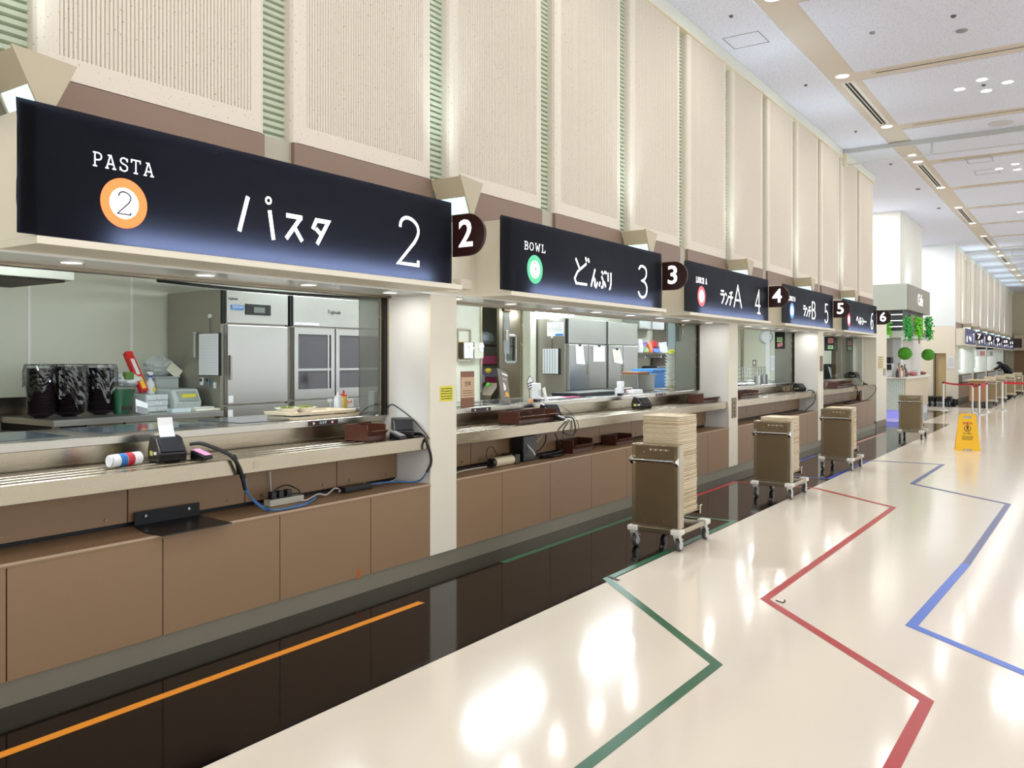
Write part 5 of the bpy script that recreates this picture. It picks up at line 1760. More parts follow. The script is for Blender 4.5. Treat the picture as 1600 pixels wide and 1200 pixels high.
t = thing('test_tube', 'grey plastic tube holder hung on the fridge side left of the chart', 'holder', (q.x, ysd, q.z - 0.15))
MB().cyl((q.x, ysd - 0.02, q.z - 0.16), (q.x, ysd - 0.02, q.z + 0.045), 0.011, n=12).build('tube', mat('clear_grey', (170, 170, 164), 0.2), t)
MB().cyl((q.x, ysd - 0.022, q.z + 0.0455), (q.x, ysd - 0.022, q.z + 0.06), 0.024, 0.026, n=14).build('cup', mat('clear_grey', (170, 170, 164), 0.2), t)
# pipes and wiring above the fridges
t = thing('pipe_bundle', 'black pipes and wiring running above the fridges', 'pipes', (-6.5, 5.0, 2.15))
for k, (zz, r_) in enumerate(((2.22, 0.02), (2.27, 0.03), (2.17, 0.014))):
    MB().tube([(-6.4 - 0.1 * k, 4.3, zz), (-6.4 - 0.1 * k, 5.6, zz - 0.02), (-6.4 - 0.1 * k, 7.6, zz + 0.02)], r_, 8).build('pipe', M_black if k else M_steeld, t)

# ------------------------------------------------------------------ on the pasta serving counter
ZT = Z_TOP + 0.0008
M_plate = mat('white_china', (240, 236, 226), 0.25, coat=0.3)


def bigtray(px0, px1, W, z, label):
    ya, yb_ = AT(px0, W), AT(px1, W)
    t = tray_mb(0.32, yb_ - ya, 0.018)
    o = t.build('serving_tray', M_tray, None, loc=(0, 0, 0))
    o.location = (-W, (ya + yb_) / 2, z)
    tag(o, label, 'tray')
    return o


bigtray(438, 541, 4.5, ZT, 'lower cream tray with a blue cloth on the pasta counter')
yc = AT(463, 4.5)
one(blob((-4.5, yc, ZT + 0.004), 0.1, 0.09, 0.011, 5, 0.12), 'folded_cloth', mat('blue_cloth', (120, 185, 205), 0.8), 'pale blue cloth squeezed between the two cream trays', 'cloth', smooth=True)
bigtray(433, 535, 4.5, ZT + 0.029, 'upper cream tray carrying two salad plates on the pasta counter')
for i, px in enumerate((449, 476)):
    y = AT(px, 4.5)
    t = thing('salad_plate', ('left' if i == 0 else 'right') + ' white plate of green salad on the upper tray', 'plate', (-4.5, y, ZT + 0.033))
    MB().lathe([(0.04, 0), (0.045, 0.008), (0.082, 0.038), (0.085, 0.041), (0.078, 0.039), (0.04, 0.012), (0.0, 0.012)], (-4.5, y, ZT + 0.033), 28, cap=False).build('plate', M_plate, t, smooth=True)
    rnd = random.Random(i)
    gm = MB()
    for k in range(44):
        a_, r_ = rnd.uniform(0, 6.28), rnd.uniform(0, 0.055)
        c = Vector((-4.5 + r_ * math.cos(a_), y + r_ * math.sin(a_), ZT + 0.06 + rnd.uniform(0, 0.022)))
        u = Vector((rnd.uniform(-1, 1), rnd.uniform(-1, 1), rnd.uniform(-0.5, 0.5))).normalized() * 0.014
        v = Vector((rnd.uniform(-1, 1), rnd.uniform(-1, 1), rnd.uniform(-0.3, 0.3))).normalized() * 0.01
        w = Vector((0, 0, 0.003))
        gm.add([c - u, c + v, c + u, c - v, c - u * 0.9 + w, c + v + w, c + u * 0.9 + w, c - v + w], [(0, 1, 2, 3), (7, 6, 5, 4), (0, 4, 5, 1), (1, 5, 6, 2), (2, 6, 7, 3), (3, 7, 4, 0)])
    g_ = gm.build('salad_leaves', mat('salad_green', (130, 150, 60), 0.6, noise=0.35, nscale=60), t)
    g_['kind'] = 'stuff'


def squeeze(px, W, z, body, cap, label, h=0.15):
    y = AT(px, W)
    t = thing('squeeze_bottle', label, 'sauce bottle', (-W, y, z))
    MB().lathe([(0.029, 0), (0.03, 0.004), (0.03, h * 0.75), (0.024, h * 0.8)], (-W, y, z), 20).build('bottle', body, t, smooth=True)
    MB().lathe([(0.026, h * 0.8 + 0.0005), (0.026, h * 0.87), (0.01, h * 0.9), (0.005, h * 1.08), (0.0035, h * 1.08)], (-W, y, z), 16).build('nozzle_cap', cap, t, smooth=True)


squeeze(528, 4.62, ZT, mat('milky_plastic', (226, 232, 234), 0.3), M_pwhite, 'white squeeze bottle with a white nozzle on the pasta counter')
squeeze(537, 4.72, ZT, mat('mustard', (206, 170, 80), 0.35), M_redb, 'mustard yellow squeeze bottle with a red cap behind the white one', 0.155)
y = AT(516, 4.7)
t = thing('price_flag', 'small white card on a stick left of the squeeze bottles', 'card', (-4.7, y, ZT))
MB().cyl((-4.7, y, ZT), (-4.7, y, ZT + 0.09), 0.0025, n=8).build('stick', M_pwhite, t)
MB().box(-4.702, -4.699, y - 0.025, y + 0.02, ZT + 0.085, ZT + 0.108).build('card', M_paper, t)
y = AT(543, 4.45)
o = tray_mb(0.2, 0.2, 0.012).build('wooden_tray', mat('amber_tray', (205, 150, 80), 0.45), None, loc=(0, 0, 0))
o.location = (-4.53, AT(548, 4.53), ZT)
tag(o, 'small amber tray at the right end of the pasta counter', 'tray')
ya, yb_ = AT(546, 4.62), AT(575, 4.62)
t = thing('sign_stand', 'little menu sign with green and orange letters on the pasta counter', 'counter sign', (-4.75, ya, ZT))
MB().box(-4.8, -4.76, ya, yb_, ZT, ZT + 0.012).build('foot', M_clear, t)
MB().box(-4.782, -4.776, ya, yb_, ZT + 0.0125, ZT + 0.095).build('card', M_paper, t)
face_x(text_mb('サラダは', 0.04), -4.7755, ya + (yb_ - ya) * 0.3, ZT + 0.07).build('green_lettering', mat('green_letters', (60, 130, 60), 0.5), t)
face_x(text_mb('80円', 0.04), -4.7755, ya + (yb_ - ya) * 0.74, ZT + 0.07).build('orange_lettering', mat('orange_letters', (225, 110, 50), 0.5), t) if False else face_x(scribble(1, 0.09, 0.02, random.Random(4), 0.016), -4.7755, ya + (yb_ - ya) * 0.72, ZT + 0.07).build('orange_lettering', mat('orange_letters', (225, 110, 50), 0.5), t)
ya, yb_ = AT(549, 4.42), AT(575, 4.42)
one(MB().box(-4.5, -4.40, ya, yb_, ZT + 0.0, ZT + 0.05), 'acrylic_box', M_clear, 'clear acrylic box at the right end of the pasta counter', 'box', bevel=0.002)


def dispenser(px, W, z, label, h=0.17, w=0.032):
    y = AT(px, W)
    t = thing('hand_sanitiser', label, 'dispenser', (-W, y, z))
    MB().box(-W - w, -W + w, y - w * 0.9, y + w * 0.9, z + 0.02, z + h).build('body', M_pwhite, t, bevel=0.008)
    MB().box(-W - w * 0.8, -W + w * 0.8, y - w * 0.8, y + w * 0.8, z, z + 0.0195).build('foot', M_black, t)
    MB().box(-W + w + 0.0003, -W + w + 0.0015, y - w * 0.6, y + w * 0.6, z + h * 0.3, z + h * 0.65).build('label', mat('pale_label', (205, 205, 200), 0.5), t)


dispenser(584, 4.36, ZT, 'white hand dispenser at the right end of the pasta counter')


# strip lights/labels on the counter fronts
def front_strip(px0, px1, py, label, kana=None, h=0.03):
    p, q = onX(px0, py, WC - 0.002), onX(px1, py, WC - 0.002)
    z = 1.073
    t = thing('label_strip', label, 'label', (p.x, (p.y + q.y) / 2, z - h / 2))
    MB().box(p.x - 0.0015, p.x + 0.001, p.y, q.y, z - h / 2, z + h / 2).build('strip', M_black, t)
    w = q.y - p.y
    for f_ in (0.17, 0.8):
        face_x(disc_mb(h * 0.36, 20, 0.0006), p.x + 0.0012, p.y + w * f_, z).build('ring', mat('ring_red2', (225, 90, 70), 0.4), t)
        face_x(disc_mb(h * 0.22, 16, 0.0006), p.x + 0.0019, p.y + w * f_, z).build('ring_centre', M_paper, t)
    if kana:
        face_x(strokes_mb(kana, 0.003), p.x + 0.0014, p.y + w * 0.485, z).build('kana_lettering', M_paper, t)


front_strip(482, 528, 661, 'black strip with red rings and katakana on the pasta counter edge',
            [[(-0.03, -0.008), (-0.026, 0.009)], [(-0.016, -0.008), (-0.02, 0.008)]] + put(K_SU, -0.008, -0.008, 0.016, 0.016) + put(K_TA, 0.013, -0.008, 0.017, 0.016))
front_strip(737, 767, 640, 'black strip label on the counter edge under the wooden menu card')
front_strip(1025, 1040, 618, 'small dark strip label on the counter edge below the bowl tower')
front_strip(1213, 1240, 604, 'small dark strip label on the counter edge before the switch plates')

# ------------------------------------------------------------------ terminals, boxes and cables on the rail
ZR = Z_RAIL + 0.0005
M_pos = mat('terminal_black', (20, 20, 22), 0.28, spec=0.6)


def terminal(x, y, z, rz, label, paper=False):
    t = thing('card_terminal', label, 'payment terminal', (x, y, z), rz=rz, group='black payment terminals')
    # wedge: local +x looks at the customer
    MB().prism([(-0.09, 0.0), (0.075, 0.0), (0.085, 0.05), (0.01, 0.125), (-0.06, 0.135), (-0.095, 0.06)], 'y', -0.075, 0.075).build('case', M_pos, t, world=False, bevel=0.008)
    MB().add([(0.083, -0.06, 0.056), (0.083, 0.06, 0.056), (0.018, 0.06, 0.121), (0.018, -0.06, 0.121), (0.088, -0.06, 0.058), (0.088, 0.06, 0.058), (0.022, 0.06, 0.125), (0.022, -0.06, 0.125)],
             [(0, 1, 2, 3), (7, 6, 5, 4), (0, 4, 5, 1), (1, 5, 6, 2), (2, 6, 7, 3), (3, 7, 4, 0)]).build('screen', mat('terminal_screen', (44, 46, 52), 0.08, spec=0.8), t, world=False)
    st = MB().box(-0.02, 0.0, -0.0775, -0.0758, 0.03, 0.055)
    st.box(0.01, 0.03, -0.0775, -0.0758, 0.035, 0.052)
    MB().box(-0.05, -0.005, -0.0775, -0.0758, 0.03, 0.055).build('yellow_sticker', mat('olive_sticker', (190, 180, 90), 0.5), t, world=False)
    MB().cyl((0.02, -0.0758, 0.045), (0.02, -0.0775, 0.045), 0.009, n=14).build('white_dot', M_paper, t, world=False)
    MB().cyl((0.042, -0.0758, 0.047), (0.042, -0.0775, 0.047), 0.009, n=14).build('white_dot', M_paper, t, world=False)
    if paper:
        pm = MB()
        pr = [(0.0, 0.1285), (-0.02, 0.16), (-0.035, 0.19), (-0.045, 0.23)]
        for i in range(3):
            (a0, b0), (a1, b1) = pr[i], pr[i + 1]
            pm.add([(a0, -0.04, b0), (a0, 0.04, b0), (a1, 0.04, b1), (a1, -0.04, b1), (a0 + .001, -0.04, b0), (a0 + .001, 0.04, b0), (a1 + .001, 0.04, b1), (a1 + .001, -0.04, b1)],
                   [(0, 1, 2, 3), (7, 6, 5, 4), (0, 4, 5, 1), (1, 5, 6, 2), (2, 6, 7, 3), (3, 7, 4, 0)])
        pm.build('receipt', M_paper, t, world=False)
    return t


def reader(x, y, z, rz, label, pink=False):
    t = thing('card_reader', label, 'card reader', (x, y, z), rz=rz)
    MB().prism([(-0.05, 0.0), (0.05, 0.0), (0.05, 0.018), (-0.045, 0.05)], 'y', -0.035, 0.035).build('case', M_pos, t, world=False, bevel=0.005)
    MB().add([(0.045, -0.03, 0.023), (0.045, 0.03, 0.023), (-0.04, 0.03, 0.052), (-0.04, -0.03, 0.052), (0.046, -0.03, 0.025), (0.046, 0.03, 0.025), (-0.039, 0.03, 0.054), (-0.039, -0.03, 0.054)],
             [(0, 1, 2, 3), (7, 6, 5, 4), (0, 4, 5, 1), (1, 5, 6, 2), (2, 6, 7, 3), (3, 7, 4, 0)]).build('card', mat('pink_card', (232, 150, 190), 0.5) if pink else M_grey, t, world=False)
    return t


def cable(pts, r, m, label, name='cable'):
    return one(MB().tube(pts, r, 7), name, m, label, 'cable', smooth=True)


M_cab = mat('black_cable', (16, 16, 17), 0.45)
M_cabb = mat('blue_cable', (70, 120, 175), 0.45)
M_cabw = mat('white_cable', (216, 212, 202), 0.5)
terminal(-4.12, AT(262, 4.12), ZR, -0.25, 'black payment terminal with a white receipt on the pasta tray rail', True)
reader(-4.03, AT(315, 4.03), ZR, 0.3, 'small card reader with a pink card lying beside the receipt terminal', True)
y = AT(193, 4.1)
t = thing('wipes_canister', 'white canister with a blue and red label lying on the tray rail', 'canister', (-4.08, y, ZR))
MB().cyl((-4.07, y - 0.09, ZR + 0.034), (-4.1, y + 0.085, ZR + 0.034), 0.033, n=22).build('canister', M_pwhite, t, smooth=True)
sub_p = t.children[-1]
MB().cyl((-4.0772, y - 0.048, ZR + 0.034), (-4.0843, y - 0.008, ZR + 0.034), 0.0338, n=22, caps=False).build('blue_label', mat('label_blue', (30, 110, 180), 0.5), t, smooth=True)
MB().cyl((-4.0843, y - 0.006, ZR + 0.034), (-4.0917, y + 0.036, ZR + 0.034), 0.0338, n=22, caps=False).build('red_label', mat('label_red', (190, 30, 50), 0.5), t, smooth=True)
MB().cyl((-4.0703, y - 0.098, ZR + 0.034), (-4.07, y - 0.0905, ZR + 0.034), 0.029, n=20).build('cap', M_pwhite, t, smooth=True)


def cut(pts):
    """points of a lead at given distances; a lead never sinks below the shelf or the rail it lies on"""
    out = []
    for a, b, w in pts:
        p = onX(a, b, w)
        if 3.86 < w < 4.16 and p.z < Z_BASE + 0.012:
            p = onZ(a, b, Z_BASE + 0.012)
            p.x = max(min(p.x, -3.87), -4.14)
        elif 3.86 < w < 4.34 and 0.86 < p.z < Z_RAIL + 0.014:
            p.z = Z_RAIL + 0.014
        out.append(p)
    return out


cable(cut([(297, 694, 4.05), (315, 693, 4.0), (345, 704, 3.9), (363, 714, 3.85), (375, 733, 3.84), (380, 752, 3.845), (383, 765, 3.85)]), 0.011, M_cab, 'thick black cable looping over the rail edge beside the receipt terminal')
cable(cut([(364, 716, 3.866), (363, 733, 3.866), (368, 744, 3.866), (377, 748, 3.86)]), 0.006, M_cab, 'short black cable loop against the rail apron')
cable(cut([(380, 745, 3.86), (383, 765, 3.86), (392, 777, 3.9), (410, 791, 3.95), (430, 797, 4.0), (465, 790, 4.0), (490, 781, 4.0), (493, 774, 4.05)]), 0.0055, M_cabb, 'blue network cable falling from the rail to the base shelf')
cable(cut([(383, 748, 3.87), (387, 768, 3.87), (396, 783, 3.92), (414, 796, 3.96), (440, 798, 3.97), (480, 789, 4.0), (493, 777, 4.05)]), 0.005, M_cabb, 'second blue network cable beside the first on the base shelf')
cable(cut([(415, 765, 4.14), (417, 774, 4.1)]) if False else cut([(422, 737, 4.14), (423, 760, 4.14), (425, 781, 4.1)]), 0.004, M_cabw, 'thin white wire hanging behind the rail above the power strip')
p = onX(445, 790, 4.02)
y0_, y1_ = AT(417, 4.05), AT(470, 4.05)
zb_ = Z_BASE + 0.001
t = thing('power_strip', 'beige power strip with black plugs on the base shelf', 'power strip', (-4.05, y0_, zb_))
MB().box(-4.08, -4.02, y0_, y1_, zb_, zb_ + 0.04).build('body', mat('beige_strip', (196, 190, 172), 0.5), t, bevel=0.004)
for f_ in (0.15, 0.36, 0.6):
    yy = y0_ + (y1_ - y0_) * f_
    MB().box(-4.07, -4.03, yy - 0.018, yy + 0.018, zb_ + 0.0405, zb_ + 0.085).build('plug', M_black, t, bevel=0.004)
cable(cut([(425, 775, 4.05), (432, 764, 4.05), (448, 758, 4.05), (464, 764, 4.05), (468, 770, 4.04), (452, 772, 4.03), (442, 782, 4.03)]), 0.004, M_cab, 'black plug lead looping above the power strip')
cable(cut([(470, 782, 4.05), (480, 781, 4.03), (497, 772, 4.05), (510, 773, 4.05), (523, 763, 4.1), (532, 766, 4.08), (530, 768, 4.05)]), 0.005, M_cabw, 'wavy white lead along the base shelf from the power strip')
y0_, y1_ = AT(535, 4.06), AT(577, 4.06)
one(MB().box(-4.09, -4.03, y0_, y1_, zb_, zb_ + 0.035), 'power_adapter', M_black, 'long black power adapter lying on the base shelf', 'power adapter', bevel=0.006)
cable(cut([(577, 757, 4.05), (600, 754, 4.05), (625, 752, 4.02), (640, 753, 3.98), (655, 751, 3.92), (664, 742, 3.86), (671, 728, 3.84)]), 0.006, M_cabb, 'blue cable running along the base shelf towards the first pillar')
cable(cut([(568, 755, 4.1), (590, 756, 4.1), (610, 752, 4.12), (620, 748, 4.14)]), 0.004, M_cabw, 'short white lead at the right end of the base shelf')
cable(cut([(647, 679, 4.0), (660, 684, 3.9), (668, 695, 3.845), (673, 712, 3.835), (673, 725, 3.835), (667, 738, 3.84)]), 0.01, M_cab, 'thick black cable dropping over the rail end by the first pillar')
cable(cut([(656, 682, 3.866), (655, 695, 3.866), (655.5, 703, 3.866)]), 0.005, M_cab, 'thin black lead against the rail end by the first pillar')
cable(cut([(590, 645, 4.3), (602, 640, 4.26), (612, 632, 4.2), (626, 640, 4.1), (645, 655, 4.0), (660, 672, 3.9), (671, 686, 3.845)]), 0.004, M_cab, 'thin black lead strung along the pillar side to the counter')
# black L-shaped bracket plate
t = thing('bracket_tray', 'black angled metal plate screwed across the base shelf edge', 'bracket', (-4.0, 2.7, zb_))
MB().prism([(-4.13, 2.56), (-4.13, 2.95), (-3.79, 2.91), (-3.79, 2.5), (-3.95, 2.5)], 'z', zb_, zb_ + 0.005).build('plate', M_black, t)
ups = MB().box(-4.135, -4.128, 2.56, 2.95, zb_ + 0.0055, zb_ + 0.075).build('upstand', M_blackm, t)
for yy in (2.62, 2.88):
    sub(MB().cyl((-4.1275, yy, zb_ + 0.05), (-4.122, yy, zb_ + 0.05), 0.008, n=10), 'bolt', M_chrome, ups)

M_cut = mat('brown_bin', (78, 40, 27), 0.35)
M_cutd = mat('brown_bin_inside', (62, 32, 20), 0.5)


def cutlery_bin(x0, x1, y0, y1, z, h, label, cells=1, front_x=True):
    """open-topped box of brown plastic"""
    t = thing('cutlery_bin', label, 'cutlery box', ((x0 + x1) / 2, (y0 + y1) / 2, z))
    th = 0.008
    mb = MB()
    mb.box(x0, x1, y0, y1, z, z + th)
    for (a, b, c, d) in ((x0, x0 + th, y0, y1), (x0 + th, x1, y0, y0 + th), (x0 + th, x1, y1 - th, y1)):
        mb.box(a, b, c, d, z + th, z + h)
    mb.box(x1 - th, x1, y0 + th, y1 - th, z + th, z + h * 0.62)
    mb.build('box', M_cut, t)
    for i in range(1, cells):
        yy = y0 + (y1 - y0) * i / cells
        MB().box(x0 + th, x1 - th, yy - 0.004, yy + 0.004, z + th + 0.0005, z + h * 0.95).build('divider', M_cutd, t)
    for i in range(cells):
        ya, yb_ = y0 + (y1 - y0) * i / cells + 0.012, y0 + (y1 - y0) * (i + 1) / cells - 0.012
        MB().prism([(x1 + 0.0005, z + h * 0.3), (x1 + 0.035, z + h * 0.62), (x1 + 0.03, z + h * 0.66), (x1 + 0.0005, z + h * 0.5)], 'y', ya, yb_).build('scoop_lip', M_cut, t)
    return t


cutlery_bin(-4.19, -3.98, 4.13, 4.31, ZR, 0.105, 'brown open bin on the tray rail near the first pillar')
terminal(-4.01, 4.512, ZR + 0.0, -0.75, 'black payment terminal against the first pillar')
reader(-3.93, 4.375, ZR, 0.1, 'small black card reader in front of the pillar terminal')

# ================================================================== long counter: things on it
# wooden menu stand
p = onX(731, 634, 4.36)
t = thing('menu_stand', 'tall wood-print menu card standing at the left of the long counter', 'menu card', (-4.4, p.y, ZT))
w_ = AT(740.5, 4.4) - AT(720, 4.4)
y0_ = AT(720, 4.4)
h_ = 0.30
MB().box(-4.403, -4.397, y0_, y0_ + w_, ZT, ZT + h_).build('card', mat('wood_print', (128, 84, 58), 0.5, noise=0.2, nscale=6, stretch=(1, 14, 1)), t)
MB().box(-4.3968, -4.395, y0_, y0_ + w_, ZT + 0.075, ZT + h_ - 0.05).build('beige_band', mat('beige_print', (198, 166, 134), 0.6), t)
face_x(text_mb('空丼', 0.045), -4.3945, y0_ + w_ / 2, ZT + 0.19).build('heading', M_ink, t)
face_x(scribble(3, w_ * 0.75, 0.07, random.Random(11), 0.005), -4.3945, y0_ + w_ / 2, ZT + 0.115).build('print', M_ink, t)
# leaning grey card
t = thing('menu_card', 'slanted grey card with a speech bubble in a clear stand', 'menu card', (-4.45, AT(785, 4.45), ZT))
a, b = Vector((-4.36, AT(791, 4.36), ZT + 0.012)), Vector((-4.47, AT(780, 4.5), ZT + 0.3))
slab(a, b, 0.155, 0.006).build('card', mat('warm_grey_card', (112, 106, 96), 0.4), t)
MB().box(-4.44, -4.33, a.y - 0.09, a.y + 0.1, ZT, ZT + 0.006).build('stand_foot', M_clear, t)
dv = (b - a).normalized()
nn = Vector((1, 0, 0))
nrm = dv.cross(nn).normalized()
face_n = nrm.cross(dv).normalized()
if face_n.x < 0:
    face_n = -face_n
yv = Vector((0, 1, 0))
yv = (yv - dv * yv.dot(dv)).normalized()


def on_card(mb, u, v, off=0.0036):
    """lettering on the leaning card; u across, v up from its foot"""
    fn = yv.cross(dv).normalized()
    for q in mb.v:
        x, y_, z_ = q.x, q.y, q.z
        q.xyz = a + dv * (v + y_) + yv * (u + x) + fn * (off + z_)
    return mb


on_card(disc_mb(0.042, 28), -0.02, 0.155).build('speech_bubble', M_paper, t)
on_card(disc_mb(0.026, 20), 0.025, 0.085).build('orange_dot', mat('orange_dot', (232, 170, 60), 0.5), t)
on_card(strokes_mb([[(-0.045, 0.0), (-0.03, 0.025)], [(-0.03, 0.025), (-0.01, 0.0)]], 0.012), 0, 0.055).build('white_mark', M_paper, t)
on_card(scribble(2, 0.1, 0.035, random.Random(6), 0.005), 0.0, 0.235).build('print', M_paper, t)
on_card(strokes_mb([[(-0.07, 0), (0.07, 0)]], 0.02), 0, 0.285).build('top_band', M_paper, t)
# soft ice shaped cut-out card
y = AT(828, 4.45)
t = thing('cutout_card', 'white swirl-shaped cut-out card on a stick behind the long counter', 'counter sign', (-4.5, y, ZT))
c_ = onX(828, 600, 4.5)
pts = []
for i in range(28):
    a_ = 2 * math.pi * i / 28
    r_ = 0.062 * (1 + 0.08 * math.sin(a_ * 5) + 0.18 * math.sin(a_ + 0.6))
    pts.append((c_.y + r_ * 0.85 * math.cos(a_), c_.z + r_ * 1.05 * math.sin(a_)))
MB().prism(pts, 'x', -4.503, -4.5).build('outline', M_black, t)
cx_, cz_ = c_.y, c_.z
MB().prism([(cx_ + (q[0] - cx_) * 0.88, cz_ + (q[1] - cz_) * 0.88) for q in pts], 'x', -4.4998, -4.498).build('swirl', M_paper, t)
face_x(strokes_mb([[(-0.05, 0.0), (0.05, 0.02)], [(-0.045, -0.025), (0.045, -0.005)], [(-0.03, -0.05), (0.03, -0.03)]], 0.011), -4.4975, cx_, cz_).build('stripes', mat('cocoa_stripe', (80, 50, 46), 0.5), t)
MB().cyl((-4.507, cx_, ZT), (-4.507, cx_, cz_), 0.003, n=8).build('stick', M_black, t)
dispenser(838, 4.4, ZT, 'white hand dispenser beside the swirl-shaped card', 0.175, 0.036)
y = AT(852, 4.4)
t = thing('sign_holder', 'narrow white tilted card on the long counter before the terminal', 'card', (-4.4, y, ZT))
slab(Vector((-4.4, y + 0.015, ZT + 0.003)), Vector((-4.41, y - 0.015, ZT + 0.125)), 0.045, 0.008).build('card', M_paper, t)
y = AT(829, 4.33)
one(MB().box(-4.35, -4.31, y - 0.02, y + 0.02, ZT, ZT + 0.03), 'small_block', mat('apricot', (222, 160, 110), 0.5), 'small apricot box at the edge of the long counter', 'box', bevel=0.003)
t = thing('paper_sheet', 'white sheets with a pink edge lying on the long counter', 'paper', (-4.6, AT(868, 4.6), ZT))
MB().box(-4.75, -4.5, AT(845, 4.6), AT(890, 4.6), ZT, ZT + 0.004).build('sheets', M_paper, t)
MB().box(-4.6, -4.5, AT(875, 4.6), AT(895, 4.6), ZT + 0.0045, ZT + 0.008).build('pink_edge', mat('pink_edge', (205, 60, 130), 0.5), t)
t_ = one(MB().box(-4.95, -4.62, AT(882, 4.78), AT(952, 4.78), ZT, ZT + 0.035), 'black_tray', M_black, 'long flat black tray at the back of the long counter', 'tray', bevel=0.008)
dispenser(969.5, 4.36, ZT, 'white hand dispenser halfway along the long counter', 0.155, 0.034)
y = AT(981, 4.5)
t = thing('price_display', 'small red and brown price display beside the halfway dispenser', 'display', (-4.5, y, ZT))
MB().box(-4.52, -4.49, AT(963, 4.5), AT(987, 4.5), ZT, ZT + 0.07).build('frame', M_pwhite, t, bevel=0.004)
MB().box(-4.4895, -4.487, AT(974, 4.5), AT(985.5, 4.5), ZT + 0.01, ZT + 0.06).build('screen', mat('brown_display', (110, 52, 42), 0.3), t)
one(MB().box(-4.5, -4.38, AT(988, 4.4), AT(1002, 4.4), ZT, ZT + 0.045), 'paper_box', M_pwhite, 'low white box behind the second terminal of the long counter', 'box', bevel=0.004)
# steel pot, blue crate, bowls
y = AT(1016, 4.75)
t = thing('steel_container', 'square steel food container with a brown lid on the long counter', 'container', (-4.75, y, ZT))
ya, yb_ = AT(1003, 4.6), AT(1030, 4.6)
MB().prism([(ya + 0.02, ZT), (yb_ - 0.02, ZT), (yb_, ZT + 0.2), (ya, ZT + 0.2)], 'x', -4.9, -4.66).build('body', M_st2, t, bevel=0.006)
MB().box(-4.92, -4.64, ya - 0.015, yb_ + 0.015, ZT + 0.2005, ZT + 0.212).build('rim', M_st2, t)
MB().box(-4.9, -4.67, ya + 0.03, yb_ - 0.13, ZT + 0.2125, ZT + 0.245).build('brown_lid', mat('caramel_lid', (150, 95, 55), 0.5), t, bevel=0.006)
ya, yb_ = AT(1019, 5.3), AT(1042, 5.3)
t = thing('blue_crate', 'bright blue plastic crate with a lid behind the bowl tower', 'crate', (-5.4, ya, 0.85))
MB().box(-5.6, -5.3, ya, yb_, 0.9, ZT + 0.22).build('crate', mat('bright_blue', (70, 140, 215), 0.4), t, bevel=0.008)
MB().box(-5.62, -5.28, ya - 0.015, yb_ + 0.015, ZT + 0.2205, ZT + 0.26).build('lid', mat('bright_blue', (70, 140, 215), 0.4), t, bevel=0.006)
one(MB().box(-5.7, -5.2, ya - 0.9, yb_ + 1.2, 0.0, 0.899), 'steel_table', M_steeld, 'steel prep table under the blue crate', 'table', bevel=0.004)
M_wb = mat('white_bowl', (226, 230, 222), 0.3, coat=0.2)
yB = AT(1048.5, 4.7)
one(MB().box(-4.86, -4.54, yB - 0.26, yB + 0.35, ZT, ZT + 0.012), 'steel_tray', M_steel, 'flat steel tray under the white bowl tower', 'tray', bevel=0.003)
bb = MB().lathe([(0.045, 0), (0.048, 0.008), (0.055, 0.01), (0.085, 0.04), (0.09, 0.045), (0.084, 0.044), (0.04, 0.014), (0.0, 0.013)], n=26, cap=False)
b0 = None
for k in range(11):
    if b0 is None:
        b0 = bb.build('bowl', M_wb, None, loc=(0, 0, 0), smooth=True)
        o = b0
    else:
        o = b0.copy()
        COL.objects.link(o)
    o.location = (-4.7 + R.uniform(-.004, .004), yB + R.uniform(-.004, .004), ZT + 0.0125 + 0.042 * k)
    tag(o, 'White bowl in the tall tower on the long counter', 'bowl', 'white bowls in the tower')
one(blob((-4.69, yB, ZT + 0.0125 + 0.042 * 10 + 0.0385), 0.045, 0.05, 0.03, 4, 0.2), 'sponge', mat('lime_yellow', (205, 205, 60), 0.6), 'yellow sponge on top of the white bowl tower', 'sponge')

cutlery_bin(-4.19, -3.98, AT(795, 4.0) + 0.12, AT(868, 4.0), ZR, 0.10, 'brown three-compartment bin on the rail of the long counter', 3)
terminal(-4.14, AT(866, 4.1), ZR, -0.5, 'black payment terminal right of the three-compartment bin')
reader(-3.95, AT(873, 3.95), ZR, 0.1, 'small black card reader below the three-compartment bin terminal')
terminal(-4.1, AT(1003, 4.1), ZR, -0.35, 'black payment terminal behind the tallest tray stack')
cutlery_bin(-4.2, -4.0, AT(1093, 4.05), AT(1122, 4.05), ZR, 0.1, 'brown bin on the rail end beside the second pillar')
cable(cut([(882, 652, 4.0), (895, 662, 3.87), (899, 672, 3.845), (895, 680, 3.84), (884, 678, 3.84), (880, 672, 3.845), (890, 656, 3.86)]), 0.007, M_cab, 'looped black cable over the rail beside the three-compartment bin')
cable(cut([(872, 632, 4.1), (885, 640, 3.95), (900, 655, 3.85), (904, 668, 3.835), (899, 674, 3.835)]), 0.003, M_cab, 'thin black lead arching over the rail beside the three-compartment bin')
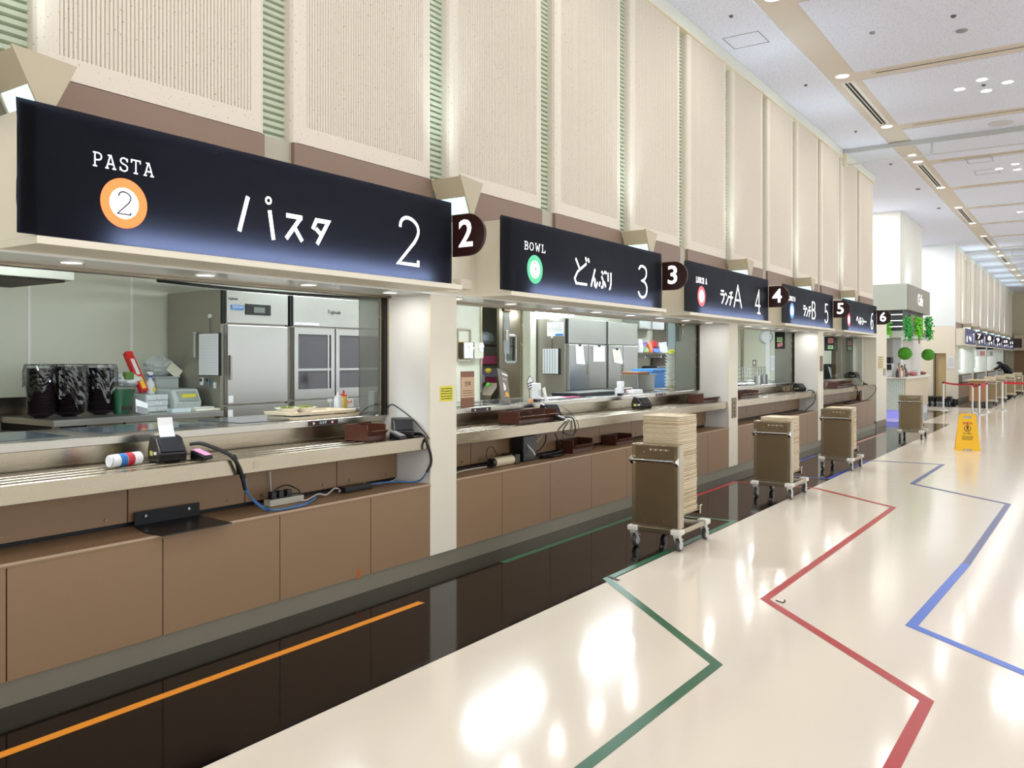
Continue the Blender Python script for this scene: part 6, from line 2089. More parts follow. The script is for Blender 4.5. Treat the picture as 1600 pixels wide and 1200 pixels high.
# under the rail of the long counter
y = AT(783, 4.0)
t = thing('torch', 'cream cylinder with a black cap lying on the long base shelf', 'cylinder', (-4.0, y, zb_))
MB().cyl((-4.0, AT(771, 4.0), zb_ + 0.04), (-4.0, AT(799, 4.0), zb_ + 0.04), 0.039, n=20).build('barrel', mat('cream_barrel', (212, 200, 170), 0.5), t, smooth=True)
MB().cyl((-4.0, AT(766, 4.0), zb_ + 0.04), (-4.0, AT(771, 4.0) - 0.0005, zb_ + 0.04), 0.036, n=20).build('cap', M_black, t, smooth=True)
one(MB().box(-4.12, -3.98, AT(802, 4.0), AT(810, 4.0), zb_, zb_ + 0.08), 'cable_box', mat('dark_olive', (52, 48, 34), 0.5), 'small dark box on the base shelf right of the cream cylinder', 'box', bevel=0.006)
one(MB().box(-4.13, -4.0, AT(812, 4.04), AT(832, 4.04), zb_, zb_ + 0.22), 'terminal_base', M_black, 'upright black box on the long base shelf among cables', 'box', bevel=0.008)
cable(cut([(763, 725, 4.0), (760, 712, 4.02), (763, 700, 4.08), (770, 699, 4.1), (777, 712, 4.1)]), 0.003, M_cab, 'thin black wire hoop standing left of the cream cylinder')
cable(cut([(818, 683, 4.1), (824, 695, 4.0), (832, 704, 3.97), (836, 711, 3.95)]), 0.006, M_cabw, 'white cable slanting down behind the rail to the base shelf')
cable(cut([(848, 679, 4.1), (842, 687, 4.1), (832, 694, 4.1)]), 0.004, M_cabw, 'short white cable slanting behind the rail')
cable(cut([(853, 679, 4.1), (852, 690, 4.08), (846, 700, 4.05), (838, 706, 4.0)]), 0.006, M_cab, 'black cable hanging behind the rail, the left of two')
cable(cut([(867, 677, 4.1), (872, 688, 4.08), (878, 697, 4.05), (877, 704, 4.0), (862, 708, 3.98), (846, 711, 3.97)]), 0.006, M_cab, 'black cable hanging behind the rail, the right of two')
one(blob((-4.0, AT(862, 4.0), zb_), 0.05, 0.22, 0.014, 7, 0.15), 'cable_coil', M_cab, 'flat heap of coiled black cable on the long base shelf', 'cable')
cable([(-4.05, 4.95, zb_ + 0.006), (-4.02, 5.1, zb_ + 0.006), (-4.06, 5.3, zb_ + 0.006), (-4.03, 5.55, zb_ + 0.01)], 0.005, M_cabw, 'white lead lying on the base shelf beside the first pillar')
cutlery_bin(-4.14, -3.97, AT(891, 4.0), AT(922, 4.0), zb_, 0.12, 'brown bin on the long base shelf, the one nearer the camera')
cutlery_bin(-4.14, -3.98, AT(960, 4.0), AT(985, 4.0), zb_, 0.1, 'brown bin on the long base shelf behind the nearest tray trolley')

# ================================================================== kitchen behind the long counter
# wall fittings left of the store-room door
a, b = onX(714, 513, WK), onX(734.5, 564, WK)
t = thing('cardboard_holder', 'steel frame holding a cardboard box on the kitchen wall', 'holder', (-WK, a.y, b.z))
fr = MB()
fr.box(-WK + 0.001, -WK + 0.02, a.y, b.y, a.z - 0.02, a.z)
fr.box(-WK + 0.001, -WK + 0.02, a.y, b.y, b.z, b.z + 0.02)
fr.box(-WK + 0.001, -WK + 0.02, a.y, a.y + 0.015, b.z + 0.02, a.z - 0.02)
fr.box(-WK + 0.001, -WK + 0.02, b.y - 0.015, b.y, b.z + 0.02, a.z - 0.02)
fr.build('frame', M_steel, t)
MB().box(-WK + 0.001, -WK + 0.015, a.y + 0.02, b.y - 0.02, b.z + 0.025, a.z - 0.17).build('cardboard', mat('cardboard', (196, 160, 116), 0.7), t)
for i, (p0, p1, m, lb) in enumerate(((720, 734, M_pwhite, 'white glove dispenser on the steel frame'), (736, 750, mat('cream_box', (220, 218, 200), 0.4), 'cream paper towel box right of the steel frame'))):
    a, b = onX(p0, 535, WK - 0.06), onX(p1, 560, WK - 0.06)
    t = thing('paper_dispenser', lb, 'dispenser', (-WK + 0.06, a.y, b.z))
    MB().box(-WK + 0.021, -WK + 0.12, a.y, b.y, b.z, a.z).build('case', m, t, bevel=0.004)
    MB().box(-WK + 0.03, -WK + 0.11, a.y - 0.012, a.y - 0.0005, b.z, a.z).build('dark_side', mat('dark_brown_side', (60, 44, 34), 0.4), t)
    blob((-WK + 0.125, b.y - 0.06, b.z + 0.08), 0.012, 0.06, 0.06, i, 0.35, 10, 8).build('tissue', M_paper, t)
# store room seen through the doorway
a, b = onX(752, 480, WK), onX(816, 480, WK)
dk = struct(thing('door_1', None, None, (-WK, 9.85, 0)))
d0 = AT(782, WK - 0.02)
d = MB()
d1 = DOORY[1] - 0.01
wy0, wy1 = AT(789, WK), AT(806, WK)
wz0, wz1 = onX(797, 566, WK).z, onX(797, 524, WK).z
d.box(-WK - 0.04, -WK - 0.001, d0, wy0, 0.02, 2.33)
d.box(-WK - 0.04, -WK - 0.001, wy1, d1, 0.02, 2.33)
d.box(-WK - 0.04, -WK - 0.001, wy0, wy1, 0.02, wz0)
d.box(-WK - 0.04, -WK - 0.001, wy0, wy1, wz1, 2.33)
d.build('door_leaf', M_steeld, dk)
fr = MB()
for (q0, q1, q2, q3) in ((wy0 - 0.015, wy0 + 0.02, wz0, wz1), (wy1 - 0.02, wy1 + 0.015, wz0, wz1), (wy0 + 0.02, wy1 - 0.02, wz0 - 0.015, wz0 + 0.02), (wy0 + 0.02, wy1 - 0.02, wz1 - 0.02, wz1 + 0.015)):
    fr.box(-WK - 0.0005, -WK + 0.01, q0, q1, q2, q3)
fr.build('window_frame', M_chrome, dk, bevel=0.003)
MB().box(-WK - 0.025, -WK - 0.02, wy0, wy1, wz0, wz1).build('window_glass', M_glass, dk)
MB().box(-WK - 0.1, -WK + 0.012, DOORY[0] - 0.04, DOORY[0] - 0.0005, 0, 2.36).build('door_frame', M_steel, dk)
MB().box(-WK - 0.1, -WK + 0.012, DOORY[1] + 0.0005, DOORY[1] + 0.04, 0, 2.36).build('door_frame', M_steel, dk)
# shelf rack in the store room
WSR = 7.7
t = thing('storage_rack', 'steel storage rack in the store room behind the steel door', 'rack', (-WSR, 10.6, 0))
for z in (1.1, 1.42, 1.72):
    MB().box(-8.15, -WSR, 9.7, 12.3, z - 0.02, z).build('shelf', M_steeld, t)
for y in (9.7, 11.0, 12.26):
    MB().box(-WSR - 0.04, -WSR - 0.0, y, y + 0.04, 0, 2.0).build('post', M_steel, t)
def shelfbox(name, px0, px1, z, h, m, label, cat, soft=False, dx=0.05):
    ya, yb_ = AT(px0, WSR + dx), AT(px1, WSR + dx)
    if soft:
        mb = blob((-WSR - dx - 0.1, (ya + yb_) / 2, z), 0.1, (yb_ - ya) / 2, h / 2, len(label), 0.14)
    else:
        mb = MB().box(-WSR - dx - 0.2, -WSR - dx, ya, yb_, z, z + h)
    return one(mb, name, m, label, cat, smooth=soft, bevel=0 if soft else 0.006)
shelfbox('plastic_sack', 756, 777, 1.7205, 0.2, mat('grey_white_sack', (190, 200, 210), 0.3), 'bulging white and grey sack on the top rack shelf', 'bag', True)
shelfbox('pink_carton', 755, 779, 1.4205, 0.13, mat('pink_carton', (222, 100, 140), 0.5), 'pink carton on the middle rack shelf', 'carton')
shelfbox('clear_tub', 765, 778, 1.22, 0.14, mat('lilac_tub', (196, 190, 214), 0.4), 'pale lilac tub between the pink cartons', 'tub')
shelfbox('pink_carton', 762, 776, 1.1005, 0.115, mat('magenta_carton', (200, 70, 115), 0.5), 'darker pink carton on the lowest visible rack shelf', 'carton')
shelfbox('white_bundle', 751, 762, 1.1005, 0.18, M_paper, 'white crumpled bundle left of the darker pink carton', 'bundle', True)
shelfbox('white_sack', 790, 802, 1.4205, 0.24, M_pwhite, 'white sack seen through the window of the steel door', 'bag', True)
shelfbox('grey_tub', 790, 801, 1.1005, 0.16, mat('grey_blue_tub', (165, 175, 190), 0.4), 'grey tub seen low through the window of the steel door', 'tub')
t = thing('utility_cart', 'dark utility cart with yellow and green items in the doorway', 'cart', (-7.25, AT(768, 7.25), 0))
ya, yb_ = AT(757, 7.2), AT(781, 7.2)
MB().box(-7.4, -7.1, ya, yb_, 0.0, 0.85).build('body', M_blackm, t, bevel=0.01)
MB().prism([(ya, 0.851), (yb_, 0.851), (yb_, 1.15), (yb_ - 0.12, 1.15), (ya + 0.06, 0.98)], 'x', -7.35, -7.12).build('chute', M_steeld, t)
p = onX(759, 579, 7.15)
blob((-7.1, p.y, p.z - 0.03), 0.03, 0.06, 0.03, 2, 0.3).build('yellow_cloth', mat('yellow_cloth', (220, 200, 60), 0.6), t)
p = onX(762, 601, 7.08)
blob((-7.07, p.y, p.z - 0.03), 0.02, 0.05, 0.03, 2, 0.15).build('green_cloth', mat('lime_cloth', (90, 200, 70), 0.6), t)
p = onX(768, 566, WK + 0.3)
t = thing('wall_box', 'small red and white control box in the store room', 'box', (-7.3, p.y, p.z))
MB().box(-7.65, -7.55, p.y - 0.07, p.y + 0.07, p.z - 0.1, p.z + 0.1).build('box', M_paper, t, bevel=0.004)
MB().box(-7.5495, -7.547, p.y - 0.06, p.y + 0.06, p.z - 0.08, p.z - 0.02).build('red_band', M_redb, t)
# row of fridges
W3 = 6.25
FA0, FA1, FB1 = 10.6, AT(948, W3), AT(997, W3)
f3 = fridge(FA0, FA1, W3, 'left steel double-door fridge of the row behind the long counter', [AT(920, W3)], 1.04, panel=1.72)
f4 = fridge(FA1 + 0.03, FB1, W3, 'right steel double-door fridge of the row behind the long counter', [AT(974, W3)], 1.04, panel=1.72)
for i, (px0, px1, py0, py1, lb, tilt) in enumerate(((899, 912, 540, 568, 'two white papers clipped on the first fridge door of the row', 1), (927, 944.5, 541, 565, 'white table sheet clipped on the second fridge door of the row', 0), (956.5, 971, 546, 566, 'cream sheet with brown prints clipped on the third fridge door of the row', 2))):
    a, b = onX(px0, py1, W3 - 0.002), onX(px1, py0, W3 - 0.002)
    t = thing('clipped_paper', lb, 'paper', (a.x, a.y, a.z))
    X_ = -W3 + 0.0035
    k = 0.03 * tilt
    MB().prism([(a.y + k, a.z), (b.y + k, a.z - k * 0.6), (b.y - k, b.z), (a.y, b.z)], 'x', X_, X_ + 0.003).build('sheet', M_paper if i < 2 else mat('cream_sheet', (226, 222, 206), 0.6), t)
    face_x(scribble(8, (b.y - a.y) * 0.7, (b.z - a.z) * 0.8, random.Random(i), 0.004), X_ + 0.0034, (a.y + b.y) / 2, (a.z + b.z) / 2).build('print', mat('pale_print', (120, 126, 134), 0.6) if i < 2 else mat('brown_print', (150, 110, 80), 0.6), t)
    MB().box(X_, X_ + 0.014, (a.y + b.y) / 2 - 0.03, (a.y + b.y) / 2 + 0.03, b.z - 0.012, b.z + 0.02).build('clip', M_black, t, bevel=0.003)
ys3 = FA0 - 0.001
a, b = onY(855, 504, ys3), onY(881, 525, ys3)
t = thing('notice', 'white notice with a blue corner on the side of the fridge row', 'notice', (a.x, ys3, b.z))
MB().box(a.x, b.x, ys3 - 0.004, ys3 - 0.001, b.z, a.z).build('sheet', M_paper, t)
face_my(scribble(5, (b.x - a.x) * 0.8, (a.z - b.z) * 0.6, random.Random(9), 0.005), (a.x + b.x) / 2, ys3 - 0.0042, (a.z + b.z) / 2 + 0.02).build('print', M_ink, t)
MB().box(a.x + (b.x - a.x) * 0.5, b.x - 0.01, ys3 - 0.0055, ys3 - 0.0042, b.z + 0.005, b.z + 0.035).build('blue_label', M_sky, t)
a, b = onY(849, 545, ys3), onY(876, 584, ys3)
t = thing('clipboard', 'dark clipboard with a striped table sheet on the side of the fridge row', 'clipboard', (a.x, ys3, b.z))
MB().box(a.x + 0.005, b.x, ys3 - 0.012, ys3 - 0.001, b.z - 0.01, a.z + 0.002).build('board', M_blackm, t)
MB().box(a.x, b.x - 0.035, ys3 - 0.016, ys3 - 0.0125, b.z, a.z).build('sheet', M_paper, t)
pl = [[(-(b.x - a.x) / 2 + 0.03 + 0.045 * k, -(a.z - b.z) / 2 + 0.01), (-(b.x - a.x) / 2 + 0.03 + 0.045 * k, (a.z - b.z) / 2 - 0.01)] for k in range(5)]
face_my(strokes_mb(pl, 0.016), (a.x + b.x) / 2, ys3 - 0.0165, (a.z + b.z) / 2).build('stripes', mat('pale_stripes', (170, 184, 190), 0.6), t)
q = onY(863, 527, ys3)
MB().cyl((q.x, ys3 - 0.001, q.z), (q.x, ys3 - 0.015, q.z), 0.016, n=14).build('hook_magnet', M_pwhite, t)
MB().tube([(q.x, ys3 - 0.01, q.z - 0.016), (q.x, ys3 - 0.01, a.z)], 0.004, 6).build('string', M_black, t)
# pale corner wall piece between door and fridges
struct(MB().box(-WK + 0.0005, -WK + 0.12, 10.42, 10.57, 0, 2.6).build('trim_1', M_kwall, None))
# right of the fridges: wall cupboard, shelf of packets
ya, yb_ = AT(1000, 6.55), AT(1039, 6.55)
z0_, z1_ = onX(1010, 514, 6.55).z, onX(1010, 484, 6.55).z
t = thing('wall_cupboard', 'pale steel wall cupboard right of the fridge row', 'cupboard', (-6.7, ya, z0_))
MB().box(-6.885, -6.58, ya, yb_, z0_, z1_).build('body', M_st2, t)
ym = AT(1003.5, 6.55)
MB().box(-6.578, -6.56, ya + 0.01, ym + 0.35, z0_ + 0.01, z1_ - 0.01).build('door', mat('pale_steel_door', (206, 208, 208), 0.3, metal=0.6), t)
MB().box(-6.578, -6.56, ym + 0.45, yb_ - 0.01, z0_ + 0.01, z1_ - 0.01).build('door', mat('pale_steel_door', (206, 208, 208), 0.3, metal=0.6), t)
zs_ = onX(1010, 551, 6.55).z
t = thing('wall_shelf', 'steel wall shelf under the cupboard holding coloured packets', 'shelf', (-6.7, ya, zs_))
MB().box(-6.885, -6.56, ya, AT(1048, 6.55), zs_ - 0.03, zs_).build('board', M_steel, t)
for px in (1008, 1033):
    y = AT(px, 6.6)
    MB().box(-6.87, -6.6, y, y + 0.03, zs_ - 0.09, zs_ - 0.0305).build('bracket', M_pwhite, t)
cols = [((997, 1003), 0.24, (230, 232, 240), 'white bottle-shaped packet with blue print'), ((1001, 1011), 0.2, (120, 95, 175), 'purple packet'), ((1004, 1012), 0.1, (130, 165, 110), 'pale green packet'),
        ((1011, 1018), 0.19, (225, 110, 50), 'orange packet'), ((1016, 1027), 0.22, (210, 50, 40), 'red packet'), ((1019, 1030), 0.08, (80, 110, 200), 'blue packet'), ((1028, 1042), 0.2, (190, 196, 200), 'grey clear bag')]
for i, ((p0, p1), h, c, nm) in enumerate(cols):
    W0 = 6.62 if nm not in ('purple packet', 'red packet') else 6.78
    y0_, y1_ = AT(p0, W0), AT(p1, W0)
    rq = random.Random(i + 30)
    ym_, hw_ = (y0_ + y1_) / 2, (y1_ - y0_) * 0.47
    vs, fs = [], []
    prof = [(0.9, 0.9, 0.0), (1.0, 1.0, 0.12), (0.9, 1.02, 0.45), (0.5, 0.97, 0.8), (0.12, 0.93, 1.0)]
    for (kx, ky, kz) in prof:
        for j in range(12):
            a_ = 2 * math.pi * j / 12
            ca, sa = math.cos(a_), math.sin(a_)
            k_ = 1.0 / max(abs(ca), abs(sa)) ** 0.8
            vs.append((-W0 + 0.05 * kx * ca * k_ + rq.uniform(-.006, .006), ym_ + hw_ * ky * sa * k_ * (1 + rq.uniform(-.06, .06)), zs_ + h * kz * (1 + (rq.uniform(-.12, .06) if kz > 0.5 else 0))))
    for q_ in range(4):
        for j in range(12):
            fs.append((q_ * 12 + j, q_ * 12 + (j + 1) % 12, (q_ + 1) * 12 + (j + 1) % 12, (q_ + 1) * 12 + j))
    fs += [tuple(range(11, -1, -1)), tuple(range(48, 60))]
    o = one(MB().add(vs, fs), 'food_packet', mat('packet_%d' % i, c, 0.4, noise=0.25, nscale=9), '%s on the wall shelf right of the fridges' % nm, 'packet')
    o.location.z = zs_ + 0.0005
# pieces behind the bowl tower
t = thing('microwave', 'dark appliance with pale rounded edges behind the blue crate', 'appliance', (-6.3, AT(1036, 6.2), 0.9))
ya, yb_ = AT(1024, 6.3), AT(1046, 6.3)
MB().box(-6.6, -6.25, ya, yb_, 0.95, 1.38).build('case', M_black, t, bevel=0.06, seg=3)
MB().box(-6.249, -6.235, ya + 0.1, yb_ - 0.1, 1.2, 1.3).build('pale_band', M_grey, t)
one(MB().box(-6.86, -6.2, ya - 0.6, yb_ + 1.2, 0.0, 0.949), 'steel_cabinet', M_steeld, 'low steel cabinet under the dark appliance', 'cabinet', bevel=0.004)
a, b = onX(1018, 602, 6.88), onX(1056, 553, 6.88)
one(MB().box(-6.885, -6.86, a.y, b.y, 1.0, b.z), 'splash_panel', mat('dark_taupe_panel', (84, 76, 66), 0.5), 'dark taupe wall panel behind the blue crate and bowl tower', 'wall panel')
a, b = onX(1043, 553, 6.6), onX(1058, 487, 6.6)
t = thing('steel_cupboard', 'grey steel wall cupboard right of the pale one, behind the bowl tower', 'cupboard', (-6.7, a.y, a.z))
MB().box(-6.885, -6.62, a.y, b.y, a.z, b.z).build('body', M_st3, t)
MB().box(-6.6195, -6.6, a.y + 0.02, b.y - 0.02, a.z + 0.02, b.z - 0.02).build('door', mat('teal_grey_glass', (112, 124, 124), 0.15, spec=0.7), t)
# black hanging boards with notes
def hang_board(px0, px1, py0, py1, Y, label, notes, m=None):
    a, b = onY(px0, py0, Y), onY(px1, py1, Y)
    t = thing('hanging_board', label, 'notice board', ((a.x + b.x) / 2, Y, b.z))
    MB().box(a.x, b.x, Y, Y + 0.008, b.z, min(a.z, Z_SOF - 0.024)).build('board', m or M_blackm, t)
    for (f0, f1, g0, g1, c, tl) in notes:
        w, h = b.x - a.x, a.z - b.z
        x0, x1, z0, z1 = a.x + w * f0, a.x + w * f1, b.z + h * g0, b.z + h * g1
        MB().add([(x0, Y - 0.001, z0), (x1, Y - 0.001, z0 + tl), (x1, Y - 0.001, z1 + tl), (x0, Y - 0.001, z1), (x0, Y - 0.003, z0), (x1, Y - 0.003, z0 + tl), (x1, Y - 0.003, z1 + tl), (x0, Y - 0.003, z1)],
                 [(0, 1, 2, 3), (7, 6, 5, 4), (0, 4, 5, 1), (1, 5, 6, 2), (2, 6, 7, 3), (3, 7, 4, 0)]).build('note', mat('note_' + c[0], c[1], 0.6), t)
        pr = MB()
        cx, cz = (x0 + x1) / 2, (z0 + z1) / 2 + tl / 2
        for dz in (-0.012, 0.012):
            pr.box(cx - (x1 - x0) * 0.3, cx + (x1 - x0) * 0.3, Y - 0.0042, Y - 0.0032, cz + dz - 0.004, cz + dz + 0.004)
        pr.build('print', mat('note_ink', (60, 60, 50), 0.6), t)
    return t
hang_board(1211, 1226.5, 513, 545, 13.88, 'black hanging board with one green and one pink note', [(0.2, 0.75, 0.33, 0.56, ('green', (170, 215, 150)), 0), (0.25, 0.75, 0.08, 0.26, ('pink', (225, 140, 140)), 0.02)])
hang_board(1288, 1303.5, 522, 548, 17.35, 'black hanging board with a pink note above a green one', [(0.38, 0.9, 0.45, 0.75, ('pink', (225, 140, 140)), 0), (0.36, 0.9, 0.1, 0.32, ('green', (170, 215, 150)), 0)])
hang_board(1322, 1332.5, 525, 549, 18.32, 'grey hanging board with faint notes on the farthest pane', [(0.25, 0.8, 0.4, 0.65, ('dull_pink', (190, 140, 140)), 0), (0.3, 0.8, 0.1, 0.3, ('dull_green', (160, 190, 150)), 0)], mat('grey_board', (96, 98, 98), 0.5))
# clock on the end wall
YC = 19.395
c = onY(1197.5, 526.5, YC)
t = thing('wall_clock', 'round white wall clock on the kitchen end wall', 'clock', (c.x, YC, c.z - 0.155))
R_ = 0.150
MB().cyl((c.x, YC - 0.001, c.z), (c.x, YC - 0.035, c.z), R_, n=40).build('case', mat('clock_rim', (150, 165, 190), 0.3, metal=0.4), t, smooth=True)
MB().cyl((c.x, YC - 0.0355, c.z), (c.x, YC - 0.038, c.z), R_ * 0.87, n=40).build('dial', M_paper, t)
mk = []
for i in range(12):
    a_ = 2 * math.pi * i / 12
    mk.append([(R_ * 0.62 * math.sin(a_), R_ * 0.62 * math.cos(a_)), (R_ * 0.78 * math.sin(a_), R_ * 0.78 * math.cos(a_))])
face_my(strokes_mb(mk, 0.014), c.x, YC - 0.0385, c.z).build('hour_marks', M_ink, t)
face_my(strokes_mb([[(0, -0.015), (0.006, 0.105)]], 0.008), c.x, YC - 0.0395, c.z).build('minute_hand', M_ink, t)
face_my(strokes_mb([[(-0.01, -0.006), (0.065, 0.035)]], 0.012), c.x, YC - 0.0405, c.z).build('hour_hand', M_ink, t)
q = onY(1179, 567, YC)
t = thing('light_switch', 'small wall switch plate below the clock', 'switch', (q.x, YC, q.z - 0.06))
MB().box(q.x - 0.045, q.x + 0.045, YC - 0.01, YC - 0.001, q.z - 0.07, q.z + 0.07).build('plate', M_steeld, t, bevel=0.003)
MB().box(q.x - 0.02, q.x + 0.02, YC - 0.014, YC - 0.0105, q.z - 0.04, q.z + 0.04).build('rocker', M_pwhite, t)
for px, w, nm in ((1160.5, 0.05, 'pipe'), (1200.5, 0.09, 'pale trim')):
    q = onY(px, 560, YC)
    one(MB().box(q.x - w / 2, q.x + w / 2, YC - 0.05, YC - 0.001, 0.02, 2.59), 'vertical_pipe' if w < 0.06 else 'corner_post', M_steel if w < 0.06 else M_pwhite, 'vertical steel pipe on the end wall left of the clock' if w < 0.06 else 'white corner post on the end wall right of the clock', 'pipe' if w < 0.06 else 'post')
q = onY(1208.5, 567, YC)
t = thing('notice', 'tall paper notice on the end wall beside the sliding pane', 'notice', (q.x, YC, q.z - 0.2))
MB().box(q.x - 0.1, q.x + 0.1, YC - 0.004, YC - 0.001, q.z - 0.16, q.z + 0.16).build('sheet', M_paper, t)
face_my(scribble(8, 0.16, 0.28, random.Random(12), 0.01), q.x, YC - 0.0042, q.z).build('print', M_grey, t)
# counter between second and third pillars
t = thing('wire_basket', 'steel wire basket rack on the counter below the clock', 'basket', (-4.7, AT(1175, 4.7), ZT))
ya, yb_ = AT(1152, 4.7), AT(1196, 4.7)
wb_ = MB()
for k in range(13):
    y = ya + (yb_ - ya) * k / 12
    wb_.cyl((-4.7, y, ZT + 0.03), (-4.7, y, ZT + 0.27), 0.004, n=6)
for z in (0.03, 0.09, 0.15, 0.21, 0.27):
    wb_.cyl((-4.7, ya, ZT + z), (-4.7, yb_, ZT + z), 0.004, n=6)
for k in range(5):
    x = -4.72 - 0.05 * k
    for yy in (ya, yb_):
        wb_.cyl((x, yy, ZT + 0.03), (x, yy, ZT + 0.27), 0.004, n=6)
for yy in (ya, yb_):
    for z in (0.03, 0.15, 0.27):
        wb_.cyl((-4.7, yy, ZT + z), (-4.94, yy, ZT + z), 0.004, n=6)
for k in range(13):
    y = ya + (yb_ - ya) * k / 12
    wb_.cyl((-4.7, y, ZT + 0.03), (-4.94, y, ZT + 0.03), 0.004, n=6)
wb_.build('wire_cage', M_chrome, t)
ft_ = MB()
for yy in (ya, yb_):
    for x in (-4.7, -4.94):
        MB().cyl((x, yy, ZT), (x, yy, ZT + 0.0255), 0.007, n=8).build('foot', M_chrome, t)
for i, (px, r_, h, m, lb) in enumerate(((1184, 0.05, 0.13, M_st2, 'steel beaker in front of the wire basket'), (1194, 0.055, 0.15, M_st2, 'taller steel pot right of the steel beaker'))):
    y = AT(px, 4.52)
    one(MB().lathe([(r_ * 0.9, 0), (r_, 0.004), (r_, h), (r_ * 0.93, h), (r_ * 0.88, 0.01)], (-4.52, y, ZT), 20), 'steel_pot', m, lb, 'pot', smooth=True)
for i, (px, sx, sy) in enumerate(((1161, 0.07, 0.15), (1174, 0.06, 0.13))):
    y = AT(px, 4.38)
    one(blob((-4.4, y, ZT), sx, sy, 0.022, 40 + i, 0.2), 'paper_heap', M_paper, ('left' if i == 0 else 'right') + ' heap of crumpled white papers before the wire basket', 'paper')
one(MB().box(-4.55, -4.4, AT(1206, 4.45), AT(1222, 4.45), ZT, ZT + 0.06), 'plastic_case', M_frost, 'clear plastic case left of the tall white dispenser', 'box', bevel=0.006)
dispenser(1232, 4.36, ZT, 'tall white dispenser on the counter before the third pillar', 0.19, 0.04)
cutlery_bin(-4.2, -4.0, AT(1150, 4.05) + 0.05, AT(1180, 4.05), ZR, 0.1, 'brown bin on the rail right of the second pillar', 2)
terminal(-4.14, AT(1253, 4.1), ZR, -0.45, 'black payment terminal before the third pillar')
cable(cut([(1262, 610, 4.0), (1270, 612, 3.88), (1274, 620, 3.84), (1271, 630, 3.83), (1262, 638, 3.9), (1258, 643, 3.95)]), 0.008, M_cab, 'black cable looping over the rail before the third pillar')
cable(cut([(1256, 628, 4.1), (1259, 635, 4.0), (1263, 640, 3.95)]), 0.004, M_cabw, 'thin pale lead under the rail before the third pillar')
cable(cut([(1260, 643, 3.97), (1240, 646, 4.0), (1210, 650, 4.02)]), 0.008, M_cab, 'black lead lying on the base shelf before the third pillar')
# last counter
one(MB().box(-4.7, -4.6, AT(1289, 4.6), AT(1307, 4.6), ZT, ZT + 0.3), 'monitor', M_blackm, 'dark monitor standing on the last counter', 'monitor', bevel=0.01)
p = onX(1298, 585, 4.4)
t = thing('menu_card', 'white slanted card with pink pictures on the last counter', 'menu card', (-4.4, p.y, ZT))
slab(Vector((-4.36, AT(1301, 4.36), ZT + 0.006)), Vector((-4.43, AT(1296, 4.43), ZT + 0.24)), 0.2, 0.006).build('card', M_paper, t)
MB().box(-4.4, -4.33, AT(1301, 4.36) - 0.12, AT(1301, 4.36) + 0.12, ZT, ZT + 0.005).build('foot', M_clear, t)
dispenser(1308.5, 4.36, ZT, 'short white dispenser beside the slanted card on the last counter', 0.11, 0.04)
dispenser(1337.5, 4.36, ZT, 'white dispenser at the far end of the last counter', 0.17, 0.045)
cutlery_bin(-4.15, -3.97, AT(1306, 4.0), AT(1328, 4.0), ZR, 0.11, 'brown bin on the rail of the last counter')
terminal(-4.2, AT(1328, 4.3), ZT, -0.4, 'black payment terminal raised on the last counter')
reader(-3.98, AT(1352, 3.98), ZR, 0.2, 'flat black card reader at the far end of the last rail')
cable(cut([(1331, 604, 4.0), (1337, 606, 3.88), (1340, 615, 3.84), (1337, 626, 3.9), (1335, 630, 3.95)]), 0.009, M_cab, 'black cable looping over the last rail, the left loop')
cable(cut([(1362, 601, 3.98), (1368, 604, 3.84), (1367, 613, 3.83), (1358, 622, 3.86), (1348, 627, 3.95), (1335, 629, 3.97)]), 0.009, M_cab, 'black cable looping over the last rail, the right loop')
cable(cut([(1341, 586, 4.2), (1345, 594, 4.1), (1352, 599, 4.0)]), 0.006, M_cab, 'short black lead between the raised terminal and the flat reader')
one(blob((-4.0, AT(1325, 4.0), zb_), 0.05, 0.3, 0.02, 17, 0.15), 'cable_coil', M_cab, 'black cable heap on the last base shelf', 'cable')
p = onX(1347, 625, 4.0)
t = thing('sauce_bottle', 'small reddish brown bottle on the last base shelf', 'bottle', (-4.05, p.y, zb_))
MB().lathe([(0.045, 0), (0.045, 0.1), (0.018, 0.13), (0.018, 0.16)], (-4.05, p.y, zb_), 16).build('bottle', mat('russet', (120, 60, 36), 0.3), t, smooth=True)
MB().cyl((-4.05, p.y, zb_ + 0.1605), (-4.05, p.y, zb_ + 0.18), 0.02, n=12).build('cap', M_black, t)

# cable duct pieces at the wall between the signs
for i, y0 in enumerate(SY[:-1]):
    t = thing('cable_duct', 'cream cable duct with a junction box on the wall right of counter sign %d' % (i + 2), 'cable duct', (-WF, y0 + SIGN_W, 2.0), group='cream cable ducts between the signs')
    MB().box(-WF + 0.0005, -WF + 0.03, y0 + SIGN_W + 0.01, y0 + SIGN_W + 0.42, 2.03, 2.055).build('duct', M_cream, t)
    MB().box(-WF + 0.0005, -WF + 0.03, y0 + SIGN_W + 0.12, y0 + SIGN_W + 0.46, 1.985, 2.01).build('duct', M_cream, t)
    MB().box(-WF + 0.0005, -WF + 0.07, y0 + SIGN_W + 0.43, y0 + SIGN_W + 0.56, 2.012, 2.085).build('junction_box', M_cream, t, bevel=0.004)

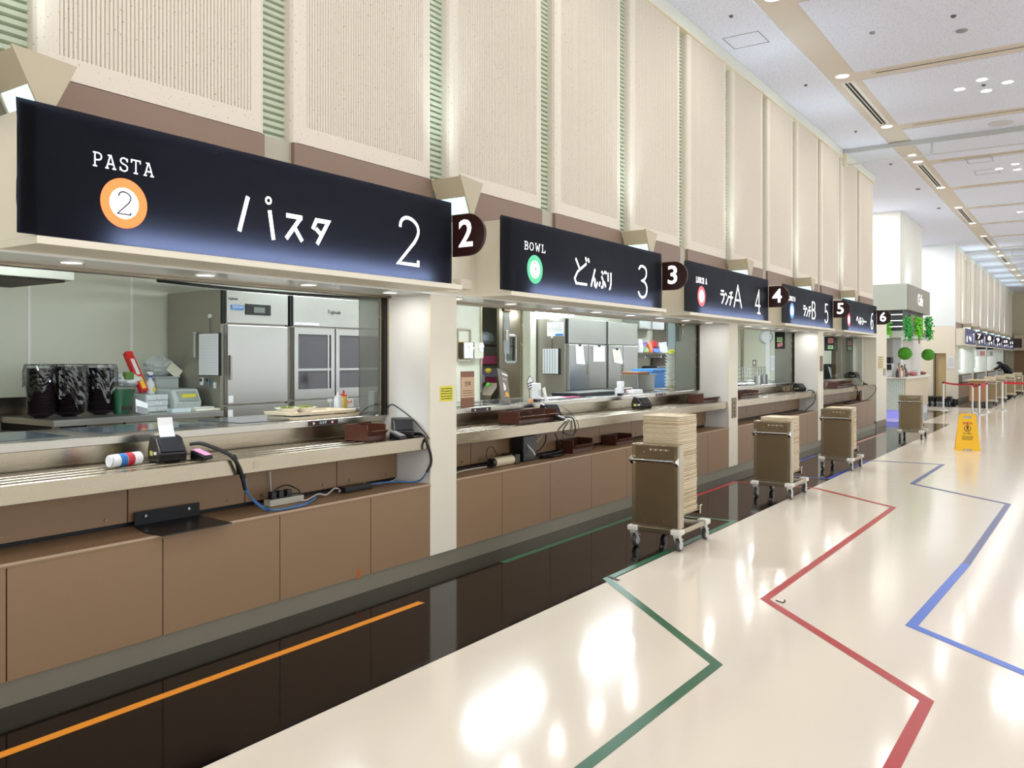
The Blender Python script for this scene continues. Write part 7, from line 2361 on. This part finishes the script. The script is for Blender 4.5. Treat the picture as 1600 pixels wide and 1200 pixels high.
# ================================================================== cafe in the recess
XC = -3.86
t = thing('cafe_counter', 'white cafe counter with mosaic tile front in the recess', 'counter', (XC, 23.0, 0))
p0, p1 = onY(1380, 600, 23.0), onY(1414, 600, 23.0)
ye = 25.3
ztop = onY(1414, 589.5, 23.0).z
MB().box(-6.2, XC, 23.0, 24.34, 0.22, ztop - 0.04).build('body', M_bwhite, t)
t2 = thing('cafe_side_counter', 'white-topped side run of the cafe counter with a beige front facing the hall', 'counter', (XC, 24.4, 0))
MB().box(-4.17, XC, 24.3405, 26.5, 0.0, ztop - 0.04).build('body', M_bwhite, t2)
MB().box(-4.17, XC + 0.08, 24.3405, 26.55, ztop - 0.0395, ztop).build('worktop', M_white, t2, bevel=0.004)
MB().box(XC + 0.0005, XC + 0.02, 24.3405, 26.5, 0.22, ztop - 0.04).build('beige_front', mat('beige_side', (212, 198, 172), 0.5), t2)
def tile_mat():
    m = bpy.data.materials.new('mosaic_tile')
    m.use_nodes = True
    nt = m.node_tree
    b = nt.nodes['Principled BSDF']
    b.inputs['Roughness'].default_value = 0.2
    tc = nt.nodes.new('ShaderNodeTexCoord')
    br = nt.nodes.new('ShaderNodeTexBrick')
    br.offset = 0
    br.inputs['Color1'].default_value = lin((232, 240, 234))
    br.inputs['Color2'].default_value = lin((212, 226, 220))
    br.inputs['Mortar'].default_value = lin((150, 160, 156))
    br.inputs['Scale'].default_value = 1.0
    br.inputs['Brick Width'].default_value = 0.045
    br.inputs['Row Height'].default_value = 0.045
    br.inputs['Mortar Size'].default_value = 0.005
    mp = nt.nodes.new('ShaderNodeMapping')
    mp.inputs['Rotation'].default_value = (math.pi / 2, 0, 0)
    nt.links.new(tc.outputs['Object'], mp.inputs[0])
    nt.links.new(mp.outputs[0], br.inputs['Vector'])
    nt.links.new(br.outputs[0], b.inputs['Base Color'])
    return m
MB().box(-6.2, XC, 22.98, 22.9995, 0.22, ztop - 0.04).build('tile_front', tile_mat(), t)
MB().box(XC + 0.0005, XC + 0.02, 23.0, 24.34, 0.22, ztop - 0.04).build('beige_side', mat('beige_side', (212, 198, 172), 0.5), t)
MB().box(-6.3, XC + 0.08, 22.92, 24.34, ztop - 0.0395, ztop).build('worktop', M_white, t, bevel=0.004)
MB().box(-6.1, XC - 0.1, 23.1, 24.3, 0.0, 0.2195).build('lit_plinth', mat('violet_plinth', (150, 150, 235), 0.4, emit=0.3), t)
struct(MB().box(-4.78, -4.42, 23.3, 23.75, 0, 2.75).build('cafe_pillar', M_bwhite, None)) if False else None
# canopy boxes
t = thing('cafe_canopy', 'grey box sign of the cafe with pale lettering', 'sign', (XC, 22.8, 2.7))
MB().box(-6.6, -3.75, 22.8, 24.34, 2.72, 3.36).box(-4.18, -3.75, 24.3405, 26.2, 2.72, 3.36).build('grey_box', mat('cafe_grey', (150, 145, 132), 0.4), t, bevel=0.004)
MB().box(-6.6, -3.7505 - 0.02, 22.79, 22.7995, 2.72, 3.36).build('pale_face', mat('cafe_pale_face', (200, 208, 200), 0.4), t)
face_x(text_mb('Cafe', 0.42, 0.004, 0.008), -3.74, 24.55, 3.03).build('lettering', mat('white_sign_letter', (240, 240, 238), 0.4, emit=0.25), t)
MB().box(-6.5, -3.9, 22.95, 24.34, 2.2, 2.7195).box(-4.18, -3.9, 24.3405, 26.0, 2.2, 2.7195).build('dark_core', mat('cafe_dark', (62, 68, 74), 0.4), t)
for z in (2.3, 2.45, 2.6):
    MB().box(-6.5, -3.9, 22.93, 22.9495, z, z + 0.018).build('light_line', mat('cafe_line', (240, 244, 244), 0.4, emit=1.2), t)
MB().box(-6.6, -3.75, 22.8, 24.34, 2.03, 2.1995).box(-4.18, -3.75, 24.3405, 26.2, 2.03, 2.1995).build('lower_band', mat('cafe_grey', (150, 145, 132), 0.4), t, bevel=0.004)
MB().box(-6.6, -3.77, 22.79, 22.7995, 2.03, 2.1995).build('lower_pale_face', mat('cafe_pale_face', (200, 208, 200), 0.4), t)
q = onX(1436, 534, 3.75)
MB().box(-3.7495, -3.745, q.y - 0.1, q.y + 0.1, q.z - 0.05, q.z + 0.05).build('red_mark', mat('dull_red', (130, 50, 50), 0.5), t)
# framed menu posters and hanging plants on the canopy
for i, (p0, p1) in enumerate(((1422, 1427), (1436, 1442))):
    a, b = onX(p0, 518, 3.88), onX(p1, 500, 3.88)
    t = thing('framed_poster', ('left' if i == 0 else 'right') + ' framed menu poster between the hanging plants of the cafe', 'poster', (-3.88, a.y, 2.25))
    MB().box(-3.895, -3.87, a.y, b.y, 2.26, 2.66).build('frame', M_steel, t)
    MB().box(-3.8695, -3.866, a.y + 0.04, b.y - 0.04, 2.3, 2.62).build('print', mat('poster_%d' % i, (150, 110, 90) if i == 0 else (90, 92, 100), 0.4, noise=0.4, nscale=9), t)
M_leaf1, M_leaf2 = mat('lit_leaf', (120, 215, 50), 0.5, noise=0.3, nscale=12), mat('deep_leaf', (50, 170, 65), 0.5, noise=0.3, nscale=12)  # the brighter green holds light from below in its colour


def foliage(c, rx, ry, rz, n, seed, s=0.07):
    rnd = random.Random(seed)
    mb = MB()
    for k in range(n):
        p = Vector((c[0] + rnd.gauss(0, 0.4) * rx, c[1] + rnd.gauss(0, 0.4) * ry, c[2] + rnd.uniform(-1, 1) * rz))
        u = Vector((rnd.uniform(-1, 1), rnd.uniform(-1, 1), rnd.uniform(-1, 0.4))).normalized()
        v = u.orthogonal().normalized() * s * 0.35
        mb.add([p, p + u * s * 0.5 + v, p + u * s, p + u * s * 0.5 - v], [(0, 1, 2, 3)])
    return mb


for i, (px, py, W, rz_, m, lb) in enumerate(((1386, 511, 4.6, 0.26, M_leaf1, 'leftmost hanging plant on the dark front of the cafe'), (1415, 512, 3.67, 0.27, M_leaf2, 'hanging plant at the corner of the cafe canopy'),
                                             (1431, 512, 3.67, 0.26, M_leaf1, 'bright hanging plant between the two cafe posters'), (1447, 513, 3.67, 0.3, M_leaf2, 'hanging plant at the right end of the cafe canopy'))):
    q = onX(px, py, W) if i else onY(px, py, 22.72)
    t = thing('hanging_plant', lb, 'plant', (q.x, q.y, q.z - 0.3), group='hanging plants of the cafe')
    f_ = foliage((q.x + (0.06 if i else 0), q.y, q.z), 0.09, 0.2 if i else 0.04, rz_, 300, i + 60, 0.075).build('foliage', m, t)
    MB().box(q.x - (0.0785 if i else 0.03), q.x + 0.06, q.y - 0.1, q.y + 0.1, q.z - rz_ - 0.02, q.z - rz_ + 0.06).build('pot', M_bwhite, t)
for i, (px, py, Y) in enumerate(((1414, 552.5, 23.1), (1450, 554.5, 26.0))):
    q = onY(px, py, Y)
    r_ = 10.4 * (Y * KC - q.x * KS) / F if i == 0 else 9.5 * (Y * KC - q.x * KS) / F
    t = thing('topiary_ball', ('left' if i == 0 else 'right') + ' green moss ball hanging below the cafe canopy', 'moss ball', (q.x, q.y, q.z - r_))
    mb = blob((q.x, q.y, q.z - r_ * 0.95), r_, r_, r_ * 0.95, i, 0.05, 28, 18)
    mb.build('ball', mat('moss_green', (78, 150, 40) if i == 0 else (50, 125, 45), 0.9, noise=0.35, nscale=40), t, smooth=True)
    MB().cyl((q.x, q.y, q.z + r_ * 0.9), (q.x, q.y, 2.029), 0.004, n=6).build('cord', M_pwhite, t)
# bottles and cups on the cafe counter, dark machine
q = onY(1391, 568, 23.3)
t = thing('coffee_machine', 'dark coffee machine at the left of the cafe counter', 'machine', (q.x, 23.3, ztop))
MB().box(q.x - 0.25, q.x + 0.06, 23.15, 23.5, ztop + 0.0005, ztop + 0.34).build('body', M_pwhite, t, bevel=0.01)
MB().box(q.x - 0.2, q.x + 0.06, 23.12, 23.1495, ztop + 0.18, ztop + 0.32).build('dark_front', M_black, t)
MB().box(q.x - 0.24, q.x + 0.04, 23.16, 23.48, ztop + 0.3405, ztop + 0.5).build('hopper', M_blackm, t, bevel=0.01)
rnd = random.Random(77)
bt_cols = [(120, 80, 50), (210, 205, 190), (60, 60, 66), (190, 120, 80), (226, 226, 222), (90, 110, 70), (200, 150, 120), (50, 40, 40)]
k = 0
for i in range(9):
    px = 1404 + 4.2 * i
    q = onY(px, 585, 23.35 + 0.12 * (i % 2))
    if q.x > XC - 0.1:
        q = Vector((XC - 0.15, 23.5 + 0.2 * (i - 5), ztop))
    h = rnd.uniform(0.18, 0.36)
    t = thing('syrup_bottle', '%s bottle from the left among the bottles on the cafe counter' % ORD[i].capitalize(), 'bottle', (q.x, q.y, ztop), group='bottles on the cafe counter')
    MB().lathe([(0.04, 0.0005), (0.042, 0.01), (0.042, h * 0.6), (0.016, h * 0.78), (0.014, h)], (q.x, q.y, ztop), 14).build('bottle', mat('bottle_%d' % (i % 8), bt_cols[i % 8], 0.2), t, smooth=True)
    MB().cyl((q.x, q.y, ztop + h + 0.0005), (q.x, q.y, ztop + h + 0.03), 0.016, n=10).build('cap', M_black if i % 2 else M_pwhite, t)
for i, (px, c, lb) in enumerate(((1423, (205, 120, 110), 'reddish'), (1437, (140, 84, 70), 'brown'))):
    y = AT(px, 4.1)
    one(blob((-4.05, y, ztop), 0.12, 0.2, 0.05, i + 8, 0.12), 'snack_basket', mat('snacks_%d' % i, c, 0.6), 'low %s basket of snacks on the cafe counter' % lb, 'basket', smooth=True)
y = AT(1430.5, 4.1)
one(MB().box(-4.2, -4.0, y - 0.22, y + 0.18, ztop + 0.0005, ztop + 0.16), 'white_box', M_pwhite, 'white box between the snack baskets on the cafe counter', 'box', bevel=0.008)
q0 = onY(1395, 560, 23.9)
struct(MB().box(q0.x, q0.x + 0.2, 23.9, 24.1, ztop + 0.001, 2.0295).build('cafe_post', M_bwhite, None))
# dark things on the floor by the tan door
for i, (p0, p1) in enumerate(((1446, 1460), (1462, 1473), (1478, 1486))):
    a, b = onZ(p0, 640, 0), onZ(p1, 640, 0)
    t = thing('floor_machine', '%s dark low wheeled box on the floor by the tan door' % ORD[i].capitalize(), 'equipment', ((a.x + b.x) / 2, 31.2, 0), group='dark low boxes by the tan door')
    xa, xb = onY(p0, 640, 31.3).x, onY(p1, 640, 31.3).x
    MB().box(xa, xb, 31.3, 31.7, 0.05, 0.26).build('body', M_black, t, bevel=0.03)
    for x in (xa + 0.06, xb - 0.06):
        MB().cyl((x, 31.28, 0.05), (x, 31.36, 0.05), 0.049, n=14).build('wheel', M_grey, t)
a, b = onY(1483, 556, 32.28), onY(1489.5, 575, 32.28)
p = onY(1486, 566, 32.28)
t = thing('notice', 'white notices on the cream wall end beside the tan door', 'notice', (p.x, 32.28, p.z - 0.2))
MB().box(p.x - 0.11, p.x + 0.1, 32.286, 32.2895, p.z - 0.22, p.z + 0.2).build('sheet', M_paper, t)
face_my(scribble(6, 0.16, 0.34, random.Random(21), 0.014), p.x, 32.2855, p.z).build('print', M_grey, t)

# ================================================================== far block: counters, carts, menus, person
for b, (y0, y1) in enumerate(((33.25, 37.35), (37.8, 42.45), (42.9, 47.5), (48.0, 50.9), (51.4, 57.8))):
    t = thing('counter_base', '%s brown base cabinet of the far block beyond the cafe' % ORD[b].capitalize(), 'counter', (-WF, y0, 0.1), group='brown base cabinets of the far block')
    MB().box(-4.2, -WF - 0.02, y0, y1, 0.0, 0.6).build('carcass', mat('brown_carcass', (96, 80, 66), 0.6), t)
    MB().box(-WF - 0.0195, -WF, y0, y1, 0.12, 0.62).build('front_panel', M_brown, t)
    MB().box(-4.22, -4.2005, y0, y1, 0.0, 0.9).build('back_panel', M_brown, t)
    t = thing('serving_counter', '%s steel serving counter of the far block beyond the cafe' % ORD[b].capitalize(), 'counter', (-WC, y0, 0.9), group='steel counters of the far block')
    MB().box(-4.35, -WR, y0, y1, 0.901, 0.952).build('tray_rail', M_steel, t)
    MB().box(-4.95, -WC - 0.1, y0, y1, 0.953, Z_TOP).build('counter_top', M_steel, t)
    terminal(-4.05, y0 + 0.7, 0.953, -0.3, 'Black payment terminal on the %s far counter beyond the cafe' % ORD[b])
    t = thing('sliding_pane', '%s dark window frame over the far counters' % ORD[b].capitalize(), 'window', (-4.3, y0, Z_TOP), group='far window frames')
    MB().box(-4.28, -4.22, y0 + 0.05, y0 + 0.2, Z_TOP + 0.001, Z_SOF).build('stile', M_steeld, t)
    MB().box(-4.25, -4.245, y0 + 0.2, y1 - 0.1, Z_TOP + 0.001, Z_SOF).build('glass', M_glass, t)
# hanging menu panels under the far soffit
for i, (p0, p1, Y, c, lb) in enumerate(((1525, 1540, 36.5, (225, 150, 140), 'white menu panel with red pictures hanging over the far counters'), (1542.5, 1552, 40.0, (170, 160, 150), 'grey and white menu panel hanging over the far counters'))):
    a, b = onY(p0, 543, Y), onY(p1, 557, Y)
    t = thing('hanging_menu', lb, 'menu board', (a.x, Y, b.z))
    MB().box(a.x, b.x, Y, Y + 0.03, b.z, min(a.z, Z_SOF - 0.005)).build('panel', M_paper, t)
    MB().box(a.x + (b.x - a.x) * 0.45, b.x - 0.02, Y - 0.003, Y - 0.0005, b.z + 0.03, b.z + (a.z - b.z) * 0.6).build('pictures', mat('menu_pic_%d' % i, c, 0.5, noise=0.4, nscale=14), t)
    MB().box(a.x, b.x, Y - 0.004, Y - 0.0005, a.z - 0.07 if a.z < Z_SOF else Z_SOF - 0.08, min(a.z, Z_SOF - 0.01)).build('dark_heading', M_ink, t)
# wood-fronted trolley
p = onZ(1527, 636, 0)
t = thing('wooden_trolley', 'brown wood-fronted trolley on black casters behind the belt posts', 'trolley', (p.x, 29.6, 0))
xa, xb = onY(1514, 620, 29.6).x, onY(1540, 620, 29.6).x
M_wood = mat('brown_wood', (165, 120, 80), 0.5, noise=0.12, nscale=3, stretch=(1, 1, 6))
MB().box(xa, xb, 29.6, 30.3, 0.2, 0.83).build('cabinet', M_wood, t, bevel=0.006)
MB().box(xa - 0.1, xb + 0.02, 29.56, 30.34, 0.8305, 0.865).build('top', mat('beige_top', (205, 190, 160), 0.5), t, bevel=0.004)
for x in (xa + 0.08, xb - 0.08):
    for y in (29.7, 30.2):
        MB().cyl((x - 0.02, y, 0.09), (x + 0.02, y, 0.09), 0.089, n=16).build('caster', M_black, t)
        MB().box(x - 0.03, x + 0.03, y - 0.03, y + 0.03, 0.181, 0.1995).build('caster_plate', M_steeld, t)

# person leaning over the far counter
def skin(chain, name, m, parent, sub_lv=2, world=True):
    """chain: list of (parent index or -1, position, radius); grows one continuous surface"""
    me = bpy.data.meshes.new(name)
    base = parent.location
    me.from_pydata([Vector(c[1]) - base for c in chain], [(c[0], i) for i, c in enumerate(chain) if c[0] >= 0], [])
    o = bpy.data.objects.new(name, me)
    COL.objects.link(o)
    md = o.modifiers.new('skin', 'SKIN')
    for i, c in enumerate(chain):
        r = c[2] if isinstance(c[2], tuple) else (c[2], c[2])
        me.skin_vertices[0].data[i].radius = r
    me.skin_vertices[0].data[0].use_root = True
    sb = o.modifiers.new('sub', 'SUBSURF')
    sb.levels = sub_lv
    sb.render_levels = sub_lv
    bpy.context.view_layer.update()
    dg = bpy.context.evaluated_depsgraph_get()
    ev = bpy.data.meshes.new_from_object(o.evaluated_get(dg))
    bpy.data.objects.remove(o)
    o = bpy.data.objects.new(name, ev)
    COL.objects.link(o)
    for p_ in ev.polygons:
        p_.use_smooth = True
    ev.materials.clear()
    ev.materials.append(m)
    o.parent = parent
    return o


YP = 44.0
hd = onY(1561.5, 570.5, YP)
bx_, by_ = hd.x + 0.32, YP + 0.1
t = thing('person', 'person in black cap, white mask and black clothes bending over the far counter', 'person', (bx_, by_, 0))
M_skin = mat('skin', (222, 180, 150), 0.5)
M_cloth = mat('black_clothes', (24, 25, 28), 0.7)
hz = hd.z
def V(dx, dy, z):
    return (bx_ + dx, by_ + dy, z)
hx = hd.x - bx_
body = [(-1, V(0.02, 0, 0.92), 0.09), (0, V(-0.06, 0, 1.08), (0.1, 0.09)), (1, V(-0.16, -0.02, 1.24), (0.12, 0.1)), (2, V(hx + 0.07, -0.04, hz - 0.12), 0.06), (3, V(hx + 0.02, -0.04, hz - 0.04), 0.075), (4, V(hx - 0.01, -0.04, hz + 0.06), 0.085),
        (2, V(-0.2, -0.2, 1.27), 0.06), (6, V(-0.36, -0.24, 1.1), 0.045), (7, V(-0.56, -0.2, 1.02), 0.035), (8, V(-0.63, -0.19, 1.01), 0.03),
        (2, V(-0.16, 0.17, 1.25), 0.06), (10, V(-0.22, 0.24, 1.05), 0.045), (11, V(-0.4, 0.2, 1.0), 0.035), (12, V(-0.47, 0.19, 0.99), 0.03),
        (0, V(0.05, -0.1, 0.86), 0.075), (14, V(0.02, -0.11, 0.48), 0.065), (15, V(0.06, -0.11, 0.09), 0.045), (16, V(-0.07, -0.11, 0.045), 0.04),
        (0, V(0.05, 0.1, 0.86), 0.075), (18, V(0.08, 0.11, 0.48), 0.065), (19, V(0.14, 0.11, 0.09), 0.045), (20, V(0.01, 0.11, 0.045), 0.04)]
pb = skin(body, 'body', M_skin, t)
sh = [(-1, V(0.05, 0, 0.86), 0.19), (0, V(-0.06, 0, 1.08), (0.19, 0.17)), (1, V(-0.16, -0.02, 1.24), (0.19, 0.15)), (2, V(hx + 0.1, -0.04, hz - 0.16), 0.075),
      (2, V(-0.2, -0.2, 1.27), 0.08), (4, V(-0.36, -0.24, 1.1), 0.065), (5, V(-0.53, -0.205, 1.03), 0.052), (2, V(-0.16, 0.17, 1.25), 0.08), (7, V(-0.22, 0.24, 1.05), 0.06)]
skin(sh, 'shirt', M_cloth, t)
tr = [(-1, V(0.02, 0, 0.93), 0.155), (0, V(0.05, -0.1, 0.84), 0.115), (1, V(0.02, -0.11, 0.48), 0.085), (2, V(0.06, -0.11, 0.1), 0.07), (0, V(0.05, 0.1, 0.84), 0.115), (4, V(0.08, 0.11, 0.48), 0.085), (5, V(0.14, 0.11, 0.1), 0.07)]
skin(tr, 'trousers', M_cloth, t)
cp = MB()
cx, cy, cz = hx + bx_ - 0.01, by_ - 0.04, hz + 0.05
cp.lathe([(0.115, 0.0), (0.112, 0.05), (0.085, 0.1), (0.0, 0.118)], (cx, cy, cz), 20, cap=False)
cp.prism([(cx - 0.1, cy - 0.09), (cx - 0.2, cy - 0.06), (cx - 0.2, cy + 0.06), (cx - 0.1, cy + 0.09)], 'z', cz, cz + 0.012)
cp.build('cap', M_blackm, t, smooth=True)
blob((cx - 0.055, cy, cz - 0.13), 0.06, 0.075, 0.05, 1, 0.0, 16, 10).build('face_mask', M_pwhite, t, smooth=True)

# lamps on top of the cafe canopy that wash the pier above it
for i, (x, y) in enumerate(((-4.6, 23.6), (-5.6, 23.6), (-3.95, 25.3))):
    t = thing('canopy_uplight', '%s flat white uplight lying on top of the cafe canopy' % ORD[i].capitalize(), 'uplight', (x, y, 3.3605), group='uplights on the cafe canopy')
    MB().box(x - 0.12, x + 0.12, y - 0.12, y + 0.12, 3.3605, 3.42).build('case', M_pwhite, t)
    area('canopy_lamp', (x, y, 3.425), (math.pi, 0, 0), 0.2, 0.2, 3.5, (0.85, 0.96, 1.0))
